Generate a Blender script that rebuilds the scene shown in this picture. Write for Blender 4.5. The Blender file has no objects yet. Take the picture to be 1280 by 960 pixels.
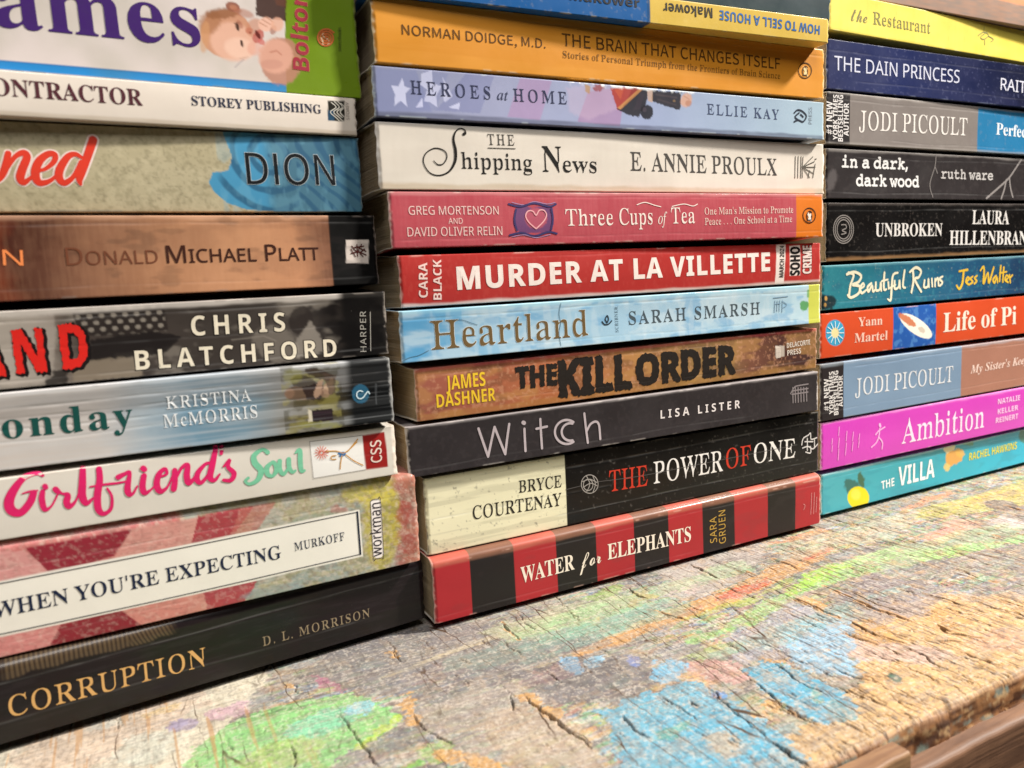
import bpy, math
import numpy as np
from mathutils import Matrix, Vector

MM = 0.001
scene = bpy.context.scene
COL = scene.collection

# ------------------------------------------------------------------ camera
CAM_POS, CAM_ROWS = ([-0.09128,-0.25283,0.12172],[[0.886813,-0.459407,-0.050074],[-0.104068,-0.092957,-0.990216],[0.450257,0.883348,-0.130246]])
cd = bpy.data.cameras.new('camera')
cd.sensor_width = 36.0
cd.lens = 27.0
cd.clip_start = 0.01
cd.clip_end = 60.0
cd.dof.use_dof = True
cd.dof.focus_distance = 0.305
cd.dof.aperture_fstop = 16.0
cam = bpy.data.objects.new('camera', cd)
COL.objects.link(cam)
rx, ry, rz = CAM_ROWS
cam.matrix_world = Matrix(((rx[0], -ry[0], -rz[0], CAM_POS[0]), (rx[1], -ry[1], -rz[1], CAM_POS[1]),
                           (rx[2], -ry[2], -rz[2], CAM_POS[2]), (0, 0, 0, 1)))
scene.camera = cam

# ------------------------------------------------------------------ light
world = bpy.data.worlds.new('World')
scene.world = world
world.use_nodes = True
bg = world.node_tree.nodes['Background']
bg.inputs[0].default_value = (1.0, 0.93, 0.86, 1)
bg.inputs[1].default_value = 0.02


def lamp(name, loc, target, size, watts, colour, size_y=None):
    ld = bpy.data.lights.new(name, 'AREA')
    ld.shape = 'RECTANGLE'
    ld.size = size
    ld.size_y = size_y or size
    ld.energy = watts
    ld.color = colour
    o = bpy.data.objects.new(name, ld)
    COL.objects.link(o)
    o.location = loc
    o.rotation_euler = (Vector(target) - Vector(loc)).to_track_quat('-Z', 'Y').to_euler()
    return o


lamp('key_lamp', (0.95, -0.37, 0.98), (0.10, 0, 0.10), 0.09, 42.0, (1.0, 0.94, 0.86))
lamp('fill_lamp', (-0.10, -0.66, 0.98), (0.08, 0, 0.08), 0.45, 7.4, (1.0, 0.96, 0.92))  # soft fill added in front, evens the light on the spines

scene.view_settings.view_transform = 'Standard'
scene.view_settings.look = 'None'
scene.view_settings.exposure = 0.0
scene.view_settings.gamma = 1.0
scene.render.engine = 'CYCLES'
scene.cycles.max_bounces = 6

# ------------------------------------------------------------------ helpers


def lin(h):
    c = np.array([int(h[i:i + 2], 16) / 255.0 for i in (0, 2, 4)])
    return np.where(c <= 0.04045, c / 12.92, ((c + 0.055) / 1.055) ** 2.4)


def _h(ix, iy, seed):
    n = (ix.astype(np.int64) * 374761393 + iy.astype(np.int64) * 668265263 + seed * 1442695041) & 0x7fffffff
    n = ((n ^ (n >> 13)) * 1274126177) & 0x7fffffff
    n = n ^ (n >> 16)
    return (n & 0xffff) / 65535.0


def vnoise(x, y, seed=0):
    ix = np.floor(x)
    iy = np.floor(y)
    fx = x - ix
    fy = y - iy
    fx = fx * fx * (3 - 2 * fx)
    fy = fy * fy * (3 - 2 * fy)
    a = _h(ix, iy, seed)
    b = _h(ix + 1, iy, seed)
    c = _h(ix, iy + 1, seed)
    d = _h(ix + 1, iy + 1, seed)
    return (a * (1 - fx) + b * fx) * (1 - fy) + (c * (1 - fx) + d * fx) * fy


def fbm(x, y, seed=0, octaves=4):
    s = np.zeros_like(x)
    amp = 0.5
    tot = 0
    for i in range(octaves):
        s += amp * vnoise(x * 2 ** i + 17.3 * i, y * 2 ** i - 9.1 * i, seed + i * 31)
        tot += amp
        amp *= 0.5
    return s / tot


def sstep(a, b, x):
    t = np.clip((x - a) / (b - a + 1e-12), 0, 1)
    return t * t * (3 - 2 * t)


def sdist_poly(pts, X, Y):
    """signed distance to a polygon, negative inside"""
    P = np.array(pts, float)
    Q = np.roll(P, -1, 0)
    d = np.full(X.shape, 1e9)
    ins = np.zeros(X.shape, bool)
    for (x0, y0), (x1, y1) in zip(P, Q):
        ex, ey = x1 - x0, y1 - y0
        L = ex * ex + ey * ey + 1e-12
        t = np.clip(((X - x0) * ex + (Y - y0) * ey) / L, 0, 1)
        d = np.minimum(d, np.hypot(X - x0 - t * ex, Y - y0 - t * ey))
        if y0 != y1:
            c = ((y0 > Y) != (y1 > Y)) & (X < (x1 - x0) * (Y - y0) / (y1 - y0) + x0)
            ins ^= c
    return np.where(ins, -d, d)


def dist_line(pts, X, Y):
    d = np.full(X.shape, 1e9)
    for (x0, y0), (x1, y1) in zip(pts[:-1], pts[1:]):
        ex, ey = x1 - x0, y1 - y0
        L = ex * ex + ey * ey + 1e-12
        t = np.clip(((X - x0) * ex + (Y - y0) * ey) / L, 0, 1)
        d = np.minimum(d, np.hypot(X - x0 - t * ex, Y - y0 - t * ey))
    return d


def mesh_obj(name, verts, faces, mats, parent=None, midx=None, smooth=True, colours=None):
    """one mesh object; faces is a list of lists or an (n,4) array"""
    me = bpy.data.meshes.new(name)
    verts = np.asarray(verts, np.float32)
    if isinstance(faces, np.ndarray):
        nf = len(faces)
        me.vertices.add(len(verts))
        me.vertices.foreach_set('co', verts.ravel())
        me.loops.add(nf * 4)
        me.loops.foreach_set('vertex_index', faces.astype(np.int32).ravel())
        me.polygons.add(nf)
        me.polygons.foreach_set('loop_start', np.arange(0, nf * 4, 4, dtype=np.int32))
        if midx is not None:
            me.polygons.foreach_set('material_index', np.asarray(midx, np.int32))
        me.update(calc_edges=True)
        me.validate()
    else:
        me.from_pydata(verts.tolist(), [], faces)
        if midx is not None:
            me.polygons.foreach_set('material_index', np.asarray(midx, np.int32))
    me.polygons.foreach_set('use_smooth', np.full(len(me.polygons), smooth))
    if colours is not None:
        at = me.attributes.new('art', 'FLOAT_COLOR', 'POINT')
        c = np.ones((len(verts), 4), np.float32)
        c[:, :3] = colours
        at.data.foreach_set('color', c.ravel())
    for m in mats:
        me.materials.append(m)
    o = bpy.data.objects.new(name, me)
    COL.objects.link(o)
    if parent:
        o.parent = parent
    return o


# ------------------------------------------------------------------ materials


def new_mat(name):
    m = bpy.data.materials.new(name)
    m.use_nodes = True
    nt = m.node_tree
    return m, nt, nt.nodes['Principled BSDF']


def noise_node(nt, scale, detail=4.0, rough=0.6, stretch=None):
    tc = nt.nodes.new('ShaderNodeTexCoord')
    mp = nt.nodes.new('ShaderNodeMapping')
    if stretch:
        mp.inputs['Scale'].default_value = stretch
    nt.links.new(tc.outputs['Object'], mp.inputs['Vector'])
    n = nt.nodes.new('ShaderNodeTexNoise')
    n.inputs['Scale'].default_value = scale
    n.inputs['Detail'].default_value = detail
    n.inputs['Roughness'].default_value = rough
    nt.links.new(mp.outputs['Vector'], n.inputs['Vector'])
    return n


def mix_rgb(nt, mode, fac, a, b):
    mx = nt.nodes.new('ShaderNodeMix')
    mx.data_type = 'RGBA'
    mx.blend_type = mode
    for sock, v in ((mx.inputs[0], fac), (mx.inputs[6], a), (mx.inputs[7], b)):
        if isinstance(v, bpy.types.NodeSocket):
            nt.links.new(v, sock)
        else:
            sock.default_value = v
    return mx.outputs[2]


def ramp(nt, src, p0, p1, c0=(0, 0, 0, 1), c1=(1, 1, 1, 1)):
    r = nt.nodes.new('ShaderNodeValToRGB')
    r.color_ramp.elements[0].position = p0
    r.color_ramp.elements[1].position = p1
    r.color_ramp.elements[0].color = c0
    r.color_ramp.elements[1].color = c1
    nt.links.new(src, r.inputs[0])
    return r.outputs[0]


def cover_material(name, rough, coat, bump):
    m, nt, b = new_mat(name)
    at = nt.nodes.new('ShaderNodeAttribute')
    at.attribute_name = 'art'
    n1 = noise_node(nt, 900, 5, 0.65)
    n2 = noise_node(nt, 45, 4, 0.6)
    c = mix_rgb(nt, 'MULTIPLY', 1.0, at.outputs['Color'], ramp(nt, n2.outputs[0], 0.3, 0.7, (0.95, 0.95, 0.95, 1), (1.02, 1.02, 1.02, 1)))
    sp = ramp(nt, n1.outputs[0], 0.70, 0.76, (0, 0, 0, 1), (0.16, 0.16, 0.16, 1))
    c = mix_rgb(nt, 'MIX', sp, c, (0.42, 0.39, 0.36, 1))
    nt.links.new(c, b.inputs['Base Color'])
    r = ramp(nt, n2.outputs[0], 0.3, 0.75, (rough - 0.06,) * 3 + (1,), (rough + 0.14,) * 3 + (1,))
    nt.links.new(r, b.inputs['Roughness'])
    b.inputs['Coat Weight'].default_value = coat
    b.inputs['Coat Roughness'].default_value = 0.13
    b.inputs['Specular IOR Level'].default_value = 0.24
    bp = nt.nodes.new('ShaderNodeBump')
    bp.inputs['Strength'].default_value = bump
    bp.inputs['Distance'].default_value = 0.0006
    wv = noise_node(nt, 85, 4, 0.5)
    nt.links.new(wv.outputs[0], bp.inputs['Height'])
    nt.links.new(bp.outputs[0], b.inputs['Normal'])
    return m


COVER = {'gloss': cover_material('glossy_cover', 0.32, 0.25, 0.13),
         'satin': cover_material('satin_cover', 0.42, 0.10, 0.13),
         'matte': cover_material('matte_cover', 0.52, 0.0, 0.12)}

_ink = {}


def ink(col):
    if col not in _ink:
        m, nt, b = new_mat('printed_ink')
        c = lin(col)
        n = noise_node(nt, 420, 5, 0.7)
        cc = mix_rgb(nt, 'MIX', ramp(nt, n.outputs[0], 0.35, 0.75), (*c, 1), (*(c * 0.85 + 0.006), 1))
        nt.links.new(cc, b.inputs['Base Color'])
        b.inputs['Roughness'].default_value = 0.5
        b.inputs['Specular IOR Level'].default_value = 0.2
        _ink[col] = m
    return _ink[col]


def page_material():
    m, nt, b = new_mat('book_pages')
    n = noise_node(nt, 30, 5, 0.7, (0.15, 0.15, 60))
    c = ramp(nt, n.outputs[0], 0.32, 0.68, (0.34, 0.25, 0.15, 1), (0.58, 0.48, 0.33, 1))
    nt.links.new(c, b.inputs['Base Color'])
    b.inputs['Roughness'].default_value = 0.9
    bp = nt.nodes.new('ShaderNodeBump')
    bp.inputs['Strength'].default_value = 0.6
    bp.inputs['Distance'].default_value = 0.0005
    nt.links.new(n.outputs[0], bp.inputs['Height'])
    nt.links.new(bp.outputs[0], b.inputs['Normal'])
    return m


PAGES = page_material()
m_inner, nt, b = new_mat('cover_card')
n = noise_node(nt, 300, 4)
nt.links.new(ramp(nt, n.outputs[0], 0.3, 0.7, (0.55, 0.50, 0.42, 1), (0.72, 0.68, 0.60, 1)), b.inputs['Base Color'])
b.inputs['Roughness'].default_value = 0.85
CARD = m_inner

# ------------------------------------------------------------------ lettering outlines (advance, then each closed outline as a first point and steps, in 1/500 em)
FONTS = {
'sb':(0.4906,{
' ':[138],
'A':[345,[-7,0,0,14,14,3,12,7,10,13,134,331,14,0,138,-324,10,-17,11,-9,14,-4,0,-14,-169,0,0,14,24,3,14,7,5,12,-2,11,-22,58,-118,0,-20,-49,-3,-18,10,-18,32,-6,0,-14],[90,127,101,0,-51,125]],
'B':[350,[13,0,0,14,22,3,14,8,8,16,2,24,0,227,-4,34,-6,10,-9,6,-12,4,-16,1,0,13,162,0,50,-3,39,-10,15,-8,13,-9,10,-11,7,-12,4,-14,1,-16,-1,-17,-6,-16,-9,-14,-12,-12,-16,-9,-19,-8,-23,-6,24,-5,39,-17,15,-10,11,-12,8,-14,5,-16,2,-17,-2,-19,-4,-17,-8,-15,-10,-14,-27,-20,-15,-7,-35,-9,-42,-3],[144,199,30,2,20,5,14,9,10,14,5,19,2,25,-1,22,-4,18,-7,13,-17,13,-25,4,-15,-2,-8,-5,-3,-10,-1,-17],[175,19,21,2,16,7,12,11,10,25,4,37,-1,21,-4,17,-6,14,-8,11,-11,8,-14,6,-17,3,-33,2,0,-131,2,-16,5,-10,9,-5]],
'C':[370,[203,-8,-34,2,-16,4,-30,10,-30,18,-14,12,-25,28,-17,31,-6,15,-8,33,-2,53,6,34,4,16,13,29,22,31,28,25,16,11,29,13,32,8,49,2,33,-6,45,-16,8,-1,16,6,9,18,14,0,0,-124,-13,0,-17,36,-10,16,-23,26,-17,12,-17,9,-19,6,-19,1,-16,-1,-26,-9,-22,-19,-16,-29,-10,-38,-4,-23,-2,-78,6,-44,5,-19,15,-31,10,-13,11,-10,26,-13,16,-3,33,0,31,8,31,17,15,11,26,28,15,-14,-24,-28,-13,-12,-28,-19,-32,-12,-17,-4]],
'D':[392,[16,0,0,14,21,3,13,6,6,14,2,22,0,237,-2,26,-8,15,-14,7,-22,3,0,13,163,0,40,-2,36,-7,31,-12,14,-7,24,-19,22,-26,16,-30,9,-36,3,-41,-3,-42,-9,-37,-15,-31,-20,-25,-27,-20,-16,-7,-17,-7,-38,-8,-44,-3],[176,19,19,2,18,5,15,8,14,11,10,14,13,27,8,33,4,62,-3,49,-3,22,-11,36,-8,14,-20,23,-12,7,-28,9,-16,1,-16,-1,-10,-6,-5,-12,-1,-19,0,-247,1,-19,5,-11,9,-6]],
'E':[349,[11,0,0,13,24,3,14,7,8,15,2,24,0,230,-2,28,-8,16,-14,8,-22,3,0,13,302,0,0,-107,-12,0,-4,23,-8,19,-9,15,-13,11,-12,7,-32,9,-42,3,-25,-2,-7,-3,-4,-6,-3,-22,0,-113,31,2,17,6,13,11,14,24,9,36,13,0,0,-180,-14,0,-6,37,-5,13,-11,16,-15,10,-19,5,-27,2,0,-123,2,-16,6,-9,11,-5,38,-1,47,9,17,7,15,9,13,12,12,15,20,39,15,0,-22,-113]],
'G':[401,[212,-8,-54,6,-32,10,-31,18,-14,11,-25,28,-18,31,-10,31,-4,17,-2,55,6,34,4,16,13,29,22,31,27,25,16,10,29,13,31,8,16,2,34,0,35,-6,51,-16,8,1,7,4,10,18,15,0,0,-125,-14,0,-21,44,-22,27,-29,23,-16,7,-16,5,-32,0,-27,-9,-21,-19,-16,-29,-11,-37,-5,-48,0,-47,6,-53,8,-29,12,-25,12,-15,13,-12,15,-9,17,-5,19,-2,25,3,16,9,9,14,3,20,0,45,-3,21,-8,13,-16,6,-26,3,0,13,178,0,0,-13,-22,-3,-13,-6,-6,-13,-2,-21,0,-78,-31,-12,-32,-9,-31,-7]],
'H':[414,[12,0,0,14,23,3,14,8,8,15,2,24,0,235,-3,22,-7,14,-14,8,-22,4,0,13,178,0,0,-13,-30,-6,-8,-5,-5,-8,-4,-29,0,-101,126,0,0,101,-3,29,-5,8,-9,5,-30,6,0,13,178,0,0,-13,-23,-4,-14,-8,-7,-13,-2,-39,0,-219,3,-23,7,-15,13,-9,23,-3,0,-14,-178,0,0,14,23,3,14,7,8,15,2,25,0,111,-18,0,-108,0,0,-111,2,-24,7,-15,15,-8,23,-3,0,-14]],
'I':[206,[11,0,0,14,22,4,15,7,9,13,2,21,0,33,0,214,-2,20,-7,12,-15,6,-24,3,0,13,182,0,0,-13,-23,-3,-15,-6,-8,-12,-3,-20,0,-245,4,-26,6,-8,9,-6,31,-7,0,-14]],
'K':[404,[13,0,0,14,23,3,14,8,7,15,2,24,0,235,-2,22,-7,14,-14,8,-23,4,0,13,179,0,0,-13,-30,-6,-9,-5,-5,-8,-4,-29,0,-114,110,110,16,20,6,16,-5,9,-16,5,-25,2,0,13,154,0,0,-13,-20,-2,-14,-3,-30,-15,-15,-12,-33,-30,-58,-60,152,-188,19,-17,11,-4,14,-2,0,-14,-188,0,0,14,27,1,13,6,2,6,-4,10,-102,132,-14,-12,0,-93,3,-24,7,-15,14,-8,24,-3,0,-14]],
'L':[337,[12,0,0,14,23,3,14,8,8,15,2,24,0,235,-3,23,-7,14,-14,7,-22,4,0,13,185,0,0,-13,-33,-4,-10,-5,-7,-9,-3,-12,-1,-252,3,-28,4,-8,7,-4,11,-3,51,2,29,7,16,8,15,11,12,13,17,26,14,33,15,0,-20,-122]],
'M':[501,[11,0,0,14,23,3,15,8,8,14,2,24,0,255,-3,11,-6,7,-8,6,-30,5,0,13,134,0,105,-247,104,247,133,0,0,-13,-22,-4,-13,-8,-8,-14,-2,-22,1,-251,3,-14,5,-10,8,-6,27,-4,0,-14,-174,0,0,14,29,6,8,6,6,9,3,13,0,267,-131,-315,-15,0,-130,307,0,-244,3,-25,9,-15,15,-7,24,-2,0,-14]],
'N':[390,[319,-8,-235,285,0,-215,3,-23,7,-15,14,-7,24,-3,0,-14,-118,0,0,14,29,4,8,6,5,9,4,29,0,49,0,196,-31,35,-15,5,0,13,110,0,185,-227,-1,182,-3,12,-5,9,-8,5,-30,6,0,13,117,0,0,-13,-23,-4,-14,-7,-6,-15,-3,-23,0,-306]],
'O':[415,[206,-8,-38,3,-35,11,-31,17,-27,23,-23,27,-16,33,-11,36,-3,38,3,38,11,36,16,32,23,28,28,23,32,17,36,11,39,3,38,-3,34,-11,32,-16,27,-23,22,-27,17,-33,10,-36,4,-39,-4,-38,-10,-36,-17,-33,-23,-27,-27,-23,-32,-17,-36,-11],[209,10,15,1,25,9,20,19,8,13,13,33,4,20,5,48,1,27,-2,39,-4,35,-8,29,-11,24,-11,16,-12,12,-14,9,-16,5,-17,1,-14,-1,-25,-9,-20,-19,-9,-13,-12,-33,-5,-20,-5,-48,0,-27,1,-39,5,-34,8,-30,11,-24,11,-16,12,-12,14,-8,16,-6]],
'P':[330,[12,0,0,14,23,3,14,8,8,15,2,24,0,235,-3,22,-7,14,-14,8,-22,4,0,13,156,0,58,-3,38,-9,17,-9,14,-11,12,-14,9,-15,5,-17,1,-20,-1,-17,-4,-16,-7,-14,-9,-14,-24,-20,-30,-12,-36,-6,-68,-1,0,-98,2,-24,7,-15,15,-8,23,-3,0,-14],[144,182,39,2,18,6,14,10,9,14,5,21,2,25,-2,25,-4,21,-8,15,-11,11,-15,7,-20,2,-13,-2,-9,-4,-4,-8]],
'R':[374,[12,0,0,14,23,3,14,8,8,15,2,24,0,235,-3,22,-7,14,-14,8,-22,4,0,13,159,0,42,-2,51,-10,25,-11,15,-11,11,-12,7,-15,5,-16,2,-19,-2,-17,-5,-17,-8,-14,-12,-12,-14,-11,-19,-9,-21,-7,101,-149,8,-8,8,-5,14,-1,0,-14,-112,0,-109,168,-15,0,0,-104,2,-24,7,-15,15,-8,23,-3,0,-14],[144,185,36,1,17,4,13,6,11,8,8,11,6,14,5,36,-2,24,-5,18,-9,15,-12,11,-16,6,-19,2,-17,-2,-10,-5,-5,-11]],
'S':[308,[34,-8,0,133,15,0,13,-42,16,-31,10,-13,14,-12,16,-8,18,-6,20,-1,18,2,16,5,13,9,13,19,4,24,-2,16,-8,15,-14,13,-101,55,-25,19,-19,24,-6,15,-4,17,-2,17,2,21,4,19,8,16,10,15,13,12,15,10,17,8,18,4,37,1,74,-16,11,4,5,12,15,0,0,-116,-13,0,-14,37,-20,29,-25,21,-21,9,-22,4,-24,-4,-19,-11,-12,-16,-3,-20,3,-19,10,-16,11,-9,30,-18,71,-34,31,-21,15,-17,11,-18,5,-21,2,-23,-2,-22,-5,-19,-9,-18,-12,-16,-16,-13,-18,-11,-32,-10,-38,-4,-27,2,-58,16,-12,-4,-7,-14]],
'T':[335,[73,0,0,14,24,2,15,8,8,16,3,24,0,278,-25,-1,-18,-4,-15,-8,-13,-10,-11,-13,-9,-16,-6,-18,-3,-21,-15,0,0,109,316,0,0,-109,-13,0,-3,21,-6,19,-9,16,-11,13,-14,10,-16,7,-18,4,-26,1,0,-278,3,-25,7,-15,16,-8,25,-2,0,-14]],
'U':[389,[196,-10,-44,4,-36,10,-26,19,-18,25,-11,34,-2,19,-1,198,-3,22,-7,14,-14,8,-22,4,0,13,178,0,0,-13,-30,-6,-9,-5,-5,-8,-2,-12,0,-227,3,-19,6,-16,8,-13,14,-13,19,-8,23,-2,20,1,17,4,15,7,12,9,11,12,8,15,5,17,4,20,1,196,-2,22,-8,14,-15,8,-25,4,0,13,115,0,0,-13,-21,-5,-12,-9,-6,-14,-2,-20,-1,-178,-5,-40,-11,-31,-17,-25,-12,-10,-14,-9,-35,-12]],
'W':[483,[135,-8,-110,319,-13,27,-10,6,-14,3,0,13,155,0,0,-13,-15,-2,-10,-4,-5,-6,-2,-11,1,-13,64,-190,62,158,-18,52,-9,9,-12,4,-18,3,0,13,166,0,0,-13,-27,-6,-9,-16,4,-20,60,-174,52,161,7,29,-2,12,-7,7,-11,5,-16,2,0,13,95,0,0,-13,-13,-5,-10,-9,-15,-33,-102,-308,-15,0,-88,252,-100,-252]],
'Y':[337,[80,0,0,14,23,3,14,8,8,15,2,24,0,77,-104,187,-12,11,-22,7,0,14,175,0,0,-14,-22,-1,-10,-3,-7,-6,-2,-7,7,-19,66,-132,67,111,10,19,3,14,-10,18,-33,6,0,14,114,0,0,-14,-13,-3,-11,-7,-20,-26,-91,-149,0,-97,2,-24,7,-15,15,-8,23,-3,0,-14]],
'a':[272,[201,-8,-22,4,-15,12,-6,20,-30,-22,-17,-7,-17,-5,-19,-1,-24,4,-19,12,-12,18,-4,23,2,17,6,15,11,13,26,19,26,12,70,24,0,41,-2,19,-7,13,-13,8,-18,3,-26,-5,-9,-12,13,-25,2,-9,-2,-13,-8,-10,-12,-7,-14,-2,-15,2,-11,8,-7,11,-2,15,3,17,10,16,15,13,21,10,16,5,18,3,40,0,35,-7,13,-6,11,-7,10,-12,8,-15,4,-17,3,-156,3,-3,5,-1,12,6,7,-11,-13,-13,-15,-10,-15,-5],[119,27,19,5,19,18,0,84,-23,-8,-18,-10,-12,-14,-8,-16,-3,-20,3,-22,9,-13]],
'c':[232,[123,-8,-19,2,-19,5,-17,9,-15,13,-13,15,-10,18,-11,30,-4,34,1,19,9,35,7,15,19,27,11,11,28,17,15,6,33,4,24,-2,20,-5,16,-9,16,-19,5,-23,-2,-14,-6,-10,-11,-6,-13,-3,-18,4,-10,13,-4,20,1,17,-5,15,-17,5,-14,-3,-11,-7,-9,-12,-6,-17,-4,-21,-1,-49,7,-37,12,-29,15,-16,18,-10,20,-4,19,3,18,9,17,15,10,-9,-24,-28,-29,-18,-32,-9]],
'd':[293,[110,-8,-17,2,-17,5,-15,9,-13,12,-11,15,-9,18,-10,30,-3,33,4,39,9,33,10,19,12,15,14,13,16,9,17,6,18,2,18,-2,16,-6,15,-9,12,-14,0,96,-2,14,-6,9,-12,5,-17,2,0,13,113,0,1,-317,4,-11,8,-6,14,-4,0,-14,-47,-4,-56,-12,0,39,-12,-17,-15,-12,-18,-8],[135,22,13,3,12,8,10,12,6,15,0,131,-4,12,-9,10,-12,7,-13,2,-22,-6,-13,-18,-8,-32,-2,-45,2,-44,7,-31,13,-18]],
'e':[238,[122,-8,-20,2,-18,5,-17,9,-15,13,-12,15,-17,34,-7,35,-1,19,4,35,4,16,17,33,13,15,16,12,17,9,18,6,20,2,22,-2,19,-6,17,-9,15,-14,9,-13,13,-32,3,-18,2,-27,-132,0,2,-26,4,-22,7,-18,9,-14,12,-10,15,-6,17,-2,15,3,14,6,14,11,12,15,12,-11,-11,-17,-27,-27,-15,-9,-16,-7],[92,152,67,0,-3,55,-3,12,-10,12,-16,4,-12,-3,-10,-9,-7,-15,-5,-21]],
'f':[169,[12,0,0,13,19,4,8,11,2,30,0,161,-28,0,0,26,28,0,2,54,5,18,8,15,11,12,14,10,16,8,19,4,22,1,20,-1,18,-5,14,-9,13,-16,5,-20,-2,-15,-7,-11,-10,-7,-12,-2,-13,2,-9,6,-7,9,-2,11,2,11,8,20,-3,8,-11,2,-13,-2,-8,-8,-3,-13,-1,-19,0,-63,44,0,0,-26,-44,0,0,-167,2,-20,6,-12,12,-5,21,-2,0,-13]],
'h':[301,[14,0,0,13,13,2,9,5,4,10,1,14,0,271,-1,15,-4,9,-8,6,-13,3,0,12,102,0,0,-149,12,15,14,11,15,8,17,5,17,2,21,-3,18,-7,13,-11,10,-17,5,-21,2,-26,2,-137,4,-10,7,-5,13,-2,0,-13,-127,0,0,13,20,8,6,23,-1,146,-4,14,-8,8,-13,3,-16,-4,-14,-9,-13,-16,1,-156,4,-10,7,-5,13,-2,0,-13]],
'i':[157,[80,286,-16,3,-13,9,-8,12,-3,16,3,16,8,13,13,8,16,3,15,-3,13,-8,9,-13,2,-16,-2,-16,-9,-12,-13,-9],[14,0,0,13,14,2,8,5,4,9,1,15,-1,171,-3,10,-8,5,-13,2,0,13,101,0,2,-215,3,-9,8,-6,12,-2,0,-13]],
'l':[158,[14,0,0,13,14,2,8,5,4,9,1,15,-1,285,-3,10,-7,6,-14,2,0,13,101,0,0,-316,2,-14,3,-9,8,-6,12,-2,0,-13]],
'm':[438,[14,0,0,13,13,2,9,5,4,10,1,14,-1,170,-4,10,-8,6,-13,3,0,12,101,0,0,-36,12,15,14,12,14,9,15,5,16,2,20,-2,17,-6,13,-9,10,-12,6,-16,13,16,14,12,16,9,16,6,18,2,21,-3,17,-7,13,-11,10,-17,5,-21,3,-163,4,-10,8,-5,13,-2,0,-13,-126,0,0,13,13,2,8,6,4,9,1,14,-1,146,-4,14,-7,8,-14,3,-15,-3,-14,-10,-13,-15,2,-157,4,-9,7,-6,12,-2,0,-13,-123,0,0,13,12,2,8,6,4,9,1,14,-1,146,-4,14,-7,8,-13,3,-16,-4,-14,-9,-12,-16,1,-156,4,-9,7,-6,12,-2,0,-13]],
'n':[301,[14,0,0,13,13,2,9,5,4,10,1,14,-1,170,-4,10,-8,6,-13,3,0,12,102,0,0,-34,12,15,14,11,15,8,16,5,18,2,21,-3,18,-7,13,-11,10,-17,5,-21,2,-26,2,-137,4,-10,7,-5,13,-2,0,-13,-127,0,0,13,20,8,6,23,-1,146,-4,14,-8,8,-13,3,-16,-4,-14,-9,-13,-16,1,-156,4,-10,7,-5,13,-2,0,-13]],
'o':[266,[133,-8,-33,4,-15,6,-14,7,-16,13,-14,15,-18,34,-7,33,-1,18,4,35,4,17,18,33,14,15,16,13,14,7,15,6,33,4,22,-2,20,-6,19,-9,16,-12,14,-15,11,-18,7,-16,5,-16,4,-36,-4,-36,-5,-17,-18,-33,-14,-15,-16,-13,-18,-9,-21,-5],[133,9,19,5,13,17,7,33,2,58,-2,48,-2,18,-6,26,-12,17,-19,5,-19,-5,-13,-17,-7,-44,-2,-48,3,-57,6,-34,13,-17]],
'r':[227,[14,0,0,13,14,2,8,5,4,9,1,15,-1,172,-3,9,-8,5,-13,2,0,13,99,0,0,-46,21,29,12,10,18,10,18,4,20,-3,14,-9,8,-13,3,-17,-2,-14,-7,-11,-11,-7,-13,-2,-12,1,-9,5,-18,21,-8,2,-11,-3,-10,-11,-8,-17,-2,-22,0,-108,2,-15,6,-9,11,-5,19,-2,0,-13]],
's':[228,[119,-8,-15,1,-46,14,-11,-4,-7,-10,-12,0,0,90,14,0,6,-20,9,-18,11,-14,21,-15,22,-4,17,2,13,7,8,11,3,14,-7,21,-22,16,-55,29,-25,22,-10,19,-4,21,3,21,7,19,12,16,12,10,14,7,16,4,19,1,19,-2,37,-9,8,3,6,8,11,0,0,-77,-12,0,-7,18,-8,14,-11,12,-17,11,-20,4,-15,-2,-11,-6,-7,-9,-2,-12,2,-12,6,-9,10,-9,67,-34,13,-10,10,-11,9,-20,3,-25,-1,-18,-4,-16,-8,-15,-10,-12,-12,-9,-14,-7,-17,-5]],
't':[181,[98,-7,-20,1,-15,6,-11,8,-8,13,-4,16,-2,19,0,164,-22,0,0,17,54,55,32,43,12,0,0,-90,50,0,0,-25,-50,0,1,-170,3,-10,6,-6,9,-2,17,7,13,20,13,-7,-9,-18,-11,-15,-12,-12,-14,-8,-15,-5]],
'y':[237,[41,-111,-18,3,-15,9,-10,14,-3,19,2,13,7,11,10,8,14,3,13,-2,9,-6,7,-9,1,-21,3,-7,7,-2,10,5,19,25,14,44,-87,213,-12,18,-6,4,-10,1,0,13,132,0,0,-13,-21,-3,-4,-4,-1,-11,45,-120,35,97,6,20,-2,13,-5,5,-21,3,0,13,77,0,0,-13,-10,-2,-8,-8,-7,-13,-84,-228,-17,-42,-9,-15,-13,-17,-14,-10,-15,-6]],
}),
'sB':(0.5506,{
' ':[131],
'#':[326,[57,0,19,105,-63,0,0,34,70,0,16,81,-68,0,0,33,74,0,20,107,36,0,-20,-107,73,0,20,107,35,0,-20,-107,64,0,0,-33,-71,0,-16,-81,69,0,0,-34,-75,0,-21,-105,-36,0,21,105,-72,0,-20,-105],[118,139,73,0,15,81,-72,0]],
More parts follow.
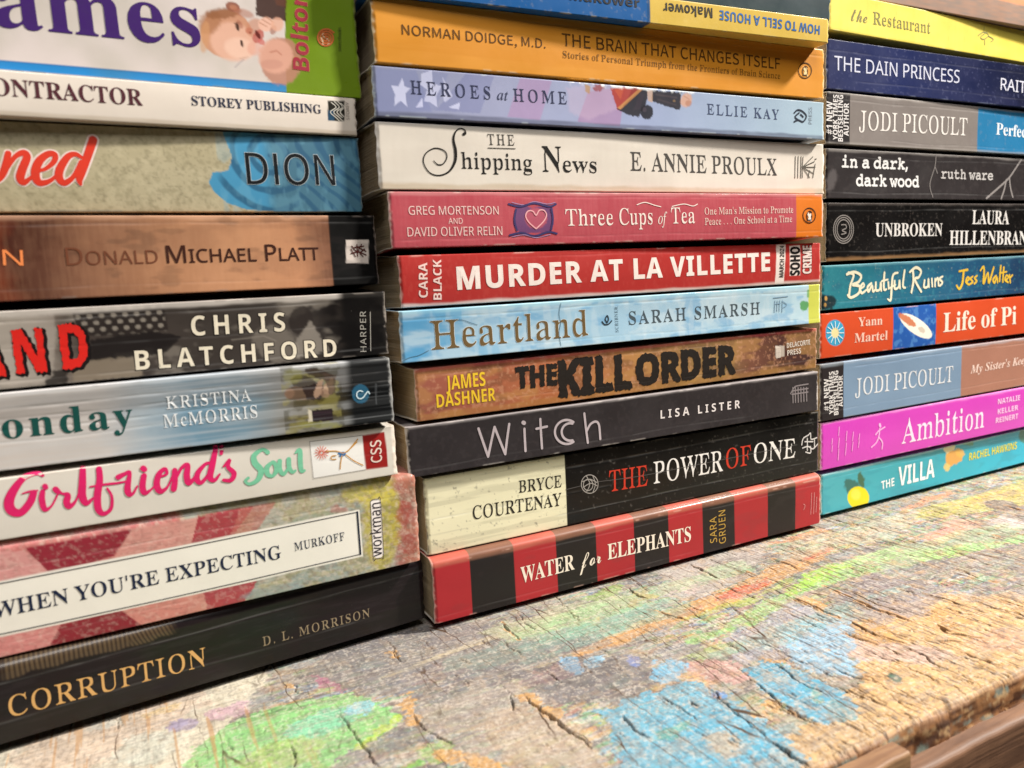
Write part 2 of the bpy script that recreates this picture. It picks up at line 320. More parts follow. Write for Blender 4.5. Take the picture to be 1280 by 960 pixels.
'0':[288,[144,-5,-18,1,-32,8,-25,16,-21,24,-12,24,-9,27,-5,31,-4,54,1,37,8,49,10,33,9,17,11,15,25,20,28,11,34,4,34,-4,28,-12,24,-20,9,-13,17,-37,8,-30,4,-33,2,-37,-3,-54,-6,-31,-11,-34,-9,-17,-11,-15,-24,-20,-28,-10],[144,56,17,4,13,10,9,17,8,39,3,54,-3,54,-8,39,-9,17,-13,11,-17,3,-17,-3,-14,-11,-9,-17,-8,-39,-2,-54,2,-54,8,-39,9,-17,14,-10]],
'1':[288,[132,0,0,208,2,72,-26,-25,-41,-33,-37,46,116,92,62,0,0,-360]],
'2':[288,[20,0,0,53,135,138,23,34,6,17,2,17,-3,19,-9,13,-14,8,-18,3,-20,-3,-20,-7,-41,-27,-42,49,33,25,19,10,38,13,18,2,38,0,30,-6,13,-6,16,-9,13,-12,11,-14,8,-15,4,-16,2,-18,-6,-38,-6,-16,-21,-33,-44,-47,-70,-66,0,-4,157,0,0,-64]],
'4':[288,[162,0,0,75,-153,0,0,53,157,232,70,0,0,-226,44,0,0,-59,-44,0,0,-75],[76,134,86,0,0,73,3,66,-2,0,-15,-30]],
'A':[348,[0,0,127,362,93,0,128,-362,-82,0,-27,86,-131,0,-26,-86],[128,150,93,0,-47,156]],
'B':[339,[45,0,0,360,151,-2,32,-5,38,-13,13,-9,11,-12,7,-14,5,-17,1,-19,-2,-20,-4,-17,-8,-15,-11,-12,-14,-9,-16,-5,0,-2,17,-5,15,-8,13,-11,11,-15,4,-13,4,-33,-1,-18,-5,-17,-7,-16,-9,-13,-26,-21,-14,-7,-32,-9,-38,-3],[122,217,64,1,15,4,11,6,10,13,3,18,-4,17,-11,12,-12,5,-16,3,-60,1],[122,63,49,0,21,2,16,4,11,7,11,16,3,20,-4,18,-10,14,-12,7,-16,4,-69,2]],
'C':[321,[191,-5,-51,6,-28,10,-26,17,-23,24,-17,30,-9,30,-6,32,-1,53,8,49,11,30,19,30,24,25,27,18,29,10,32,5,36,0,36,-6,52,-18,-25,-62,-41,16,-20,6,-20,2,-20,-3,-19,-6,-15,-10,-13,-14,-7,-12,-10,-27,-4,-16,-2,-35,5,-51,4,-14,12,-24,10,-11,12,-9,13,-6,16,-4,18,-2,22,2,37,7,33,11,0,-64,-47,-15]],
'D':[373,[45,0,0,360,113,0,36,-2,48,-12,30,-15,15,-10,24,-26,17,-28,10,-30,5,-35,0,-38,-5,-36,-10,-32,-15,-27,-21,-23,-22,-16,-26,-13,-29,-10,-50,-7],[122,63,53,1,19,4,17,6,14,8,12,11,10,13,8,15,5,18,5,43,-1,19,-6,33,-5,13,-15,22,-11,11,-13,7,-33,9,-59,1]],
'E':[282,[45,0,0,360,208,0,0,-63,-131,0,0,-47,0,-32,122,0,0,-62,-122,0,0,-93,131,0,0,-63]],
'F':[277,[45,0,0,360,207,0,0,-63,-131,0,0,-92,122,0,0,-63,-122,0,0,-142]],
'G':[365,[197,-5,-38,3,-34,9,-28,15,-13,9,-20,22,-15,26,-15,46,-5,56,6,52,9,31,15,28,9,12,21,21,26,17,30,13,34,8,57,1,38,-5,50,-16,-25,-61,-38,14,-22,4,-22,2,-21,-2,-20,-5,-17,-9,-15,-11,-13,-14,-10,-17,-10,-30,-3,-35,2,-33,7,-30,8,-16,10,-15,13,-11,15,-9,18,-5,21,-2,48,6,0,75,-68,0,0,63,143,0,0,-186,-59,-15,-33,-5]],
'H':[386,[45,0,0,360,77,0,0,-141,15,0,127,0,0,141,76,0,0,-360,-76,0,0,155,-142,0,0,-155]],
'I':[196,[16,0,0,43,44,21,0,31,0,201,-44,21,0,43,164,0,0,-43,-44,-21,0,-108,0,-124,44,-21,0,-43]],
'J':[167,[8,-106,-26,2,-19,4,0,63,35,-5,24,5,10,8,7,11,5,17,1,24,0,337,77,0,0,-337,-6,-49,-9,-26,-11,-17,-13,-14,-16,-10,-13,-6,-30,-6]],
'K':[335,[45,0,0,360,77,0,0,-165,30,42,97,123,85,0,-126,-159,127,-201,-87,0,-94,152,-32,-23,0,-129]],
'L':[285,[45,0,0,360,77,0,0,-297,146,0,0,-63]],
'M':[475,[45,0,0,360,104,0,85,-275,2,0,90,275,104,0,0,-360,-71,0,0,189,4,93,-2,0,-93,-282,-70,0,-87,282,-2,0,4,-95,0,-187]],
'N':[410,[45,0,0,360,97,0,156,-270,1,0,-3,83,0,187,69,0,0,-360,-97,0,-157,272,-2,0,4,-85,0,-187]],
'O':[401,[201,-5,-37,3,-32,7,-28,13,-27,22,-21,27,-14,31,-8,31,-5,52,5,52,8,31,14,30,21,27,27,22,28,12,32,8,37,3,37,-3,32,-8,27,-12,28,-22,21,-27,13,-30,9,-31,4,-52,-4,-53,-9,-31,-13,-30,-21,-27,-28,-22,-27,-13,-32,-7],[201,59,18,1,16,4,14,7,12,9,10,12,12,24,4,14,5,51,-5,50,-10,27,-6,12,-10,11,-12,9,-13,7,-17,4,-18,1,-18,-1,-16,-4,-14,-7,-12,-9,-10,-11,-12,-25,-4,-14,-6,-50,6,-51,9,-27,7,-11,10,-12,12,-9,14,-7,16,-4]],
'P':[317,[45,0,0,360,115,0,37,-2,31,-8,24,-12,21,-21,9,-15,7,-16,4,-18,1,-20,-3,-31,-10,-28,-8,-13,-22,-22,-27,-15,-15,-5,-35,-5,-52,-1,0,-128],[122,191,45,1,17,4,14,7,10,11,7,14,2,17,-3,19,-7,15,-12,10,-17,6,-56,2]],
'R':[333,[45,0,0,360,105,0,39,-2,33,-7,26,-11,24,-19,9,-14,7,-16,5,-18,1,-21,-2,-23,-7,-20,-11,-17,-14,-14,-33,-21,106,-157,-85,0,-86,138,-40,0,0,-138],[122,200,47,2,18,4,13,7,13,15,4,22,-5,22,-13,15,-13,6,-19,3,-45,1]],
'S':[278,[125,-5,-54,5,-48,17,0,71,72,-26,36,-4,24,3,16,8,9,12,3,15,-5,19,-15,14,-77,40,-28,21,-12,14,-10,16,-7,20,-2,23,2,18,3,17,7,15,9,13,12,12,24,15,30,9,17,2,37,0,18,-2,34,-8,36,-14,-25,-60,-30,12,-34,8,-20,2,-19,-3,-15,-8,-8,-11,-3,-15,4,-17,13,-13,13,-8,71,-37,31,-25,13,-18,6,-14,5,-33,-2,-19,-4,-16,-7,-16,-9,-13,-25,-21,-30,-13,-17,-4]],
'T':[292,[108,0,0,296,-98,0,0,64,272,0,0,-64,-98,0,0,-296]],
'U':[381,[189,-5,-38,3,-17,4,-30,12,-24,18,-11,12,-17,30,-5,17,-4,37,0,232,76,0,0,-220,5,-38,5,-14,8,-11,14,-10,18,-6,22,-2,23,2,18,7,13,11,8,11,5,14,4,36,0,220,76,0,0,-233,-1,-18,-8,-34,-16,-29,-12,-13,-28,-21,-30,-11,-16,-3]],
'V':[328,[122,0,-122,360,77,0,70,-222,17,-71,19,79,68,214,77,0,-123,-360]],
'W':[488,[92,0,-92,360,75,0,49,-210,15,-81,16,89,53,202,72,0,55,-212,14,-79,18,94,45,197,76,0,-92,-360,-87,0,-51,196,-14,77,-15,-77,-51,-196]],
'Y':[315,[119,0,0,138,-119,222,83,0,74,-148,75,148,83,0,-120,-220,0,-140]],
'a':[305,[106,-5,-17,1,-16,4,-15,7,-13,9,-10,13,-8,15,-4,17,-2,21,2,21,6,17,9,15,14,12,24,12,49,10,67,2,-3,31,-8,13,-14,8,-18,2,-20,-1,-19,-4,-38,-15,-25,51,32,13,17,5,37,6,40,0,36,-8,28,-15,11,-11,8,-12,6,-15,4,-17,1,-202,-53,0,-14,37,-2,0,-25,-24,-13,-8,-14,-6],[135,50,22,4,18,10,13,18,4,23,0,23,-51,-3,-17,-5,-12,-7,-10,-14,-4,-17,3,-15,7,-10,12,-5]],
'e':[298,[164,-5,-39,4,-18,5,-31,15,-14,11,-11,12,-17,28,-5,15,-6,32,0,37,6,34,10,28,9,15,23,24,14,9,15,7,34,8,19,1,35,-3,30,-11,13,-8,22,-22,9,-13,6,-15,7,-33,1,-56,-177,0,2,-20,7,-16,10,-14,13,-10,17,-6,19,-2,34,2,29,7,31,13,0,-58,-43,-15],[100,169,106,0,-4,23,-9,19,-17,12,-23,4,-20,-4,-16,-10,-8,-11,-6,-15]],
'k':[313,[39,0,0,383,75,0,0,-171,-4,-62,25,32,86,93,85,0,-109,-119,116,-156,-87,0,-79,111,-33,-25,0,-86]],
'l':[154,[39,0,0,383,75,0,0,-383]],
'n':[331,[39,0,0,275,58,0,10,-35,4,0,10,13,12,10,14,8,32,8,38,0,19,-5,16,-7,15,-11,9,-10,8,-13,8,-33,1,-200,-75,0,-1,179,-3,15,-6,11,-14,12,-20,3,-20,-2,-16,-8,-11,-13,-5,-13,-7,-34,-1,-150]],
'o':[312,[155,-5,-36,4,-17,5,-29,17,-13,11,-11,13,-15,29,-9,30,-2,34,3,37,8,31,15,26,9,12,27,20,16,7,36,8,20,1,36,-4,17,-5,29,-17,13,-11,11,-13,15,-28,9,-29,2,-35,0,-19,-6,-34,-12,-29,-18,-24,-27,-20,-15,-8,-36,-8],[156,55,18,3,15,7,10,11,10,26,4,36,-4,36,-10,25,-10,12,-15,7,-18,2,-18,-2,-15,-7,-10,-12,-10,-25,-4,-36,4,-36,10,-26,10,-11,15,-7]],
'r':[229,[39,0,0,275,57,0,11,-46,4,0,20,25,13,11,15,9,16,5,18,1,25,-2,-5,-70,-22,2,-19,-1,-18,-6,-16,-8,-13,-13,-8,-18,-3,-24,0,-140]],
't':[219,[134,-5,-24,2,-21,6,-17,11,-13,17,-7,15,-3,18,-2,155,-35,0,0,32,41,25,22,58,48,0,0,-59,77,0,0,-56,-77,0,0,-133,2,-13,7,-10,10,-6,26,-1,35,8,0,-56,-30,-9]],
'w':[432,[83,0,-78,275,75,0,35,-136,12,-76,2,0,11,75,35,137,83,0,34,-141,10,-71,2,0,13,76,36,136,74,0,-80,-275,-81,0,-50,218,-2,0,-50,-218]],
}),
'ss':(0.5405,{
' ':[131],
'A':[322,[0,0,141,362,41,0,140,-362,-47,0,-44,111,-31,0,-111,0,-43,-111],[104,152,114,0,-43,114,-15,49,-15,-54]],
'C':[319,[196,-5,-34,2,-16,4,-29,10,-27,16,-23,25,-18,30,-10,30,-6,32,-2,54,9,49,11,30,19,30,25,24,28,18,29,10,34,5,36,0,51,-8,30,-12,-18,-38,-37,13,-22,5,-41,0,-34,-8,-27,-18,-21,-23,-13,-27,-5,-15,-6,-34,2,-55,8,-32,12,-26,9,-12,24,-22,31,-13,38,-4,45,4,41,10,0,-39,-42,-12]],
'D':[368,[49,0,0,360,111,0,35,-2,45,-12,29,-15,26,-22,21,-28,12,-29,7,-32,2,-56,-5,-36,-10,-32,-15,-27,-9,-12,-22,-21,-26,-15,-30,-12,-52,-8],[94,39,71,1,20,2,34,10,28,17,11,11,18,27,6,17,7,37,0,41,-6,35,-5,15,-15,25,-9,11,-23,16,-13,6,-30,8,-35,3,-59,0]],
'E':[280,[49,0,0,360,201,0,0,-40,-156,0,0,-48,0,-64,147,0,0,-40,-147,0,0,-128,156,0,0,-40]],
'G':[367,[203,-5,-35,2,-16,4,-30,10,-28,16,-13,11,-22,28,-14,30,-12,48,-2,54,5,35,10,31,15,27,19,24,11,10,26,17,29,13,34,7,57,2,38,-5,50,-15,-17,-39,-44,14,-32,6,-35,-1,-17,-2,-30,-9,-25,-16,-20,-22,-15,-27,-9,-32,-3,-36,2,-33,7,-29,13,-29,10,-14,26,-22,26,-12,33,-6,41,0,48,8,0,107,-79,0,0,40,125,0,0,-176,-59,-15]],
'H':[374,[49,0,0,360,45,0,0,-152,77,0,108,0,0,152,45,0,0,-360,-45,0,0,168,-31,0,-154,0,0,-168]],
'I':[171,[20,0,0,26,43,10,0,76,0,212,-43,10,0,26,130,0,0,-26,-42,-10,0,-46,0,-242,42,-10,0,-26]],
'L':[264,[49,0,0,360,45,0,0,-320,158,0,0,-40]],
'M':[457,[49,0,0,360,67,0,111,-295,2,0,113,295,66,0,0,-360,-44,0,0,239,3,76,-2,0,-120,-315,-37,0,-119,316,-2,0,4,-79,0,-237]],
'N':[383,[49,0,0,360,52,0,192,-298,2,0,-3,78,0,220,42,0,0,-360,-53,0,-192,299,-2,0,4,-80,0,-219]],
'O':[394,[197,-5,-35,3,-31,7,-27,13,-27,22,-20,27,-14,31,-10,47,-2,36,2,35,10,48,14,30,20,27,27,21,27,13,31,8,36,3,34,-3,30,-8,26,-12,27,-22,21,-27,14,-30,8,-31,5,-52,-2,-36,-11,-48,-14,-30,-21,-27,-27,-22,-26,-13,-31,-7],[197,34,20,1,33,9,14,8,13,9,10,12,7,12,12,27,7,32,2,37,-5,52,-9,30,-14,24,-10,12,-13,10,-14,7,-33,9,-19,1,-20,-1,-33,-9,-14,-7,-23,-22,-15,-24,-9,-30,-5,-52,2,-37,7,-32,12,-27,7,-12,11,-12,12,-9,14,-8,34,-9]],
'P':[305,[49,0,0,360,115,-1,34,-4,27,-9,22,-14,12,-12,9,-14,6,-15,4,-18,1,-19,-1,-19,-5,-19,-7,-18,-18,-23,-12,-10,-28,-15,-16,-4,-36,-5,-62,-1,0,-140],[94,179,74,3,28,8,11,6,11,9,8,13,5,16,1,18,-2,21,-7,18,-13,13,-12,8,-16,5,-19,3,-69,1]],
'R':[314,[49,0,0,360,121,-1,37,-5,29,-12,23,-19,9,-13,6,-15,4,-18,0,-37,-3,-16,-6,-14,-12,-17,-15,-14,-35,-18,99,-161,-53,0,-87,149,-72,0,0,-149],[94,187,75,1,17,3,15,6,11,7,11,14,7,17,2,21,-2,21,-7,17,-12,12,-12,6,-15,5,-38,4,-52,0]],
'S':[277,[125,-5,-56,4,-24,6,-19,7,0,43,28,-10,35,-8,38,-3,35,4,14,5,11,7,12,12,6,14,3,16,-2,17,-6,13,-10,12,-16,10,-84,37,-26,17,-10,9,-11,13,-7,16,-4,17,-2,20,2,19,5,16,8,14,11,13,13,11,16,8,28,8,16,2,35,0,36,-5,45,-14,-15,-39,-40,14,-30,5,-36,-1,-17,-5,-14,-8,-13,-17,-4,-21,2,-17,6,-13,10,-12,14,-10,85,-37,29,-18,11,-11,9,-12,6,-13,4,-16,1,-18,-1,-18,-4,-17,-7,-15,-10,-13,-25,-19,-29,-12,-16,-4]],
'T':[280,[117,0,0,320,-112,0,0,40,270,0,0,-40,-112,0,0,-320]],
'U':[369,[183,-5,-36,3,-16,4,-28,12,-23,18,-10,12,-16,30,-5,17,-4,37,0,232,46,0,0,-233,1,-21,5,-18,7,-16,10,-14,13,-10,17,-8,19,-4,22,-2,35,4,14,6,12,7,10,9,9,14,7,16,4,18,2,19,0,233,45,0,0,-233,-4,-35,-5,-17,-15,-29,-11,-13,-27,-21,-27,-11,-16,-3]],
'V':[303,[129,0,-129,360,47,0,89,-252,15,-58,16,58,88,252,48,0,-129,-360]],
'Y':[285,[120,0,0,138,-120,222,49,0,94,-177,93,177,49,0,-120,-220,0,-140]],
'a':[283,[108,-5,-17,1,-31,10,-13,8,-10,11,-8,14,-4,17,-2,19,2,19,6,17,10,14,14,12,25,13,15,4,37,6,67,3,-2,36,-5,16,-8,11,-18,10,-23,3,-21,-2,-20,-4,-35,-15,-14,34,19,8,39,12,34,3,36,-4,14,-4,23,-14,11,-12,7,-16,5,-19,1,-206,-32,0,-9,38,-2,0,-12,-13,-25,-19,-14,-6],[118,31,22,2,19,6,16,11,10,10,7,14,5,16,1,42,-63,-3,-19,-3,-16,-5,-12,-7,-14,-17,-5,-22,4,-20,10,-14,16,-8]],
'b':[310,[171,-5,-20,1,-17,4,-15,7,-18,12,-14,15,-3,0,-9,-34,-32,0,0,383,44,0,0,-110,-2,-39,2,0,14,16,18,13,15,7,17,4,39,-1,18,-4,16,-7,15,-10,21,-23,12,-26,8,-31,2,-56,-5,-34,-10,-29,-15,-23,-13,-12,-15,-10,-16,-7,-18,-5],[164,32,17,1,15,5,12,9,11,11,11,26,4,15,2,37,-4,44,-6,18,-8,14,-10,12,-13,8,-15,4,-17,2,-19,-2,-17,-4,-13,-8,-10,-11,-6,-11,-8,-28,-3,-39,3,-37,3,-15,11,-25,10,-11,13,-9,17,-5]],
'c':[242,[151,-5,-17,1,-32,7,-28,15,-11,10,-11,13,-14,27,-8,30,-2,36,2,37,8,31,15,27,11,13,12,10,28,15,33,7,17,1,40,-4,31,-10,-13,-37,-28,8,-31,4,-18,-1,-17,-5,-13,-8,-11,-11,-9,-15,-6,-17,-4,-21,-1,-24,3,-35,9,-28,7,-12,11,-11,13,-8,16,-5,39,-1,18,4,31,11,0,-39,-30,-11]],
'e':[284,[158,-5,-36,4,-17,5,-29,15,-12,11,-11,13,-15,27,-8,29,-2,17,0,34,5,32,10,27,8,15,10,13,23,21,14,8,32,8,17,1,33,-3,27,-12,15,-11,13,-14,10,-17,10,-30,3,-17,1,-44,-185,0,1,-22,5,-19,7,-16,10,-13,12,-11,15,-7,17,-5,35,-1,29,5,42,13,0,-38,-41,-14],[75,162,137,0,-1,21,-6,19,-9,16,-12,11,-17,8,-20,2,-20,-2,-17,-7,-13,-11,-15,-25]],
'k':[269,[43,0,0,383,44,0,0,-200,-2,-44,2,0,32,40,86,91,52,0,-109,-115,117,-155,-54,0,-94,126,-30,-27,0,-99]],
'm':[471,[43,0,0,270,36,0,6,-37,3,0,9,13,11,11,14,8,14,6,31,4,20,-1,18,-4,15,-6,12,-9,10,-11,8,-14,3,0,10,14,12,11,15,9,32,10,17,1,22,-1,18,-5,16,-7,13,-10,8,-11,11,-28,3,-17,1,-196,-44,0,0,174,-2,23,-7,18,-11,13,-15,7,-20,3,-18,-1,-16,-5,-13,-7,-9,-10,-8,-12,-5,-16,-4,-38,0,-149,-44,0,0,174,-2,23,-7,18,-11,13,-16,7,-20,3,-19,-2,-15,-4,-13,-8,-9,-11,-7,-14,-8,-37,-1,-162]],
'n':[312,[43,0,0,270,36,0,6,-37,3,0,10,13,12,11,14,8,32,9,17,1,35,-3,27,-12,11,-8,9,-11,7,-13,8,-32,1,-196,-44,0,0,173,-3,23,-7,19,-12,13,-17,7,-22,3,-20,-2,-18,-4,-13,-8,-11,-11,-7,-14,-9,-37,-1,-162]],
'o':[305,[152,-5,-18,1,-32,8,-27,16,-12,12,-10,12,-15,28,-8,30,-2,34,2,35,9,31,14,26,9,11,25,20,14,7,34,8,18,1,18,-1,33,-8,27,-16,12,-11,10,-13,15,-27,7,-30,3,-33,-1,-19,-5,-33,-12,-29,-16,-23,-12,-11,-28,-17,-34,-8],[153,32,19,2,16,5,14,9,11,12,12,25,4,15,3,36,-3,35,-4,15,-12,25,-11,12,-14,8,-16,5,-20,2,-19,-2,-16,-5,-14,-8,-11,-12,-12,-25,-3,-15,-3,-35,3,-36,3,-15,13,-25,10,-12,14,-9,17,-5]],
'r':[208,[43,0,0,270,36,0,5,-49,2,0,21,27,13,11,15,9,16,6,18,1,32,-3,-6,-41,-29,4,-20,-3,-19,-8,-16,-14,-13,-18,-10,-30,-1,-18,0,-144]],
's':[242,[111,-5,-49,4,-36,13,0,40,18,-7,37,-11,31,-3,20,1,17,4,12,6,11,12,4,17,-1,9,-5,9,-7,8,-12,8,-73,31,-30,18,-12,13,-8,17,-2,20,3,21,9,17,16,15,25,12,31,6,17,0,46,-4,40,-14,-15,-35,-36,12,-19,4,-19,1,-24,-2,-18,-7,-10,-10,-4,-14,2,-10,5,-9,8,-7,31,-16,55,-22,29,-18,11,-14,7,-16,3,-19,-2,-19,-5,-16,-10,-14,-12,-11,-13,-7,-30,-10]],
'u':[312,[138,-5,-35,4,-28,11,-10,8,-9,11,-7,13,-5,15,-4,36,0,177,45,0,0,-174,2,-23,7,-18,12,-13,17,-8,22,-2,20,1,18,5,14,8,10,11,8,14,8,36,1,163,45,0,0,-270,-37,0,-6,36,-2,0,-10,-13,-12,-10,-14,-8,-33,-9]],
'w':[396,[80,1,-74,270,45,0,41,-159,14,-66,2,0,15,61,51,164,49,0,52,-170,12,-55,2,0,11,50,45,175,46,0,-75,-270,-52,0,-53,172,-12,51,-2,0,-12,-51,-55,-172]],
}),
'sl':(0.5334,{
' ':[110],
',':[137,[37,-93,30,17,22,23,15,29,5,33,-11,39,-27,14,-24,-8,-10,-24,10,-23,23,-8,5,1,-13,-40,-36,-27]],
'.':[137,[68,-6,23,9,10,25,-10,24,-23,10,-23,-10,-9,-24,9,-25]],
'A':[299,[2,0,46,0,35,110,131,0,35,-110,48,0,-123,360,-50,0],[94,146,53,177,2,0,54,-177]],
'B':[323,[50,0,114,0,38,3,33,9,28,14,20,21,13,26,5,33,-6,33,-15,25,-23,17,-30,11,0,2,29,17,18,27,6,34,-6,34,-17,24,-26,17,-34,10,-41,3,-106,0],[95,207,0,117,55,0,47,-5,29,-19,9,-34,-9,-31,-28,-21,-50,-7],[95,36,0,136,63,0,42,-4,31,-12,18,-20,7,-29,-7,-31,-19,-23,-31,-12,-41,-5]],
'C':[313,[185,-6,33,3,29,10,26,16,23,22,-25,29,-25,-22,-27,-14,-32,-5,-32,5,-27,14,-23,21,-16,30,-10,36,-4,42,4,42,10,36,17,29,23,21,28,13,32,5,41,-10,32,-24,25,29,-25,22,-33,16,-41,6,-33,-3,-30,-9,-28,-16,-23,-21,-19,-27,-14,-32,-9,-37,-4,-41,4,-42,8,-37,14,-32,19,-26,23,-21,27,-16,30,-9]],
'D':[338,[50,0,91,0,39,3,33,9,29,15,24,21,19,26,13,31,8,36,3,40,-3,41,-8,36,-14,30,-18,26,-24,20,-29,14,-35,9,-39,3,-89,0],[95,37,0,286,41,0,38,-4,32,-12,25,-21,17,-27,11,-36,3,-42,-3,-42,-11,-35,-17,-29,-25,-21,-32,-12,-38,-5]],
'E':[289,[50,0,212,0,0,39,-167,0,0,131,136,0,0,39,-136,0,0,113,162,0,0,38,-207,0]],
'F':[271,[50,0,45,0,0,162,137,0,0,38,-137,0,0,122,162,0,0,38,-207,0]],
'G':[338,[191,-6,34,3,31,8,26,14,20,16,0,152,-118,0,0,-38,76,0,0,-94,-28,-16,-37,-6,-35,5,-30,14,-24,21,-17,30,-10,36,-4,42,4,42,11,36,18,29,24,21,29,13,34,5,32,-5,25,-12,21,-17,24,29,-18,16,-23,14,-28,11,-34,3,-35,-3,-31,-9,-29,-16,-24,-21,-19,-27,-15,-32,-9,-37,-4,-41,4,-42,9,-37,14,-32,19,-26,24,-21,28,-16,31,-9]],
'H':[358,[50,0,45,0,0,170,33,0,135,0,0,-170,45,0,0,360,-45,0,0,-151,-101,0,-67,0,0,151,-45,0]],
'I':[144,[50,0,45,0,0,360,-45,0]],
'L':[267,[50,0,202,0,0,39,-157,0,0,321,-45,0]],
'M':[399,[50,0,40,0,0,199,-6,106,2,0,98,-269,30,0,97,269,2,0,-6,-106,0,-199,42,0,0,360,-54,0,-94,-268,-2,0,-95,268,-54,0]],
'N':[355,[50,0,42,0,0,189,-5,113,2,0,39,-75,131,-227,46,0,0,360,-43,0,1,-216,6,-85,-3,0,-39,74,-131,227,-46,0]],
'O':[364,[182,-6,33,3,29,10,27,16,22,21,18,27,14,32,8,37,3,41,-3,41,-8,37,-14,32,-18,26,-22,21,-27,16,-29,9,-33,3,-32,-3,-30,-9,-26,-16,-23,-21,-18,-26,-13,-32,-9,-37,-3,-41,3,-41,9,-37,13,-32,18,-27,23,-21,26,-16,30,-10],[182,33,-30,5,-26,14,-22,22,-16,29,-9,36,-4,42,4,42,9,36,16,29,22,21,26,13,30,5,31,-5,26,-13,21,-21,16,-29,10,-36,3,-42,-3,-42,-10,-36,-16,-29,-21,-22,-26,-14]],
'R':[312,[95,189,0,134,60,0,48,-6,30,-20,10,-38,-10,-39,-30,-23,-48,-8],[247,0,51,0,-91,158,33,13,26,21,16,29,6,38,-6,39,-17,29,-27,19,-35,11,-41,3,-112,0,0,-360,45,0,0,153,65,0]],
'S':[293,[149,-6,42,5,34,14,25,22,16,28,6,33,-6,35,-16,26,-23,20,-30,15,-79,35,-22,19,-10,29,9,27,23,18,36,7,31,-4,27,-12,24,-18,23,29,-21,18,-25,14,-28,9,-31,3,-37,-4,-31,-13,-25,-20,-15,-27,-6,-31,7,-34,17,-26,24,-19,108,-51,21,-19,8,-30,-9,-31,-25,-20,-41,-8,-37,6,-34,15,-28,24,-27,-31,25,-22,30,-17,33,-11]],
'T':[294,[124,0,46,0,0,322,109,0,0,38,-264,0,0,-38,109,0]],
}),
'sr':(0.4906,{
' ':[138],
"'":[119,[48,242,-2,103,-2,17,-5,17,41,0,-5,-17,-2,-17,-1,-103]],
'.':[142,[71,-7,-11,2,-7,6,-3,28,3,27,7,6,11,2,11,-2,7,-6,3,-27,-3,-28,-7,-6]],
'A':[345,[-5,0,6,7,-5,7,12,3,13,7,12,13,18,51,23,45,7,29,23,59,7,15,24,29,10,15,20,88,10,0,10,-45,10,-30,39,-90,14,-45,23,-45,19,-45,14,-24,15,-17,15,-9,12,-4,-6,-7,8,-7,-164,0,7,7,-7,7,22,3,19,7,12,12,0,11,-7,17,-11,20,-14,21,-123,0,-28,-67,13,-18,32,-6,-8,0,-1,-7,9,-7],[88,127,113,0,-2,16,-34,78,-10,16,-15,15]],
'B':[350,[15,0,8,7,-7,7,21,3,19,8,16,16,5,24,-1,81,4,48,-3,33,-3,85,-7,14,-13,10,-13,6,-26,5,8,6,-8,7,186,-1,43,-6,17,-6,13,-8,10,-9,6,-11,5,-26,0,-33,-7,-30,-9,-12,-13,-9,-19,-8,-32,-6,34,-5,21,-8,16,-9,12,-10,7,-12,7,-30,0,-36,-7,-32,-7,-14,-10,-12,-11,-8,-13,-7,-34,-9,-42,-3],[132,199,42,2,21,5,16,9,14,14,12,19,4,25,-2,22,-9,18,-12,13,-21,13,-26,4,-16,-2,-14,-5,-11,-10,-4,-17,1,-73,1,-19],[175,19,21,2,18,7,15,11,11,11,9,14,5,17,2,20,-3,21,-7,17,-10,14,-12,11,-13,8,-16,6,-18,3,-44,2,-5,-17,-1,-16,-2,-98,5,-16,14,-10,15,-5]],
'C':[370,[203,-8,-34,2,-16,4,-29,10,-28,18,-12,12,-20,28,-8,17,-9,29,-7,50,0,36,3,34,13,45,17,31,11,14,28,22,27,13,32,8,49,2,33,-6,45,-16,9,-1,16,6,9,18,12,0,-8,-36,-1,-17,9,-54,1,-17,-13,0,-13,36,-9,16,-12,13,-32,25,-18,9,-19,6,-19,1,-16,-1,-27,-9,-25,-19,-12,-13,-19,-34,-12,-43,-3,-25,0,-53,4,-23,12,-40,10,-17,23,-27,27,-17,15,-6,16,-3,33,0,31,8,31,17,29,24,13,15,4,-7,7,-7,-9,-15,-12,-13,-13,-12,-28,-19,-32,-12,-17,-4]],
'D':[392,[19,0,7,7,-7,7,19,3,18,6,16,14,5,22,-1,34,1,203,-6,26,-17,15,-19,7,-21,3,8,6,-8,7,161,0,40,-2,36,-7,16,-5,27,-14,11,-9,19,-22,14,-28,9,-34,4,-38,0,-43,-8,-57,-11,-31,-15,-25,-23,-20,-15,-7,-16,-7,-38,-8,-44,-3],[176,19,19,2,18,5,17,8,15,11,24,27,15,29,5,18,4,19,3,43,-5,49,-5,22,-16,36,-23,26,-26,18,-29,9,-16,1,-17,-1,-17,-6,-13,-12,-4,-19,2,-33,-2,-214,4,-19,14,-11,16,-6]],
'E':[349,[14,0,8,7,-8,6,22,3,20,7,16,15,6,24,-1,82,6,33,0,16,-6,33,1,66,-5,28,-17,16,-20,8,-21,3,8,6,-8,7,293,0,-8,-18,3,-18,11,-36,1,-35,-12,0,-10,42,-9,15,-13,11,-14,7,-32,9,-57,3,-20,-5,-12,-6,-7,-9,-2,-13,0,-81,2,-16,4,-16,42,2,19,6,14,11,7,10,5,14,8,36,13,0,-1,-33,-4,-16,-13,-33,2,-16,13,-33,3,-49,-14,0,-9,50,-10,16,-16,10,-21,5,-38,2,-5,-18,-1,-17,-1,-88,5,-16,16,-9,16,-5,38,-1,47,9,18,7,16,9,14,12,11,15,18,39,15,0,-8,-32,-17,-49,-4,-16,3,-16]],
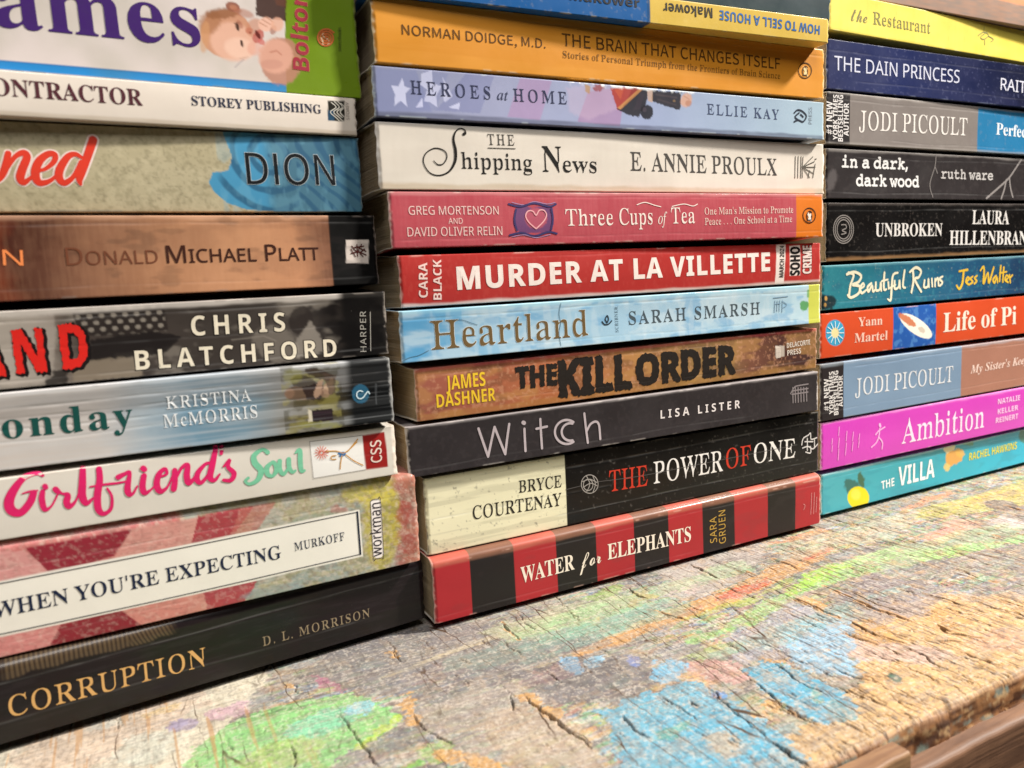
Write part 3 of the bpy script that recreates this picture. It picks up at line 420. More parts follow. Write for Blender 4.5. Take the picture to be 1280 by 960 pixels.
'F':[320,[15,0,8,7,-8,7,22,4,20,9,16,15,5,24,-2,66,4,49,-4,50,1,65,-5,24,-17,15,-20,7,-21,5,8,6,-8,7,290,0,-8,-18,3,-18,11,-36,1,-35,-13,0,-8,38,-7,14,-15,16,-22,11,-29,7,-49,2,-10,-1,-21,-7,-10,-7,-2,-11,2,-85,1,-18,4,-17,40,2,19,7,15,10,7,10,5,14,7,36,14,0,-1,-33,-4,-16,-12,-33,2,-16,12,-33,3,-50,-14,0,-7,40,-5,15,-7,10,-15,11,-19,6,-40,2,-4,-16,-1,-97,2,-17,9,-13,13,-10,14,-5,35,-5,-8,-7,8,-7]],
'H':[414,[15,0,8,7,-8,7,22,3,19,8,16,15,5,24,-1,67,4,51,-4,50,1,67,-5,22,-16,14,-20,8,-20,4,7,6,-8,7,174,0,-8,-7,7,-6,-27,-6,-12,-5,-13,-8,-7,-12,-2,-17,0,-67,2,-17,8,-17,140,0,8,17,2,17,0,67,-1,17,-8,12,-12,8,-12,5,-28,6,7,6,-7,7,172,0,-7,-7,7,-6,-21,-4,-19,-8,-16,-13,-5,-23,1,-67,-4,-50,4,-51,-1,-67,4,-23,16,-15,20,-9,21,-3,-7,-7,7,-7,-172,0,7,7,-7,7,21,3,19,7,17,15,6,25,-4,95,-8,16,-25,0,-115,0,-8,-16,-4,-95,6,-24,16,-15,19,-8,22,-3,-7,-7,7,-7]],
'I':[206,[13,0,8,7,-7,7,20,4,19,7,18,13,6,21,0,247,-6,20,-17,12,-18,6,-23,3,8,6,-8,7,178,0,-8,-7,8,-6,-22,-3,-18,-6,-17,-12,-6,-20,-1,-245,2,-15,8,-11,25,-14,29,-7,-7,-7,8,-7]],
'J':[261,[86,-52,-24,3,-20,7,-15,10,-9,14,-5,17,-2,19,1,17,3,13,8,8,12,3,14,-3,7,-7,3,-12,-1,-27,-6,-20,2,-5,10,-13,19,-4,17,3,15,9,11,16,5,21,3,64,0,209,-2,19,-7,14,-13,10,-14,7,-32,7,7,6,-8,7,181,0,-8,-7,7,-6,-27,-6,-14,-7,-13,-9,-6,-15,-1,-263,-6,-39,-5,-16,-7,-13,-10,-11,-13,-9,-16,-6]],
'K':[404,[15,0,8,7,-7,7,21,3,20,8,16,15,5,24,-1,67,4,51,-5,50,2,67,-6,22,-16,14,-19,8,-21,4,8,6,-8,7,173,0,-8,-7,8,-6,-28,-6,-12,-5,-12,-8,-8,-12,-2,-17,1,-81,2,-17,10,-16,26,12,14,12,38,49,54,57,7,16,-7,9,-16,5,-24,2,8,6,-8,7,149,0,-8,-7,4,-6,3,0,-16,-2,-14,-3,-31,-15,-16,-12,-66,-66,-27,-24,16,-25,110,-138,37,-35,11,-7,23,-6,-7,-7,8,-7,-183,0,7,7,-6,7,29,2,21,11,-3,10,-87,106,-25,26,-32,-12,-3,-93,5,-24,16,-15,20,-8,22,-3,-8,-7,8,-7]],
'L':[337,[15,0,8,7,-8,7,22,3,19,8,16,15,5,24,-1,33,1,202,-5,23,-17,14,-19,7,-20,4,7,6,-8,7,180,0,-8,-7,8,-6,-31,-4,-12,-5,-13,-9,-9,-12,-3,-18,0,-250,5,-12,12,-8,25,-7,51,2,29,7,18,8,16,11,13,13,14,26,13,33,15,0,-7,-35,-18,-52,-3,-18,3,-17]],
'M':[501,[13,0,7,7,-6,7,21,3,15,8,10,14,1,24,-1,207,1,16,9,32,-4,11,-12,7,-12,6,-27,5,7,6,-8,7,127,0,0,-15,5,-16,72,-170,17,-31,16,-15,72,170,7,15,24,31,8,16,-1,15,124,0,-7,-7,7,-6,-20,-4,-18,-8,-14,-14,-7,-22,0,-17,1,-234,6,-14,13,-10,13,-6,25,-4,-7,-7,8,-7,-169,0,7,7,-7,7,27,6,13,6,12,9,7,13,1,217,-1,17,-4,17,-10,16,-9,-15,-68,-165,-7,-15,-33,-45,-18,-75,-10,0,-10,44,-9,29,-82,191,-16,29,-17,14,1,-211,-1,-33,1,-25,10,-15,16,-7,23,-2,-7,-7,7,-7]],
'N':[390,[319,-8,-51,74,-144,173,-23,25,-19,13,2,-238,8,-15,15,-7,22,-3,-6,-7,6,-7,-112,0,6,7,-6,7,26,4,12,6,8,9,1,12,-4,33,0,164,2,16,11,33,-2,16,-27,26,-14,9,-12,5,5,6,-7,7,105,0,5,-13,9,-12,134,-164,23,-25,19,-13,-2,132,4,50,-2,12,-8,9,-11,5,-28,6,7,6,-7,7,113,0,-7,-7,7,-6,-22,-4,-14,-7,-8,-15,0,-152,-1,-16,-14,-32,-4,-17,1,-16,17,-96]],
'O':[415,[206,-8,-38,3,-34,11,-29,17,-24,23,-19,27,-12,33,-7,36,-3,38,3,38,7,36,12,32,19,28,24,23,30,17,36,11,39,3,38,-3,34,-11,29,-16,24,-23,18,-27,12,-33,8,-36,2,-39,-2,-38,-8,-36,-12,-33,-18,-27,-25,-23,-30,-17,-35,-11],[209,10,15,1,25,9,24,19,11,13,19,33,6,20,8,48,2,27,-6,57,-9,32,-14,27,-22,27,-15,12,-15,9,-16,5,-17,1,-14,-1,-26,-9,-24,-19,-11,-13,-18,-33,-7,-20,-8,-48,-1,-27,6,-57,9,-32,14,-26,22,-28,15,-12,15,-8,15,-6]],
'P':[330,[15,0,8,7,-8,7,22,3,19,8,16,15,5,24,-1,50,4,51,-4,50,1,84,-5,22,-16,14,-20,8,-20,4,7,6,-8,7,195,-1,44,-7,24,-13,11,-11,8,-14,5,-15,3,-37,-3,-33,-3,-14,-6,-14,-9,-11,-22,-15,-31,-9,-40,-4,-53,0,-9,-16,-4,-82,6,-24,16,-15,19,-8,22,-3,-7,-7,7,-7],[134,182,49,2,20,6,17,10,14,14,10,21,4,25,-3,25,-8,21,-13,15,-16,11,-17,7,-20,2,-14,-2,-13,-4,-13,-8,-5,-12,1,-100,1,-17]],
'R':[374,[15,0,8,7,-8,7,22,3,19,8,16,15,5,24,-1,67,4,51,-4,50,1,67,-5,22,-16,14,-20,8,-20,4,7,6,-8,7,157,0,42,-2,50,-10,22,-11,11,-11,8,-12,4,-15,3,-35,-3,-34,-5,-14,-7,-12,-12,-11,-17,-9,-26,-7,16,-28,65,-95,11,-14,22,-20,10,-5,13,-1,-13,0,-1,-7,12,-7,-106,0,-4,14,-7,14,-54,84,-14,28,-12,14,-16,14,-31,0,-5,-18,-3,-86,6,-24,16,-15,19,-8,22,-3,-7,-7,7,-7],[134,185,46,1,18,4,16,6,13,8,21,25,7,17,2,19,-4,24,-10,18,-14,15,-16,11,-16,6,-20,2,-18,-2,-16,-5,-14,-11,-4,-18,2,-86,1,-17]],
'S':[308,[35,-8,8,33,1,16,-8,50,-2,34,15,0,10,-42,5,-17,9,-14,11,-13,16,-12,18,-8,18,-6,20,-1,18,2,17,5,15,9,17,19,8,24,-2,16,-11,15,-16,13,-71,36,-31,19,-23,19,-7,11,-12,28,-5,34,0,21,2,19,5,16,8,15,10,12,14,10,16,8,18,4,37,1,74,-16,12,4,5,12,13,0,-7,-33,0,-16,6,-34,2,-33,-13,0,-11,37,-8,15,-11,14,-28,21,-22,9,-22,4,-24,-4,-20,-11,-15,-16,-8,-20,3,-19,12,-16,28,-18,88,-43,16,-10,11,-11,12,-17,7,-18,4,-21,2,-45,-3,-19,-6,-18,-9,-16,-13,-13,-17,-11,-31,-10,-38,-4,-27,2,-58,16,-13,-4,-6,-14]],
'T':[335,[75,0,8,7,-8,7,23,2,20,8,18,16,6,24,-2,262,-4,16,-38,-1,-18,-4,-17,-8,-15,-10,-11,-13,-7,-16,-7,-39,-15,0,2,36,9,37,2,18,-6,18,303,0,-6,-18,2,-18,9,-37,1,-36,-13,0,-8,40,-7,16,-11,13,-15,10,-17,7,-19,4,-41,1,-3,-16,1,-213,-1,-49,5,-25,17,-15,21,-8,24,-2,-8,-7,8,-7]],
'U':[389,[196,-10,-44,4,-34,10,-12,9,-9,10,-7,11,-10,30,-5,37,1,198,-5,22,-17,14,-19,8,-20,4,7,6,-8,7,173,0,-7,-7,7,-6,-28,-6,-12,-5,-12,-8,-7,-12,-2,-17,0,-189,2,-21,5,-19,9,-16,13,-13,18,-13,20,-8,24,-2,20,1,17,4,15,7,12,9,11,12,8,15,5,17,4,20,3,196,-2,22,-8,14,-16,8,-24,4,6,6,-6,7,111,0,-7,-7,6,-6,-19,-5,-13,-9,-7,-14,0,-198,-5,-40,-11,-31,-17,-25,-12,-10,-14,-9,-35,-12]],
'W':[483,[137,-8,-10,60,-8,31,-78,228,-11,16,-14,11,-13,6,-11,3,6,6,-8,7,150,0,-8,-7,7,-6,-23,-6,-12,-6,-8,-11,1,-13,55,-158,9,-16,15,-16,45,110,34,48,-14,36,-13,16,-15,9,-29,7,7,6,-7,7,161,0,-8,-7,7,-6,-28,-6,-17,-16,-3,-8,13,-43,42,-111,9,-16,15,-16,63,190,-2,12,-9,7,-27,7,5,6,-5,7,91,0,-5,-7,4,-6,-12,-5,-11,-9,-8,-14,-50,-158,-7,-15,-31,-47,-10,-46,-10,-61,-12,0,-14,78,-9,32,-42,111,-9,15,-15,16,-43,-104,-33,-44,-6,-15,-20,-89]],
'X':[372,[12,0,7,7,-7,7,14,2,17,7,17,13,14,17,28,42,31,42,33,28,-39,56,-43,70,-28,32,-16,13,-14,8,-14,3,14,0,1,6,-13,7,176,0,-8,-7,6,-6,-34,-5,-18,-14,1,-9,42,-59,13,-16,17,-15,59,84,5,14,-12,15,-27,5,7,6,-7,7,125,0,-10,-7,2,-6,10,0,-24,-3,-20,-10,-13,-10,-13,-13,-50,-73,-32,-29,54,-82,41,-68,27,-27,12,-10,11,-6,12,-2,-13,0,-1,-7,12,-7,-173,0,10,7,-2,7,-9,0,33,4,21,14,-2,13,-49,72,-11,14,-16,13,-69,-95,-4,-13,13,-17,29,-5,-7,-7,7,-7]],
'Y':[337,[83,0,8,7,-8,7,22,3,19,8,16,15,5,24,-3,77,-20,30,-64,120,-10,15,-18,22,-17,11,-18,6,5,8,-8,7,169,0,-8,-7,6,-7,-17,-1,-24,-9,-9,-7,0,-8,61,-113,11,-15,15,-15,79,130,4,14,-12,18,-33,6,10,0,1,7,-9,7,109,0,-6,-7,5,-7,-23,-10,-12,-11,-72,-124,-10,-13,-28,-27,-5,-16,-1,-81,6,-24,16,-15,19,-8,22,-3,-7,-7,7,-7]],
'a':[272,[201,-8,-20,4,-10,12,-11,20,-33,-22,-17,-7,-17,-5,-17,-1,-23,4,-14,12,-7,18,-1,23,6,32,7,13,19,19,24,12,32,13,46,11,5,20,0,21,-6,19,-13,13,-15,8,-19,3,-27,-5,-13,-12,-1,-5,8,-20,0,-9,0,-13,-2,-10,-8,-7,-13,-2,-13,2,-7,8,-2,11,1,32,6,16,11,13,19,10,33,8,40,0,19,-3,27,-10,7,-7,7,-12,7,-32,0,-149,6,-7,19,-4,12,6,1,-11,-25,-23,-13,-5],[119,27,20,5,31,18,3,17,-2,33,-2,17,-9,17,-27,-8,-18,-10,-16,-14,-12,-16,-6,-20,5,-22,15,-13]],
'b':[285,[36,-9,13,50,-1,266,-4,20,-10,12,-25,8,5,7,-6,6,94,0,-7,-17,-1,-70,4,-35,10,-18,31,24,17,6,19,2,17,-2,16,-5,13,-9,11,-11,8,-14,10,-31,5,-49,-2,-38,-8,-34,-14,-28,-20,-21,-13,-8,-29,-9,-17,-1,-18,2,-17,6,-17,9,-17,13,-42,-31],[144,11,18,3,15,9,13,16,7,12,9,33,3,42,-4,43,-6,16,-9,13,-20,18,-24,5,-13,-2,-28,-15,-9,-13,-2,-17,0,-86,5,-34,9,-24,16,-14]],
'c':[232,[123,-8,-19,2,-17,5,-15,9,-13,13,-10,15,-8,18,-8,30,-3,34,3,37,8,32,7,14,18,24,11,10,14,7,30,9,17,1,23,-2,19,-5,13,-9,12,-19,3,-23,-4,-24,-6,-6,-11,-3,-15,4,-5,13,0,33,-14,19,-19,5,-14,-3,-13,-7,-11,-12,-11,-17,-7,-21,-3,-27,0,-22,3,-20,5,-17,7,-16,11,-13,18,-16,21,-10,21,-4,19,3,18,9,17,15,9,-9,-11,-15,-26,-23,-30,-13]],
'd':[293,[110,-8,-17,2,-15,5,-13,9,-11,12,-15,33,-6,30,-2,33,2,39,7,33,7,19,9,15,12,13,13,9,16,6,18,2,18,-2,16,-6,28,-23,10,16,4,32,-1,48,-6,14,-13,9,-14,5,-15,2,6,7,-7,6,104,0,-8,-16,-1,-16,1,-269,4,-16,9,-11,26,-10,-4,-7,5,-7,-45,-4,-37,-7,-13,-5,6,19,-10,20,-29,-29,-18,-8],[135,22,13,3,14,8,16,12,11,15,2,33,-1,98,-9,12,-15,10,-15,7,-14,2,-23,-6,-18,-18,-9,-15,-5,-17,-4,-45,3,-44,5,-17,9,-14,18,-18]],
'e':[238,[122,-8,-20,2,-17,5,-15,9,-12,13,-10,15,-7,18,-8,33,-1,18,1,19,8,35,2,31,5,18,10,15,13,12,16,9,18,6,19,2,22,-2,19,-6,15,-9,12,-14,7,-13,4,-15,-4,-56,6,-3,17,-3,-138,0,-3,-26,4,-22,10,-18,13,-14,16,-10,16,-6,18,-2,15,3,14,6,14,11,14,15,2,-5,6,-6,-10,-17,-12,-15,-14,-12,-31,-16,-17,-4],[90,152,71,0,7,9,2,9,-1,20,-5,17,-8,12,-12,12,-17,4,-13,-3,-13,-9,-11,-15,-8,-21,-3,-26,2,-5]],
'f':[169,[14,0,8,6,-6,7,16,4,20,11,4,10,1,20,-2,145,-6,16,-30,0,6,13,-6,13,30,0,6,17,5,55,5,15,7,12,11,10,15,8,18,4,22,1,20,-1,16,-5,11,-9,10,-16,2,-20,-1,-15,-2,-11,-7,-7,-10,-2,-11,2,-7,6,-2,20,6,31,-9,8,-12,2,-14,-2,-12,-8,-8,-13,-4,-19,-2,-21,1,-21,7,-21,47,0,-7,-13,7,-13,-46,0,-7,-17,-2,-33,-1,-117,5,-20,14,-12,16,-5,19,-2,-8,-7,8,-6]],
'g':[259,[115,-111,-45,4,-17,4,-13,7,-16,17,-2,20,4,16,9,13,27,10,-21,12,-4,15,9,51,6,10,14,10,25,9,-25,9,-15,10,-10,13,-5,14,-5,35,2,23,7,21,7,11,10,10,14,8,15,6,19,4,40,-1,39,-9,62,0,-5,-15,5,-14,-42,0,7,-16,6,-35,-2,-22,-6,-20,-10,-16,-16,-12,-14,-5,-15,-4,-42,0,-13,-2,-11,-5,-9,-9,-5,-10,11,-13,26,-4,65,-2,28,-5,18,-9,9,-13,4,-17,3,-40,-2,-16,-8,-14,-13,-12,-26,-12,-33,-8],[124,98,18,4,14,13,9,13,5,18,2,21,0,21,-5,17,-9,13,-16,13,-18,4,-17,-4,-14,-13,-9,-13,-6,-17,-1,-21,1,-21,6,-18,8,-13,15,-13],[127,-92,29,2,23,5,17,7,11,12,6,14,-3,12,-11,7,-16,5,-108,1,-16,-14,-6,-16,6,-13,15,-12,14,-5]],
'h':[301,[17,0,7,6,-6,7,23,7,11,10,5,14,1,160,-2,111,-5,15,-10,9,-12,6,-11,3,5,6,-6,6,93,0,-8,-17,-1,-16,1,-66,4,-34,10,-16,28,26,15,8,16,5,17,2,20,-3,15,-7,9,-11,6,-17,3,-21,1,-149,4,-14,11,-10,23,-7,-6,-7,7,-6,-123,0,10,6,-3,7,-7,0,23,8,12,23,4,32,0,80,-3,34,-9,14,-13,8,-16,3,-16,-4,-17,-9,-20,-16,-4,-18,-2,-124,4,-14,11,-10,23,-7,-6,-7,7,-6]],
'i':[157,[80,286,-14,3,-8,9,-3,12,-1,16,1,16,3,13,8,8,14,3,13,-3,9,-8,3,-13,0,-16,0,-16,-4,-12,-8,-9],[17,0,7,6,-6,7,23,7,12,9,4,15,-1,155,-4,16,-10,10,-12,5,-11,2,5,7,-6,6,92,0,-7,-16,-1,-17,-1,-168,4,-14,11,-9,22,-8,-5,-7,7,-6]],
'l':[158,[17,0,7,6,-6,7,23,7,12,9,4,15,-1,270,-4,15,-9,10,-12,6,-12,2,5,7,-6,6,92,0,-7,-17,-1,-16,-1,-283,4,-14,11,-9,22,-8,-5,-7,7,-6]],
'm':[438,[16,0,8,6,-6,7,23,7,11,10,5,14,0,139,0,17,-5,14,-11,10,-12,6,-11,3,4,6,-5,6,92,0,-3,-18,8,-18,28,27,15,9,15,5,15,2,20,-2,15,-6,10,-9,21,-28,28,28,15,9,17,6,17,2,20,-3,15,-7,9,-11,5,-17,4,-21,0,-149,4,-14,10,-10,23,-7,-6,-7,8,-6,-121,0,7,6,-6,7,22,8,11,9,4,14,0,112,-4,34,-8,14,-13,8,-16,3,-15,-3,-18,-10,-20,-15,-4,-15,0,-128,4,-14,11,-9,22,-8,-6,-7,7,-6,-119,0,7,6,-6,7,23,8,10,9,4,14,0,128,-2,18,-8,14,-15,8,-15,3,-16,-4,-17,-9,-19,-16,-4,-18,-2,-124,4,-14,10,-9,22,-8,-5,-7,7,-6]],
'n':[301,[17,0,7,6,-6,7,23,7,11,10,5,14,0,139,0,17,-5,14,-11,10,-12,6,-11,3,5,6,-6,6,93,0,-3,-17,9,-17,27,26,15,8,17,5,17,2,20,-3,15,-7,9,-11,6,-17,3,-21,1,-149,4,-14,11,-10,23,-7,-6,-7,7,-6,-123,0,10,6,-3,7,-7,0,23,8,12,23,4,32,0,80,-3,34,-9,14,-13,8,-16,3,-16,-4,-17,-9,-20,-16,-4,-18,-2,-124,4,-14,11,-10,23,-7,-6,-7,7,-6]],
'o':[266,[133,-8,-33,4,-14,6,-12,7,-15,13,-11,15,-8,18,-7,32,-3,35,3,35,7,32,8,18,11,15,15,13,12,7,14,6,33,4,22,-2,20,-6,17,-9,14,-12,11,-15,8,-18,8,-32,2,-36,-2,-36,-7,-32,-9,-18,-11,-15,-14,-13,-17,-9,-20,-5],[133,9,21,5,16,17,9,13,8,37,2,41,-3,48,-10,33,-23,28,-20,5,-20,-5,-24,-28,-9,-33,-3,-48,2,-41,9,-36,8,-14,17,-17]],
'p':[294,[16,-110,8,6,-6,6,27,11,10,7,3,12,-2,260,-4,20,-10,12,-24,9,5,6,-6,6,89,0,-3,-19,9,-18,24,28,14,9,15,5,17,2,18,-2,15,-5,13,-9,10,-13,9,-15,6,-17,6,-30,2,-35,-2,-36,-6,-33,-16,-35,-10,-13,-14,-9,-15,-6,-19,-2,-18,2,-16,6,-30,25,-9,-17,-4,-18,0,-54,5,-14,12,-9,12,-6,22,-4,-7,-7,8,-6],[155,22,23,6,18,19,9,14,6,17,4,44,-4,43,-4,17,-8,14,-18,18,-24,6,-16,-4,-16,-11,-18,-19,-4,-17,-1,-16,1,-99,15,-18,19,-10]],
'r':[227,[17,0,8,6,-7,7,24,7,12,9,4,15,-2,155,-5,17,-10,9,-22,7,5,7,-6,6,90,0,-3,-23,14,-23,10,16,11,13,11,10,17,10,16,4,18,-3,10,-9,1,-13,-1,-42,-5,-7,-11,-2,-11,1,-16,21,-10,5,-10,2,-14,-3,-16,-11,-13,-17,-3,-22,0,-108,6,-15,13,-9,14,-5,17,-2,-7,-7,8,-6]],
's':[228,[119,-8,-15,1,-46,14,-11,-4,-7,-10,-6,0,7,18,-2,18,-10,36,-1,18,14,0,5,-20,8,-18,11,-14,22,-15,23,-4,18,2,14,7,11,11,6,14,-9,21,-24,16,-56,29,-12,11,-7,11,-8,19,-2,21,1,21,4,19,9,16,9,10,13,7,15,4,19,1,19,-2,38,-9,8,3,5,8,7,0,-3,-19,6,-58,-11,0,-6,18,-8,14,-11,12,-18,11,-20,4,-15,-2,-13,-6,-10,-9,-5,-12,1,-12,9,-9,64,-34,15,-9,11,-10,6,-11,7,-20,3,-25,-2,-34,-5,-15,-7,-12,-11,-9,-13,-7,-16,-5]],
't':[181,[98,-7,-19,1,-13,6,-6,8,-6,29,-2,167,-5,16,-24,0,11,9,-3,8,44,55,27,43,12,0,-12,-72,5,-18,52,0,-6,-12,6,-13,-51,0,-7,-17,-2,-35,0,-86,3,-32,7,-10,12,-6,12,-2,17,7,14,20,11,-7,-9,-18,-11,-15,-13,-12,-13,-8,-15,-5]],
'u':[296,[104,-8,-22,2,-14,8,-9,12,-7,43,-1,139,-4,16,-10,11,-13,7,-12,3,5,6,-6,6,94,0,-7,-17,-2,-17,2,-153,5,-12,11,-10,13,-6,13,-2,25,6,25,18,5,16,1,16,-1,112,-5,17,-11,11,-12,6,-15,3,6,6,-6,6,97,0,-8,-16,-1,-15,1,-159,5,-15,11,-9,25,-8,-5,-6,5,-7,-45,-4,-38,-8,-12,-6,5,20,-10,20,-36,-29,-20,-8]],
'w':[344,[98,-8,-12,62,-54,140,-7,15,-8,9,-21,14,4,7,-6,6,113,0,-6,-6,5,-7,-23,-7,-6,-7,-1,-4,32,-81,9,-16,15,-17,15,35,35,51,-10,24,-9,11,-11,7,-16,5,6,6,-7,6,118,0,-7,-6,6,-7,-16,-4,-15,-12,-1,-3,23,-70,9,-16,13,-15,43,106,-1,6,-6,4,-18,5,4,6,-4,6,68,0,-4,-6,3,-6,-9,-2,-8,-6,-6,-9,-14,-42,-19,-46,-32,-45,-22,-91,-11,0,-6,49,-7,33,-17,49,-9,16,-13,17,-20,-45,-31,-45,-17,-74]],
}),
'sq':(0.4906,{
' ':[138],
"'":[119,[47,242,-5,103,-5,34,46,0,-5,-34,-5,-103]],
'A':[345,[-6,0,3,7,-2,7,13,3,12,7,11,13,20,51,20,45,10,29,23,59,32,59,28,88,12,0,26,-75,38,-90,17,-45,40,-90,13,-24,12,-17,13,-9,13,-4,-4,-7,5,-7,-166,0,4,7,-4,7,23,3,16,7,9,12,-1,11,-7,17,-21,41,-120,0,-26,-67,12,-18,31,-6,-3,0,-1,-7,5,-7],[89,127,108,0,-5,16,-33,78,-19,31]],
'C':[370,[203,-8,-34,2,-16,4,-30,10,-28,18,-14,12,-22,28,-9,17,-11,29,-8,50,1,54,12,47,15,31,23,28,29,22,28,13,32,8,49,2,33,-6,45,-16,9,-1,16,6,9,18,13,0,-5,-53,5,-71,-13,0,-15,36,-9,16,-25,26,-18,12,-17,9,-19,6,-19,1,-16,-1,-27,-9,-23,-19,-10,-13,-16,-34,-10,-43,-3,-25,0,-53,3,-23,11,-40,8,-17,20,-27,26,-17,14,-6,16,-3,33,0,31,8,31,17,28,24,13,15,13,-14,-22,-28,-13,-12,-28,-19,-32,-12,-17,-4]],
'E':[349,[14,0,8,7,-8,6,22,3,17,7,12,15,4,24,0,82,5,33,0,16,-5,33,1,66,-4,28,-13,16,-17,8,-21,3,8,6,-8,7,294,0,-6,-18,11,-54,1,-35,-12,0,-4,23,-6,19,-10,15,-13,11,-13,7,-32,9,-42,3,-25,-2,-17,-9,-4,-9,-1,-13,0,-81,3,-32,36,2,18,6,14,11,7,10,6,14,8,36,13,0,-1,-33,-10,-49,2,-16,7,-33,2,-49,-14,0,-5,37,-5,13,-10,16,-16,10,-20,5,-32,2,-3,-35,-1,-88,4,-16,10,-9,14,-5,38,-1,47,9,17,7,16,9,14,12,11,15,19,39,15,0,-21,-81,-3,-32]],
'G':[401,[212,-8,-54,6,-31,10,-30,18,-14,11,-23,28,-9,16,-11,30,-8,51,1,54,12,48,15,30,23,28,28,22,28,13,15,5,32,5,34,0,35,-6,51,-16,9,1,7,4,9,18,14,0,-5,-54,5,-71,-13,0,-18,44,-23,27,-31,23,-16,7,-16,5,-32,0,-27,-9,-23,-19,-10,-13,-17,-33,-10,-43,-3,-52,2,-39,6,-34,11,-29,14,-25,13,-15,15,-12,15,-9,17,-5,19,-2,25,3,18,9,12,14,5,20,1,23,0,22,-4,21,-13,13,-17,6,-26,3,5,6,-5,7,175,0,-5,-7,5,-6,-21,-3,-15,-6,-11,-13,-4,-21,4,-78,-26,-12,-31,-9,-31,-7]],
'H':[414,[14,0,5,7,-5,7,22,3,17,8,12,15,3,24,1,84,6,34,-6,33,-1,84,-4,22,-12,14,-16,8,-21,4,4,6,-5,7,175,0,-5,-7,5,-6,-28,-6,-10,-5,-9,-8,-5,-12,-2,-84,1,-17,4,-17,134,0,4,17,1,17,-1,84,-5,12,-9,8,-10,5,-29,6,5,6,-5,7,174,0,-5,-7,5,-6,-22,-4,-16,-8,-11,-13,-4,-23,0,-84,-6,-33,7,-51,-1,-67,4,-23,11,-15,16,-9,22,-3,-5,-7,5,-7,-174,0,5,7,-5,7,21,3,17,7,13,15,4,25,-2,95,-4,16,-22,0,-112,0,-4,-16,-1,-16,0,-79,3,-24,12,-15,17,-8,22,-3,-5,-7,5,-7]],
'I':[206,[12,0,6,7,-5,7,21,4,17,7,13,13,4,21,0,247,-4,20,-12,12,-16,6,-24,3,5,6,-5,7,180,0,-6,-7,6,-6,-23,-3,-16,-6,-12,-12,-5,-20,0,-245,1,-15,5,-11,9,-8,11,-6,30,-7,-5,-7,6,-7]],
'N':[390,[319,-8,-56,74,-144,173,-21,25,-15,13,0,-215,2,-23,8,-15,14,-7,23,-3,-3,-7,4,-7,-116,0,4,7,-3,7,27,4,10,6,7,9,2,12,-2,197,7,49,-1,16,-37,35,-13,5,3,6,-4,7,108,0,16,-25,135,-164,21,-25,15,-13,1,182,-2,12,-7,9,-10,5,-29,6,3,6,-3,7,115,0,-3,-7,3,-6,-22,-4,-15,-7,-7,-15,-2,-23,0,-145,-8,-49,8,-112]],
'O':[415,[206,-8,-38,3,-34,11,-31,17,-25,23,-21,27,-14,33,-9,36,-3,38,3,38,9,36,14,32,21,28,26,23,31,17,36,11,39,3,38,-3,34,-11,30,-16,26,-23,20,-27,15,-33,9,-36,3,-39,-3,-38,-9,-36,-15,-33,-21,-27,-26,-23,-31,-17,-35,-11],[209,10,15,1,25,9,22,19,10,13,15,33,6,20,6,48,1,27,-4,57,-8,32,-12,27,-19,27,-13,12,-15,9,-16,5,-17,1,-14,-1,-26,-9,-22,-19,-9,-13,-16,-33,-5,-20,-7,-48,0,-27,4,-57,8,-32,12,-26,19,-28,14,-12,14,-8,15,-6]],
'P':[330,[14,0,5,7,-5,7,22,3,17,8,12,15,3,24,-1,50,3,51,-3,50,1,84,-4,22,-11,14,-17,8,-21,4,7,6,-7,7,195,-1,44,-7,26,-13,13,-11,9,-14,7,-15,4,-17,1,-20,-4,-33,-5,-14,-8,-14,-21,-20,-28,-12,-36,-6,-71,-1,-5,-16,-1,-82,3,-24,12,-15,17,-8,22,-3,-5,-7,5,-7],[139,182,44,2,19,6,15,10,12,14,8,21,3,25,-3,25,-6,21,-10,15,-14,11,-16,7,-20,2,-14,-2,-11,-4,-8,-8,-3,-12,0,-100]],
'R':[374,[14,0,5,7,-5,7,22,3,17,8,12,15,3,24,-1,67,5,51,-5,50,1,67,-4,22,-11,14,-17,8,-21,4,6,6,-6,7,157,0,42,-2,50,-10,24,-11,13,-11,9,-12,6,-15,4,-16,0,-36,-4,-17,-6,-14,-10,-12,-13,-11,-18,-9,-23,-7,92,-137,19,-20,9,-5,13,-1,-6,0,-1,-7,6,-7,-109,0,-14,28,-54,84,-15,28,-23,28,-24,0,-3,-18,-1,-86,3,-24,12,-15,17,-8,22,-3,-5,-7,5,-7],[139,185,41,1,18,4,15,6,12,8,9,11,8,14,5,17,1,19,-2,24,-8,18,-11,15,-14,11,-16,6,-20,2,-17,-2,-14,-5,-9,-11,-2,-18,0,-86]],
'T':[335,[75,0,5,7,-6,7,24,2,18,8,12,16,5,24,-1,262,-2,16,-32,-1,-18,-4,-16,-8,-14,-10,-11,-13,-8,-16,-8,-39,-15,0,7,91,-3,18,309,0,-3,-18,6,-91,-13,0,-8,40,-8,16,-12,13,-14,10,-17,7,-18,4,-34,1,-1,-16,0,-262,4,-25,12,-15,18,-8,24,-2,-5,-7,5,-7]],
'U':[389,[196,-10,-44,4,-35,10,-13,9,-10,10,-9,11,-12,30,-6,37,0,198,-4,22,-12,14,-16,8,-21,4,4,6,-5,7,175,0,-5,-7,5,-6,-28,-6,-11,-5,-9,-8,-4,-12,-2,-188,2,-39,4,-19,8,-16,10,-13,16,-13,19,-8,24,-2,20,1,17,4,15,7,12,9,11,12,8,15,5,17,4,20,2,196,-2,22,-8,14,-16,8,-24,4,3,6,-3,7,113,0,-3,-7,2,-6,-19,-5,-13,-9,-7,-14,-1,-198,-5,-40,-11,-31,-17,-25,-12,-10,-14,-9,-35,-12]],
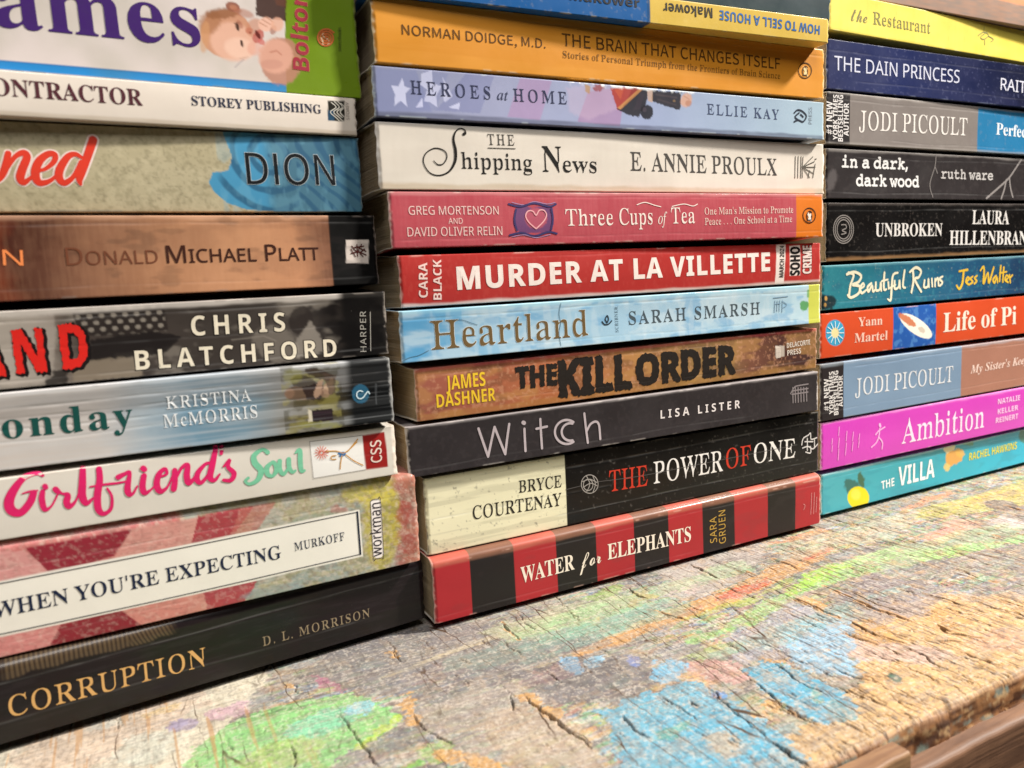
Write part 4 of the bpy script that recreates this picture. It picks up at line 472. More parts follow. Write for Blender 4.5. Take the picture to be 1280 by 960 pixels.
'W':[483,[136,-8,-25,91,-78,228,-9,16,-10,11,-11,6,-13,3,4,6,-5,7,152,0,-4,-7,4,-6,-24,-6,-9,-6,-4,-11,1,-13,54,-158,17,-32,44,110,27,48,-13,36,-10,16,-12,9,-12,4,-17,3,4,6,-4,7,163,0,-5,-7,4,-6,-27,-6,-13,-16,-1,-8,53,-154,18,-32,61,190,-2,12,-8,7,-12,5,-15,2,2,6,-2,7,93,0,-2,-7,2,-6,-13,-5,-11,-9,-8,-14,-51,-158,-29,-62,-28,-107,-13,0,-31,110,-41,111,-17,31,-42,-104,-26,-44,-33,-104]],
'X':[372,[10,0,4,7,-3,7,15,2,16,7,16,13,15,17,60,84,26,28,-92,140,-28,31,-13,8,-14,3,8,0,1,6,-8,7,178,0,-5,-7,3,-6,-33,-5,-13,-14,2,-9,39,-59,25,-31,57,84,5,14,-11,15,-27,5,3,6,-3,7,128,0,-5,-7,1,-6,4,0,-24,-3,-19,-10,-13,-10,-12,-13,-52,-73,-26,-29,96,-150,33,-37,10,-6,12,-2,-7,0,-1,-7,7,-7,-175,0,6,7,-1,7,-5,0,32,4,15,14,-3,13,-11,18,-35,54,-22,27,-58,-80,-9,-15,-3,-13,11,-17,29,-5,-3,-7,3,-7]],
'Y':[337,[82,0,5,7,-5,7,22,3,17,8,11,15,4,24,-1,77,-93,165,-16,22,-14,11,-19,7,3,7,-5,7,171,0,-5,-7,3,-7,-18,-1,-20,-9,-6,-7,1,-8,59,-113,20,-30,68,111,10,19,3,14,-11,18,-32,6,5,0,0,7,-5,7,112,0,-3,-7,2,-7,-11,-3,-12,-7,-11,-11,-74,-124,-32,-40,-2,-16,0,-81,3,-24,12,-15,17,-8,22,-3,-5,-7,5,-7]],
}),
'si':(0.4901,{
'a':[265,[38,-6,-18,3,-13,11,-9,18,-3,24,3,34,9,34,14,32,17,27,32,35,14,12,29,16,29,5,19,-3,12,-9,7,-16,7,22,39,0,-47,-169,-7,-36,2,-5,7,-2,9,4,28,31,8,-6,-14,-19,-26,-28,-12,-8,-12,-6,-11,-1,-16,6,-5,18,1,10,17,63,-34,-50,-22,-23,-17,-13,-18,-9],[63,25,13,3,13,9,15,13,23,30,17,29,13,31,11,39,2,20,-7,24,-20,9,-16,-3,-16,-9,-24,-25,-16,-27,-21,-54,-8,-39,-1,-18,6,-24]],
'f':[154,[-37,-119,-14,2,-10,7,-7,9,-3,11,5,17,14,6,13,-4,5,-13,-4,-14,1,-5,5,-1,13,5,11,15,14,44,49,259,-50,0,4,17,49,0,11,45,11,31,15,25,24,24,15,9,16,5,17,2,19,-2,15,-8,9,-13,3,-14,-6,-18,-19,-6,-14,5,-5,16,4,16,-4,7,-4,2,-17,-2,-10,-7,-9,-14,-8,-18,-6,-24,-13,-61,61,0,-3,-17,-61,0,-36,-171,-18,-64,-13,-36,-18,-33,-11,-15,-13,-10,-13,-7]],
'o':[272,[82,-6,-19,1,-16,5,-14,7,-13,10,-10,12,-7,15,-5,17,-1,18,1,20,5,19,8,20,16,28,21,26,24,21,27,17,19,9,19,4,19,2,19,-1,17,-5,15,-7,13,-10,10,-13,7,-14,4,-17,2,-18,-5,-35,-6,-18,-9,-18,-22,-32,-28,-28,-15,-11,-30,-16,-31,-7],[87,9,21,4,20,12,13,11,23,30,17,36,12,37,4,36,-3,25,-8,17,-14,11,-19,4,-17,-3,-17,-8,-17,-14,-18,-22,-24,-43,-14,-48,-3,-29,3,-24,9,-18,14,-11]],
't':[145,[25,-6,-18,6,-6,20,0,7,50,192,-36,0,2,11,27,10,13,8,25,23,23,33,12,0,-20,-68,45,0,-5,-17,-44,0,-42,-159,-5,-25,3,-8,7,-3,10,4,13,13,17,20,8,-8,-14,-18,-26,-27,-13,-8,-13,-5]],
}),
'se':(0.3548,{
'e':[237,[86,-4,-21,2,-18,6,-16,10,-16,20,-5,23,3,20,11,21,22,26,14,13,16,11,32,18,25,9,23,2,20,-2,16,-8,11,-13,3,-15,-4,-18,-12,-16,-12,-10,-32,-18,-19,-7,-43,-11,-8,-18,-3,-16,5,-9,13,-3,16,2,34,10,18,10,36,30,11,-12,-30,-25,-31,-18,-20,-8,-20,-4],[89,74,19,4,18,8,16,12,13,14,9,15,2,15,-2,13,-8,5,-9,-3,-10,-9,-25,-31]],
'f':[307,[184,53,-25,-28,-28,-20,-15,-6,-15,-4,-23,0,-87,-152,-72,-8,109,186,-6,8,-2,10,3,10,7,8,9,6,13,2,44,72,-21,-21,-23,-19,-9,12,39,35,22,24,25,31,61,87,32,36,20,15,20,10,20,3,24,-4,14,-12,5,-19,-2,-17,-7,-19,-12,-19,-11,-15,-28,-30,-48,-39,-54,-33,-75,-130,22,3,18,7,13,9,31,33],[163,163,34,21,28,22,32,33,14,20,9,19,6,18,2,18,-1,8,-4,5,-10,4,-12,-5,-14,-14,-18,-25,-31,-53]],
'h':[327,[294,53,-38,-35,-17,-12,-17,-7,-16,-2,-16,3,-13,10,-9,15,-3,20,1,14,4,12,19,29,44,50,2,6,-3,2,-17,-5,-24,-16,-31,-30,-23,-27,-52,-79,-73,-5,75,141,-39,-40,-11,12,35,34,32,40,21,32,65,115,69,8,-118,-225,37,36,32,21,15,6,13,1,17,-3,13,-9,9,-16,2,-20,-3,-17,-8,-17,-45,-59,-5,-12,1,-5,3,-1,8,3,12,8,40,36]],
'o':[257,[78,-4,-25,4,-20,12,-14,19,-4,24,3,21,10,21,10,14,12,13,28,24,33,18,17,6,33,5,25,-3,19,-10,11,-17,4,-22,-2,-20,-8,-18,-12,-18,-18,-21,20,8,21,15,11,-12,-20,-16,-20,-11,-20,-7,-21,-2,-17,-12,-19,-8,-18,-5],[91,14,13,4,16,10,-2,9,2,8,7,7,11,6,12,4,14,18,10,17,12,31,1,14,-3,13,-11,4,-11,-5,-28,-26,-21,-29,-18,-32,-12,-28,-1,-10,2,-11]],
'r':[236,[203,53,-35,-32,-21,-16,-15,-6,-16,-2,-24,2,-19,9,-12,14,-4,18,2,15,7,17,24,37,17,17,20,15,-40,-2,-44,-42,-12,12,39,35,11,41,5,4,10,1,3,-5,0,-13,6,-7,47,-7,13,-4,10,-6,7,-8,2,-12,-12,-28,-46,-66,-2,-9,2,-5,6,-2,20,10,41,37]],
't':[255,[31,109,35,34,28,33,26,40,64,107,73,3,-42,-73,38,0,-5,-19,-46,0,-68,-118,-43,-83,-2,-9,1,-5,5,-2,11,3,14,8,43,37,11,-12,-34,-30,-17,-11,-24,-12,-24,-3,-18,2,-13,9,-8,13,-3,17,1,12,9,23,28,54,-31,-30]],
}),
'mo':(0.5608,{
' ':[162],
',':[167,[25,-80,22,98,10,54,58,0,4,-7,-9,-34,-44,-111]],
'a':[374,[142,-7,-21,1,-20,5,-17,8,-15,11,-15,18,-9,22,-3,25,2,23,7,20,11,17,16,15,16,9,19,8,20,5,49,4,48,-4,24,-5,-2,26,-9,19,-13,14,-19,8,-25,3,-25,-3,-66,-23,-8,2,-7,5,-4,8,-2,9,8,17,25,15,18,6,40,6,22,1,27,-2,24,-5,20,-8,15,-11,12,-15,9,-19,5,-22,2,-26,0,-137,32,-1,11,-3,7,-6,2,-11,-7,-17,-18,-5,-48,0,-14,5,-7,15,-3,19,-17,-15,-37,-20,-19,-6],[150,39,25,3,25,6,22,11,17,13,11,15,4,14,0,33,-43,10,-21,1,-43,-4,-17,-5,-14,-7,-19,-19,-7,-24,4,-18,13,-15,19,-10]],
'd':[374,[162,-7,-25,2,-23,6,-21,10,-19,14,-16,17,-13,20,-13,36,-5,39,5,39,6,18,9,17,14,20,17,17,21,14,17,9,36,9,20,1,24,-2,22,-5,20,-9,17,-12,15,-15,0,116,-35,1,-12,3,-8,6,-2,12,6,16,18,5,62,0,13,-3,4,-9,0,-342,14,0,21,-5,7,-16,-5,-17,-17,-5,-57,0,-9,4,-3,12,0,24,-14,-14,-14,-12,-17,-9,-18,-7,-20,-4],[175,41,26,3,23,10,20,15,15,20,9,23,3,27,-3,26,-9,24,-14,19,-19,16,-23,9,-28,3,-20,-1,-19,-6,-16,-8,-14,-12,-12,-15,-8,-17,-5,-20,-1,-21,3,-26,8,-23,15,-19,20,-15,23,-9]],
'e':[374,[184,-7,-43,4,-20,6,-17,8,-31,22,-23,29,-8,18,-9,39,0,43,10,38,9,18,23,29,15,12,36,18,20,6,21,4,44,0,39,-9,17,-8,21,-13,17,-16,15,-19,10,-21,7,-22,2,-24,-3,-17,-9,-8,-31,-4,-211,0,4,-27,10,-22,15,-18,15,-10,17,-8,20,-4,22,-2,23,2,22,5,68,28,15,3,9,-1,6,-4,5,-7,2,-8,-4,-11,-11,-11,-16,-10,-21,-9,-50,-14],[86,166,198,0,-6,23,-10,19,-15,16,-18,13,-21,7,-24,2,-25,-2,-23,-7,-20,-12,-16,-15,-12,-20]],
'h':[374,[55,0,-18,5,-6,17,2,11,6,6,11,3,23,1,0,311,-22,1,-12,4,-6,7,-2,10,6,16,18,5,46,0,13,-3,5,-9,0,-138,35,26,18,8,18,5,18,2,20,-2,19,-5,17,-9,15,-12,12,-15,9,-19,5,-21,2,-25,0,-137,13,0,22,-5,7,-16,-6,-17,-18,-5,-81,0,-12,1,-7,4,-4,6,-2,11,2,10,5,7,9,3,26,1,0,125,-2,23,-5,18,-10,14,-20,14,-27,4,-20,-2,-18,-7,-17,-11,-13,-15,-8,-18,-3,-20,0,-125,27,-1,9,-3,5,-6,1,-11,-1,-11,-4,-7,-7,-3,-12,-1]],
'i':[374,[190,338,-16,2,-9,4,-5,9,-1,15,2,32,4,9,5,5,20,4,17,-2,9,-6,4,-13,1,-20,-1,-21,-3,-11,-9,-5],[75,0,-18,5,-6,17,6,16,19,5,93,0,0,195,-59,0,-19,5,-6,16,6,16,18,5,89,0,13,-3,4,-9,0,-225,98,0,17,-5,6,-16,-2,-11,-4,-6,-7,-4,-12,-1]],
'k':[374,[58,0,-19,5,-6,17,2,11,7,6,12,3,32,1,0,311,-31,1,-13,3,-7,6,-3,12,6,16,19,5,57,0,13,-3,5,-9,0,-218,87,74,-14,9,-5,12,7,14,19,4,82,0,18,-5,6,-15,-5,-15,-15,-6,-20,-2,-17,-5,-18,-9,-65,-55,115,-125,37,-1,8,-3,4,-7,2,-10,-7,-17,-18,-5,-82,0,-19,5,-6,14,6,14,17,10,-90,98,-27,-25,0,-89,-2,-12,-3,-8,-6,-5,-7,-2]],
'n':[374,[58,0,-19,5,-7,17,2,11,7,6,11,3,22,1,0,195,-14,0,-21,5,-7,16,3,11,6,7,13,2,49,1,13,-3,4,-9,0,-21,35,26,18,8,18,5,18,2,21,-2,18,-5,17,-9,15,-12,12,-15,9,-19,5,-21,2,-25,0,-137,13,0,22,-5,7,-16,-2,-11,-6,-7,-10,-3,-14,-1,-82,1,-9,3,-5,6,-2,12,2,10,5,7,10,3,24,1,0,125,-3,27,-7,20,-13,15,-17,8,-23,3,-20,-2,-18,-7,-17,-12,-12,-14,-9,-17,-3,-20,0,-126,27,-1,9,-3,5,-6,2,-11,-2,-12,-5,-7,-10,-2]],
'o':[374,[187,-7,-23,1,-41,9,-19,8,-32,22,-24,30,-9,17,-10,39,-1,21,1,21,10,38,9,18,24,29,32,23,19,8,41,10,23,1,23,-1,41,-10,19,-8,31,-23,24,-29,9,-18,7,-18,5,-41,-2,-21,-10,-39,-9,-17,-24,-30,-31,-22,-19,-8,-20,-6],[187,35,20,1,19,5,17,7,21,16,16,21,8,17,4,18,1,20,-1,19,-4,19,-8,16,-16,22,-21,16,-17,8,-19,5,-20,1,-20,-1,-18,-5,-17,-8,-21,-16,-16,-22,-8,-16,-5,-19,-1,-19,1,-20,5,-18,8,-16,16,-21,21,-17,17,-7,19,-5]],
'r':[374,[58,0,-19,5,-6,17,6,16,19,5,54,0,0,195,-36,0,-22,5,-7,16,6,16,19,5,69,0,12,-3,4,-9,0,-52,34,35,17,14,19,10,18,7,20,4,20,2,25,-3,19,-8,12,-13,4,-15,-2,-11,-6,-9,-9,-7,-10,-2,-9,2,-29,14,-15,3,-15,-2,-17,-6,-18,-10,-18,-13,-40,-40,0,-125,101,0,17,-5,6,-16,-1,-11,-4,-6,-8,-4,-12,-1]],
't':[374,[210,-6,-26,2,-23,6,-19,9,-16,13,-12,16,-6,16,-4,23,-1,142,-51,0,-19,5,-6,16,3,12,7,6,13,3,53,1,0,78,5,19,18,6,13,-2,7,-7,3,-13,1,-20,0,-61,120,0,21,-6,7,-16,-6,-16,-19,-5,-123,0,1,-131,5,-21,7,-15,11,-9,15,-5,18,-1,20,1,22,6,53,21,19,4,8,-2,7,-5,4,-7,2,-8,-4,-10,-10,-10,-16,-10,-41,-15,-22,-5]],
'u':[374,[164,-6,-26,2,-23,7,-18,10,-15,16,-10,19,-6,24,-2,29,0,137,-14,0,-21,5,-7,16,6,16,19,5,46,0,9,-1,5,-2,3,-16,0,-149,2,-23,5,-18,10,-14,21,-14,30,-4,21,2,20,7,16,11,13,15,8,18,3,20,0,126,-42,0,-17,5,-5,16,6,16,18,5,65,0,11,-1,7,-5,3,-23,0,-208,13,0,21,-5,7,-16,-6,-17,-18,-5,-46,0,-13,3,-4,9,0,21,-24,-17,-22,-12,-23,-8]],
'w':[374,[121,-11,-12,2,-8,5,-5,8,-75,234,-12,1,-8,3,-5,7,-2,10,6,16,17,5,82,0,21,-3,5,-7,1,-11,-2,-11,-6,-6,-11,-3,-38,-1,52,-183,39,133,10,15,16,5,12,-1,7,-5,6,-8,43,-139,51,183,-38,1,-11,3,-6,6,-2,11,2,11,4,6,8,3,13,1,81,0,14,-5,5,-16,-2,-10,-4,-7,-8,-3,-12,-1,-69,-228,-9,-15,-16,-6,-12,2,-8,5,-5,8,-45,150,-39,-144,-9,-15]],
}),
'sbi':(0.4968,{
' ':[139],
"'":[121,[46,245,-11,138,51,0,-11,-138]],
'K':[341,[-27,0,0,12,27,4,10,6,8,10,7,15,69,255,2,18,-2,13,-7,7,-11,5,-18,2,0,13,168,0,0,-13,-27,-4,-10,-6,-7,-10,-13,-35,-26,-99,1,-3,118,107,20,25,3,8,-7,12,-22,6,0,12,111,0,0,-13,-13,-2,-26,-17,-124,-114,86,-183,7,-9,10,-6,15,-2,0,-14,-151,0,0,14,21,1,8,3,5,6,1,8,-3,12,-9,21,-50,108,-5,4,-3,-6,-28,-106,-4,-27,2,-12,6,-7,12,-4,17,-3,0,-12]],
'M':[469,[150,-9,-35,299,-60,-225,-5,-27,2,-12,7,-7,11,-4,17,-3,0,-12,-115,0,0,12,27,4,10,6,8,10,6,15,68,248,4,27,-2,11,-7,8,-11,4,-18,2,0,13,122,0,31,-255,165,255,122,0,0,-13,-28,-4,-9,-6,-8,-10,-7,-15,-69,-254,-2,-20,9,-19,29,-7,0,-12,-168,0,0,12,16,2,12,3,9,6,7,9,6,14,68,253,-197,-308]],
'S':[295,[123,-9,-34,4,-58,16,-12,-4,-11,-13,-15,0,28,121,15,0,1,-27,4,-21,7,-17,9,-14,11,-11,14,-8,16,-5,18,-2,17,3,16,7,14,11,10,14,7,16,2,17,-2,15,-6,14,-9,14,-77,75,-20,25,-7,15,-4,15,-1,18,1,18,5,18,8,16,11,14,13,12,16,10,17,7,19,4,35,1,68,-16,13,4,11,11,15,0,-26,-110,-16,0,-1,34,-7,20,-11,16,-14,12,-16,8,-18,3,-22,-4,-18,-12,-13,-19,-4,-22,3,-15,7,-15,25,-28,37,-33,29,-31,11,-16,8,-18,5,-18,2,-20,-1,-19,-4,-18,-7,-16,-9,-14,-12,-13,-12,-9,-28,-13,-16,-4]],
'e':[215,[70,-8,-22,3,-19,8,-16,12,-10,12,-6,15,-4,17,-2,19,2,20,12,39,24,42,25,28,16,14,35,20,18,5,18,1,24,-3,18,-10,12,-16,4,-20,-2,-16,-6,-15,-11,-14,-15,-14,-27,-17,-34,-13,-41,-10,-3,-29,2,-17,7,-13,12,-9,17,-3,14,3,15,9,15,15,14,21,15,-9,-24,-37,-13,-13,-15,-11,-15,-7,-17,-5],[67,117,31,11,14,9,18,15,13,18,9,18,3,20,-2,9,-4,7,-5,4,-7,2,-18,-8,-19,-21,-15,-27]],
'i':[155,[105,297,-14,2,-11,8,-8,11,-2,14,2,14,8,11,11,8,14,3,14,-3,11,-8,8,-11,3,-14,-3,-14,-8,-11,-11,-8],[39,-6,-16,2,-12,8,-8,12,-2,17,5,29,29,106,7,35,-5,11,-21,4,-1,13,105,16,-49,-179,-4,-24,2,-8,7,-2,10,4,12,13,15,21,11,-8,-28,-39,-14,-14,-14,-10,-14,-5]],
'p':[263,[-63,-111,0,14,13,2,9,4,7,7,8,17,67,260,-1,17,-5,5,-22,3,0,14,102,15,-16,-54,28,30,14,11,27,12,14,1,23,-4,18,-13,8,-13,5,-17,2,-21,-3,-32,-4,-17,-13,-32,-27,-45,-35,-35,-30,-18,-17,-6,-18,-2,-19,4,-17,9,-16,-60,-4,-22,2,-10,6,-6,26,-4,0,-14],[82,12,13,3,13,9,12,15,12,18,20,43,14,43,5,36,-2,13,-4,9,-7,6,-8,2,-12,-2,-11,-6,-10,-9,-9,-14,-9,-17,-16,-47,-19,-71,-2,-13,5,-14]],
'r':[208,[-11,0,52,199,0,4,-5,11,-22,4,-1,13,108,16,-30,-96,35,60,21,23,20,12,11,1,22,-9,7,-27,-2,-15,-6,-12,-10,-8,-13,-2,-15,4,-17,15,-9,-4,-10,-10,-11,-16,-19,-37,-13,-31,-16,-46,-13,-49]],
's':[202,[72,-8,-14,2,-46,12,-10,-3,-7,-8,-14,2,14,90,15,-3,4,-26,7,-20,11,-15,15,-9,18,-3,23,8,7,23,-4,19,-6,11,-30,39,-24,37,-6,17,-2,17,2,18,6,15,12,14,14,10,17,6,18,2,15,-1,46,-10,10,2,7,7,13,0,-11,-81,-14,1,-6,24,-8,18,-10,13,-12,8,-15,2,-12,-2,-9,-6,-7,-8,-2,-10,6,-20,42,-54,15,-24,10,-27,2,-14,-3,-19,-7,-18,-12,-14,-17,-12,-19,-7]],
't':[148,[24,-8,-20,5,-12,13,-4,21,3,25,45,162,-26,0,0,19,16,7,30,18,27,24,24,32,22,0,-22,-78,42,0,-6,-22,-42,0,-40,-136,-7,-37,2,-9,6,-3,10,4,13,15,17,24,13,-8,-23,-33,-21,-23,-15,-11,-16,-6]],
'y':[225,[-24,-112,-16,2,-13,7,-8,11,-3,13,2,12,7,10,10,6,12,2,12,-2,28,-15,9,-2,7,1,16,13,15,19,11,21,1,9,-13,95,-12,59,-11,38,-11,28,-8,5,-19,1,0,14,76,12,8,-5,7,-14,7,-25,28,-143,31,60,14,40,1,8,-4,12,-22,21,-4,14,2,13,7,10,11,7,13,2,14,-2,11,-7,6,-11,2,-16,-2,-15,-12,-38,-15,-37,-41,-78,-39,-62,-21,-27,-26,-28,-28,-24,-20,-11]],
}),
}
GLYPH = {}


for _f, (_x, _gl) in FONTS.items():
    for _ch, _row in _gl.items():
        GLYPH[_f, _ch] = (_row[0] / 500.0, [np.cumsum(np.array(_c, float).reshape(-1, 2), axis=0) / 500.0 for _c in _row[1:]])


def outline_band(c, d):
    """flat band of half width d that follows a closed outline, to fatten or rim a letter"""
    keep = np.linalg.norm(c - np.roll(c, 1, 0), axis=1) > 1e-4
    c = c[keep]
    a = c - np.roll(c, 1, 0)
    bb = np.roll(c, -1, 0) - c
    na = np.stack([a[:, 1], -a[:, 0]], 1)
    nb = np.stack([bb[:, 1], -bb[:, 0]], 1)
    na /= np.linalg.norm(na, axis=1, keepdims=True) + 1e-9
    nb /= np.linalg.norm(nb, axis=1, keepdims=True) + 1e-9
    n = na + nb
    ln = np.linalg.norm(n, axis=1, keepdims=True)
    n = np.where(ln > 0.5, n / (ln + 1e-9) * np.clip(2 / (ln + 1e-9), 1, 1.5), na)
    k = len(c)
    v = np.vstack([c + n * d, c - n * d])
    f = [[i, k + i, k + (i + 1) % k, (i + 1) % k] for i in range(k)]
    return v, f


def layout(text, f, track=0.0, small=False, pre=''):
    """list of loop groups in em, total width of text (pre runs to the left of 0)"""
    def run(s):
        x = 0
        out = []
        lastr = 0
        for i, ch in enumerate(s):
            k = 1.0
            if small and ch.islower():
                ch = ch.upper()
                k = 0.78
            adv, cs = GLYPH[f, ch]
            out.append([c * k + np.array([x, 0]) for c in cs])
            if cs:
                lastr = x + k * max(c[:, 0].max() for c in cs)
            x += adv * k + track
        return out, x, lastr
    g, w, last = run(text)
    left = min(c[:, 0].min() for cs in g[:1] for c in cs) if g[0] else 0
    g = [[c - np.array([left, 0]) for c in cs] for cs in g]
    if pre:
        gp, wp, _ = run(pre)
        g = [[c - np.array([wp, 0]) for c in cs] for cs in gp] + g
    return g, last - left


_fillc = [0]


def fill_loops(loops):
    """triangulate loops (holes by even-odd) through a 2D curve; returns verts (n,2), faces"""
    cu = bpy.data.curves.new('outline', 'CURVE')
    cu.dimensions = '2D'
    cu.fill_mode = 'BOTH'
    for c in loops:
        sp = cu.splines.new('POLY')
        sp.points.add(len(c) - 1)
        co = np.zeros((len(c), 4), np.float32)
        co[:, :2] = c
        co[:, 3] = 1
        sp.points.foreach_set('co', co.ravel())
        sp.use_cyclic_u = True
    o = bpy.data.objects.new('outline', cu)
    me = o.to_mesh()
    v = np.zeros(len(me.vertices) * 3, np.float32)
    me.vertices.foreach_get('co', v)
    v = v.reshape(-1, 3)[:, :2].copy()
    fc = [list(p.vertices) for p in me.polygons]
    o.to_mesh_clear()
    bpy.data.objects.remove(o)
    bpy.data.curves.remove(cu)
    return v, fc


def ribbon(pts, width):
    """smooth brush stroke outline with round ends through points (x, y, width factor)"""
    P = np.array(pts, float)
    if len(P) == 1:
        P = np.vstack([P, P + [0.05, 0, 0]])
    Q = []
    for i in range(len(P) - 1):
        p0 = P[max(i - 1, 0)]
        p1 = P[i]
        p2 = P[i + 1]
        p3 = P[min(i + 2, len(P) - 1)]
        k = 8 if len(P) > 2 else 2
        for t in np.arange(k) / k:
            Q.append(0.5 * ((2 * p1) + (p2 - p0) * t + (2 * p0 - 5 * p1 + 4 * p2 - p3) * t * t + (3 * p1 - p0 - 3 * p2 + p3) * t ** 3))
    Q.append(P[-1])
    Q = np.array(Q)
    keep = np.r_[True, np.linalg.norm(np.diff(Q[:, :2], axis=0), axis=1) > 1e-4]
    Q = Q[keep]
    if len(Q) < 2:
        Q = np.vstack([Q, Q[-1] + [0.05, 0, 0]])
    T = np.gradient(Q[:, :2], axis=0)
    T /= np.linalg.norm(T, axis=1, keepdims=True) + 1e-9
    N = np.stack([-T[:, 1], T[:, 0]], 1)
    h = np.maximum(Q[:, 2:3], 0.15) * width / 2
    L = Q[:, :2] + N * h
    R = Q[:, :2] - N * h
    verts = []
    faces = []
    n = len(Q)
    verts = np.vstack([L, R])
    faces = [[i, n + i, n + i + 1, i + 1] for i in range(n - 1)]
    ex = []
    for c, t, nn, hh, a, b_ in ((Q[0, :2], -T[0], N[0], h[0, 0], 0, n), (Q[-1, :2], T[-1], N[-1], h[-1, 0], n - 1, 2 * n - 1)):
        k0 = len(verts)
        fan = [c + hh * (nn * math.cos(w) + t * math.sin(w)) for w in np.linspace(0, math.pi, 7)[1:-1]]
        verts = np.vstack([verts, fan])
        faces.append([a] + list(range(k0, k0 + 5)) + [b_])
    return verts, faces


# ------------------------------------------------------------------ books: stack, x, y, z of the spine's lower left end (mm), yaw, length, thickness, lower and upper roundings
BOOKS = {
'corruption':('L',-211.52,-16.99,2.98,0.0821,210.0,19.56,2.96,3.56),
'expecting':('L',-212.49,-10.64,26.75,0.0261,208.0,28.94,0.61,3.04),
'girlfriend':('L',-215.47,-9.21,59.51,0.0081,204.0,16.52,0.74,1.17),
'monday':('L',-222.21,-6.29,78.41,-0.0188,210.0,20.69,1.17,0.6),
'blatchford':('L',-219.29,-9.22,100.34,0.0232,209.0,20.53,0.6,1.47),
'platt':('L',-226.33,-10.47,123.86,0.0504,216.0,22.36,1.47,0.75),
'dion':('L',-222.11,-6.02,147.76,0.0309,208.0,23.63,0.75,0.32),
'storey':('L',-241.99,-15.07,172.08,0.0633,228.0,11.48,0.32,0.26),
'names':('L',-241.64,-10.15,184.13,0.0465,230.0,37.04,0.26,1.0),
'elephants':('M',-0.81,-5.76,2.36,0.0014,195.41,21.36,2.34,2.09),
'power':('M',-0.29,-1.79,26.53,-0.0023,197.4,28.1,0.68,0.92),
'witch':('M',-6.46,-4.19,56.51,-0.0052,199.73,17.62,0.92,0.87),
'kill':('M',-2.03,-4.3,75.91,0.0054,196.53,17.97,0.87,1.49),
'heartland':('M',-6.66,-6.25,96.9,0.0058,201.43,17.06,1.49,0.7),
'murder':('M',-5.06,-4.36,115.41,-0.0062,199.18,17.07,0.7,1.43),
'cups':('M',-6.99,-4.33,135.37,-0.0231,198.96,18.21,1.43,0.44),
'shipping':('M',-9.56,-4.36,154.51,-0.0004,207.1,21.29,0.44,0.83),
'heroes':('M',-9.85,-5.42,177.5,-0.0095,203.93,15.4,0.83,0.85),
'brain':('M',-8.18,-4.42,194.64,-0.017,201.62,20.28,0.85,0.04),
'makower':('M',-11.81,-6.32,215.04,-0.0462,199.32,9.31,0.04,0.7),
'teal':('M',-10.52,-2.09,225.78,-0.0525,202.07,11.81,0.7,1.0),
'villa':('R',203.53,1.94,2.48,0.0076,203.0,19.75,2.46,1.47),
'ambition':('R',201.98,0.69,25.21,-0.0062,203.0,22.72,1.47,0.73),
'picoultb':('R',200.66,0.09,49.43,-0.0001,208.0,26.78,0.73,1.52),
'pi':('R',200.84,0.33,79.3,-0.0037,203.0,20.64,1.52,0.98),
'ruins':('R',202.05,0.07,101.94,-0.0038,208.0,20.27,0.98,1.05),
'unbroken':('R',204.48,-0.02,124.36,0.0154,208.0,26.43,1.05,1.15),
'darkwood':('R',204.19,-0.16,153.13,0.0174,208.0,21.98,1.15,1.17),
'picoulta':('R',203.92,-0.27,177.48,0.0103,208.0,22.51,1.17,0.75),
'dain':('R',203.99,-0.1,201.54,-0.0048,208.0,21.12,0.75,1.9),
'restaurant':('R',204.18,-1.17,226.49,0.0326,208.0,16.09,1.9,0.3),
'peach':('R',213.11,0.24,243.22,-0.0028,208.0,23.88,0.3,1.0),
}
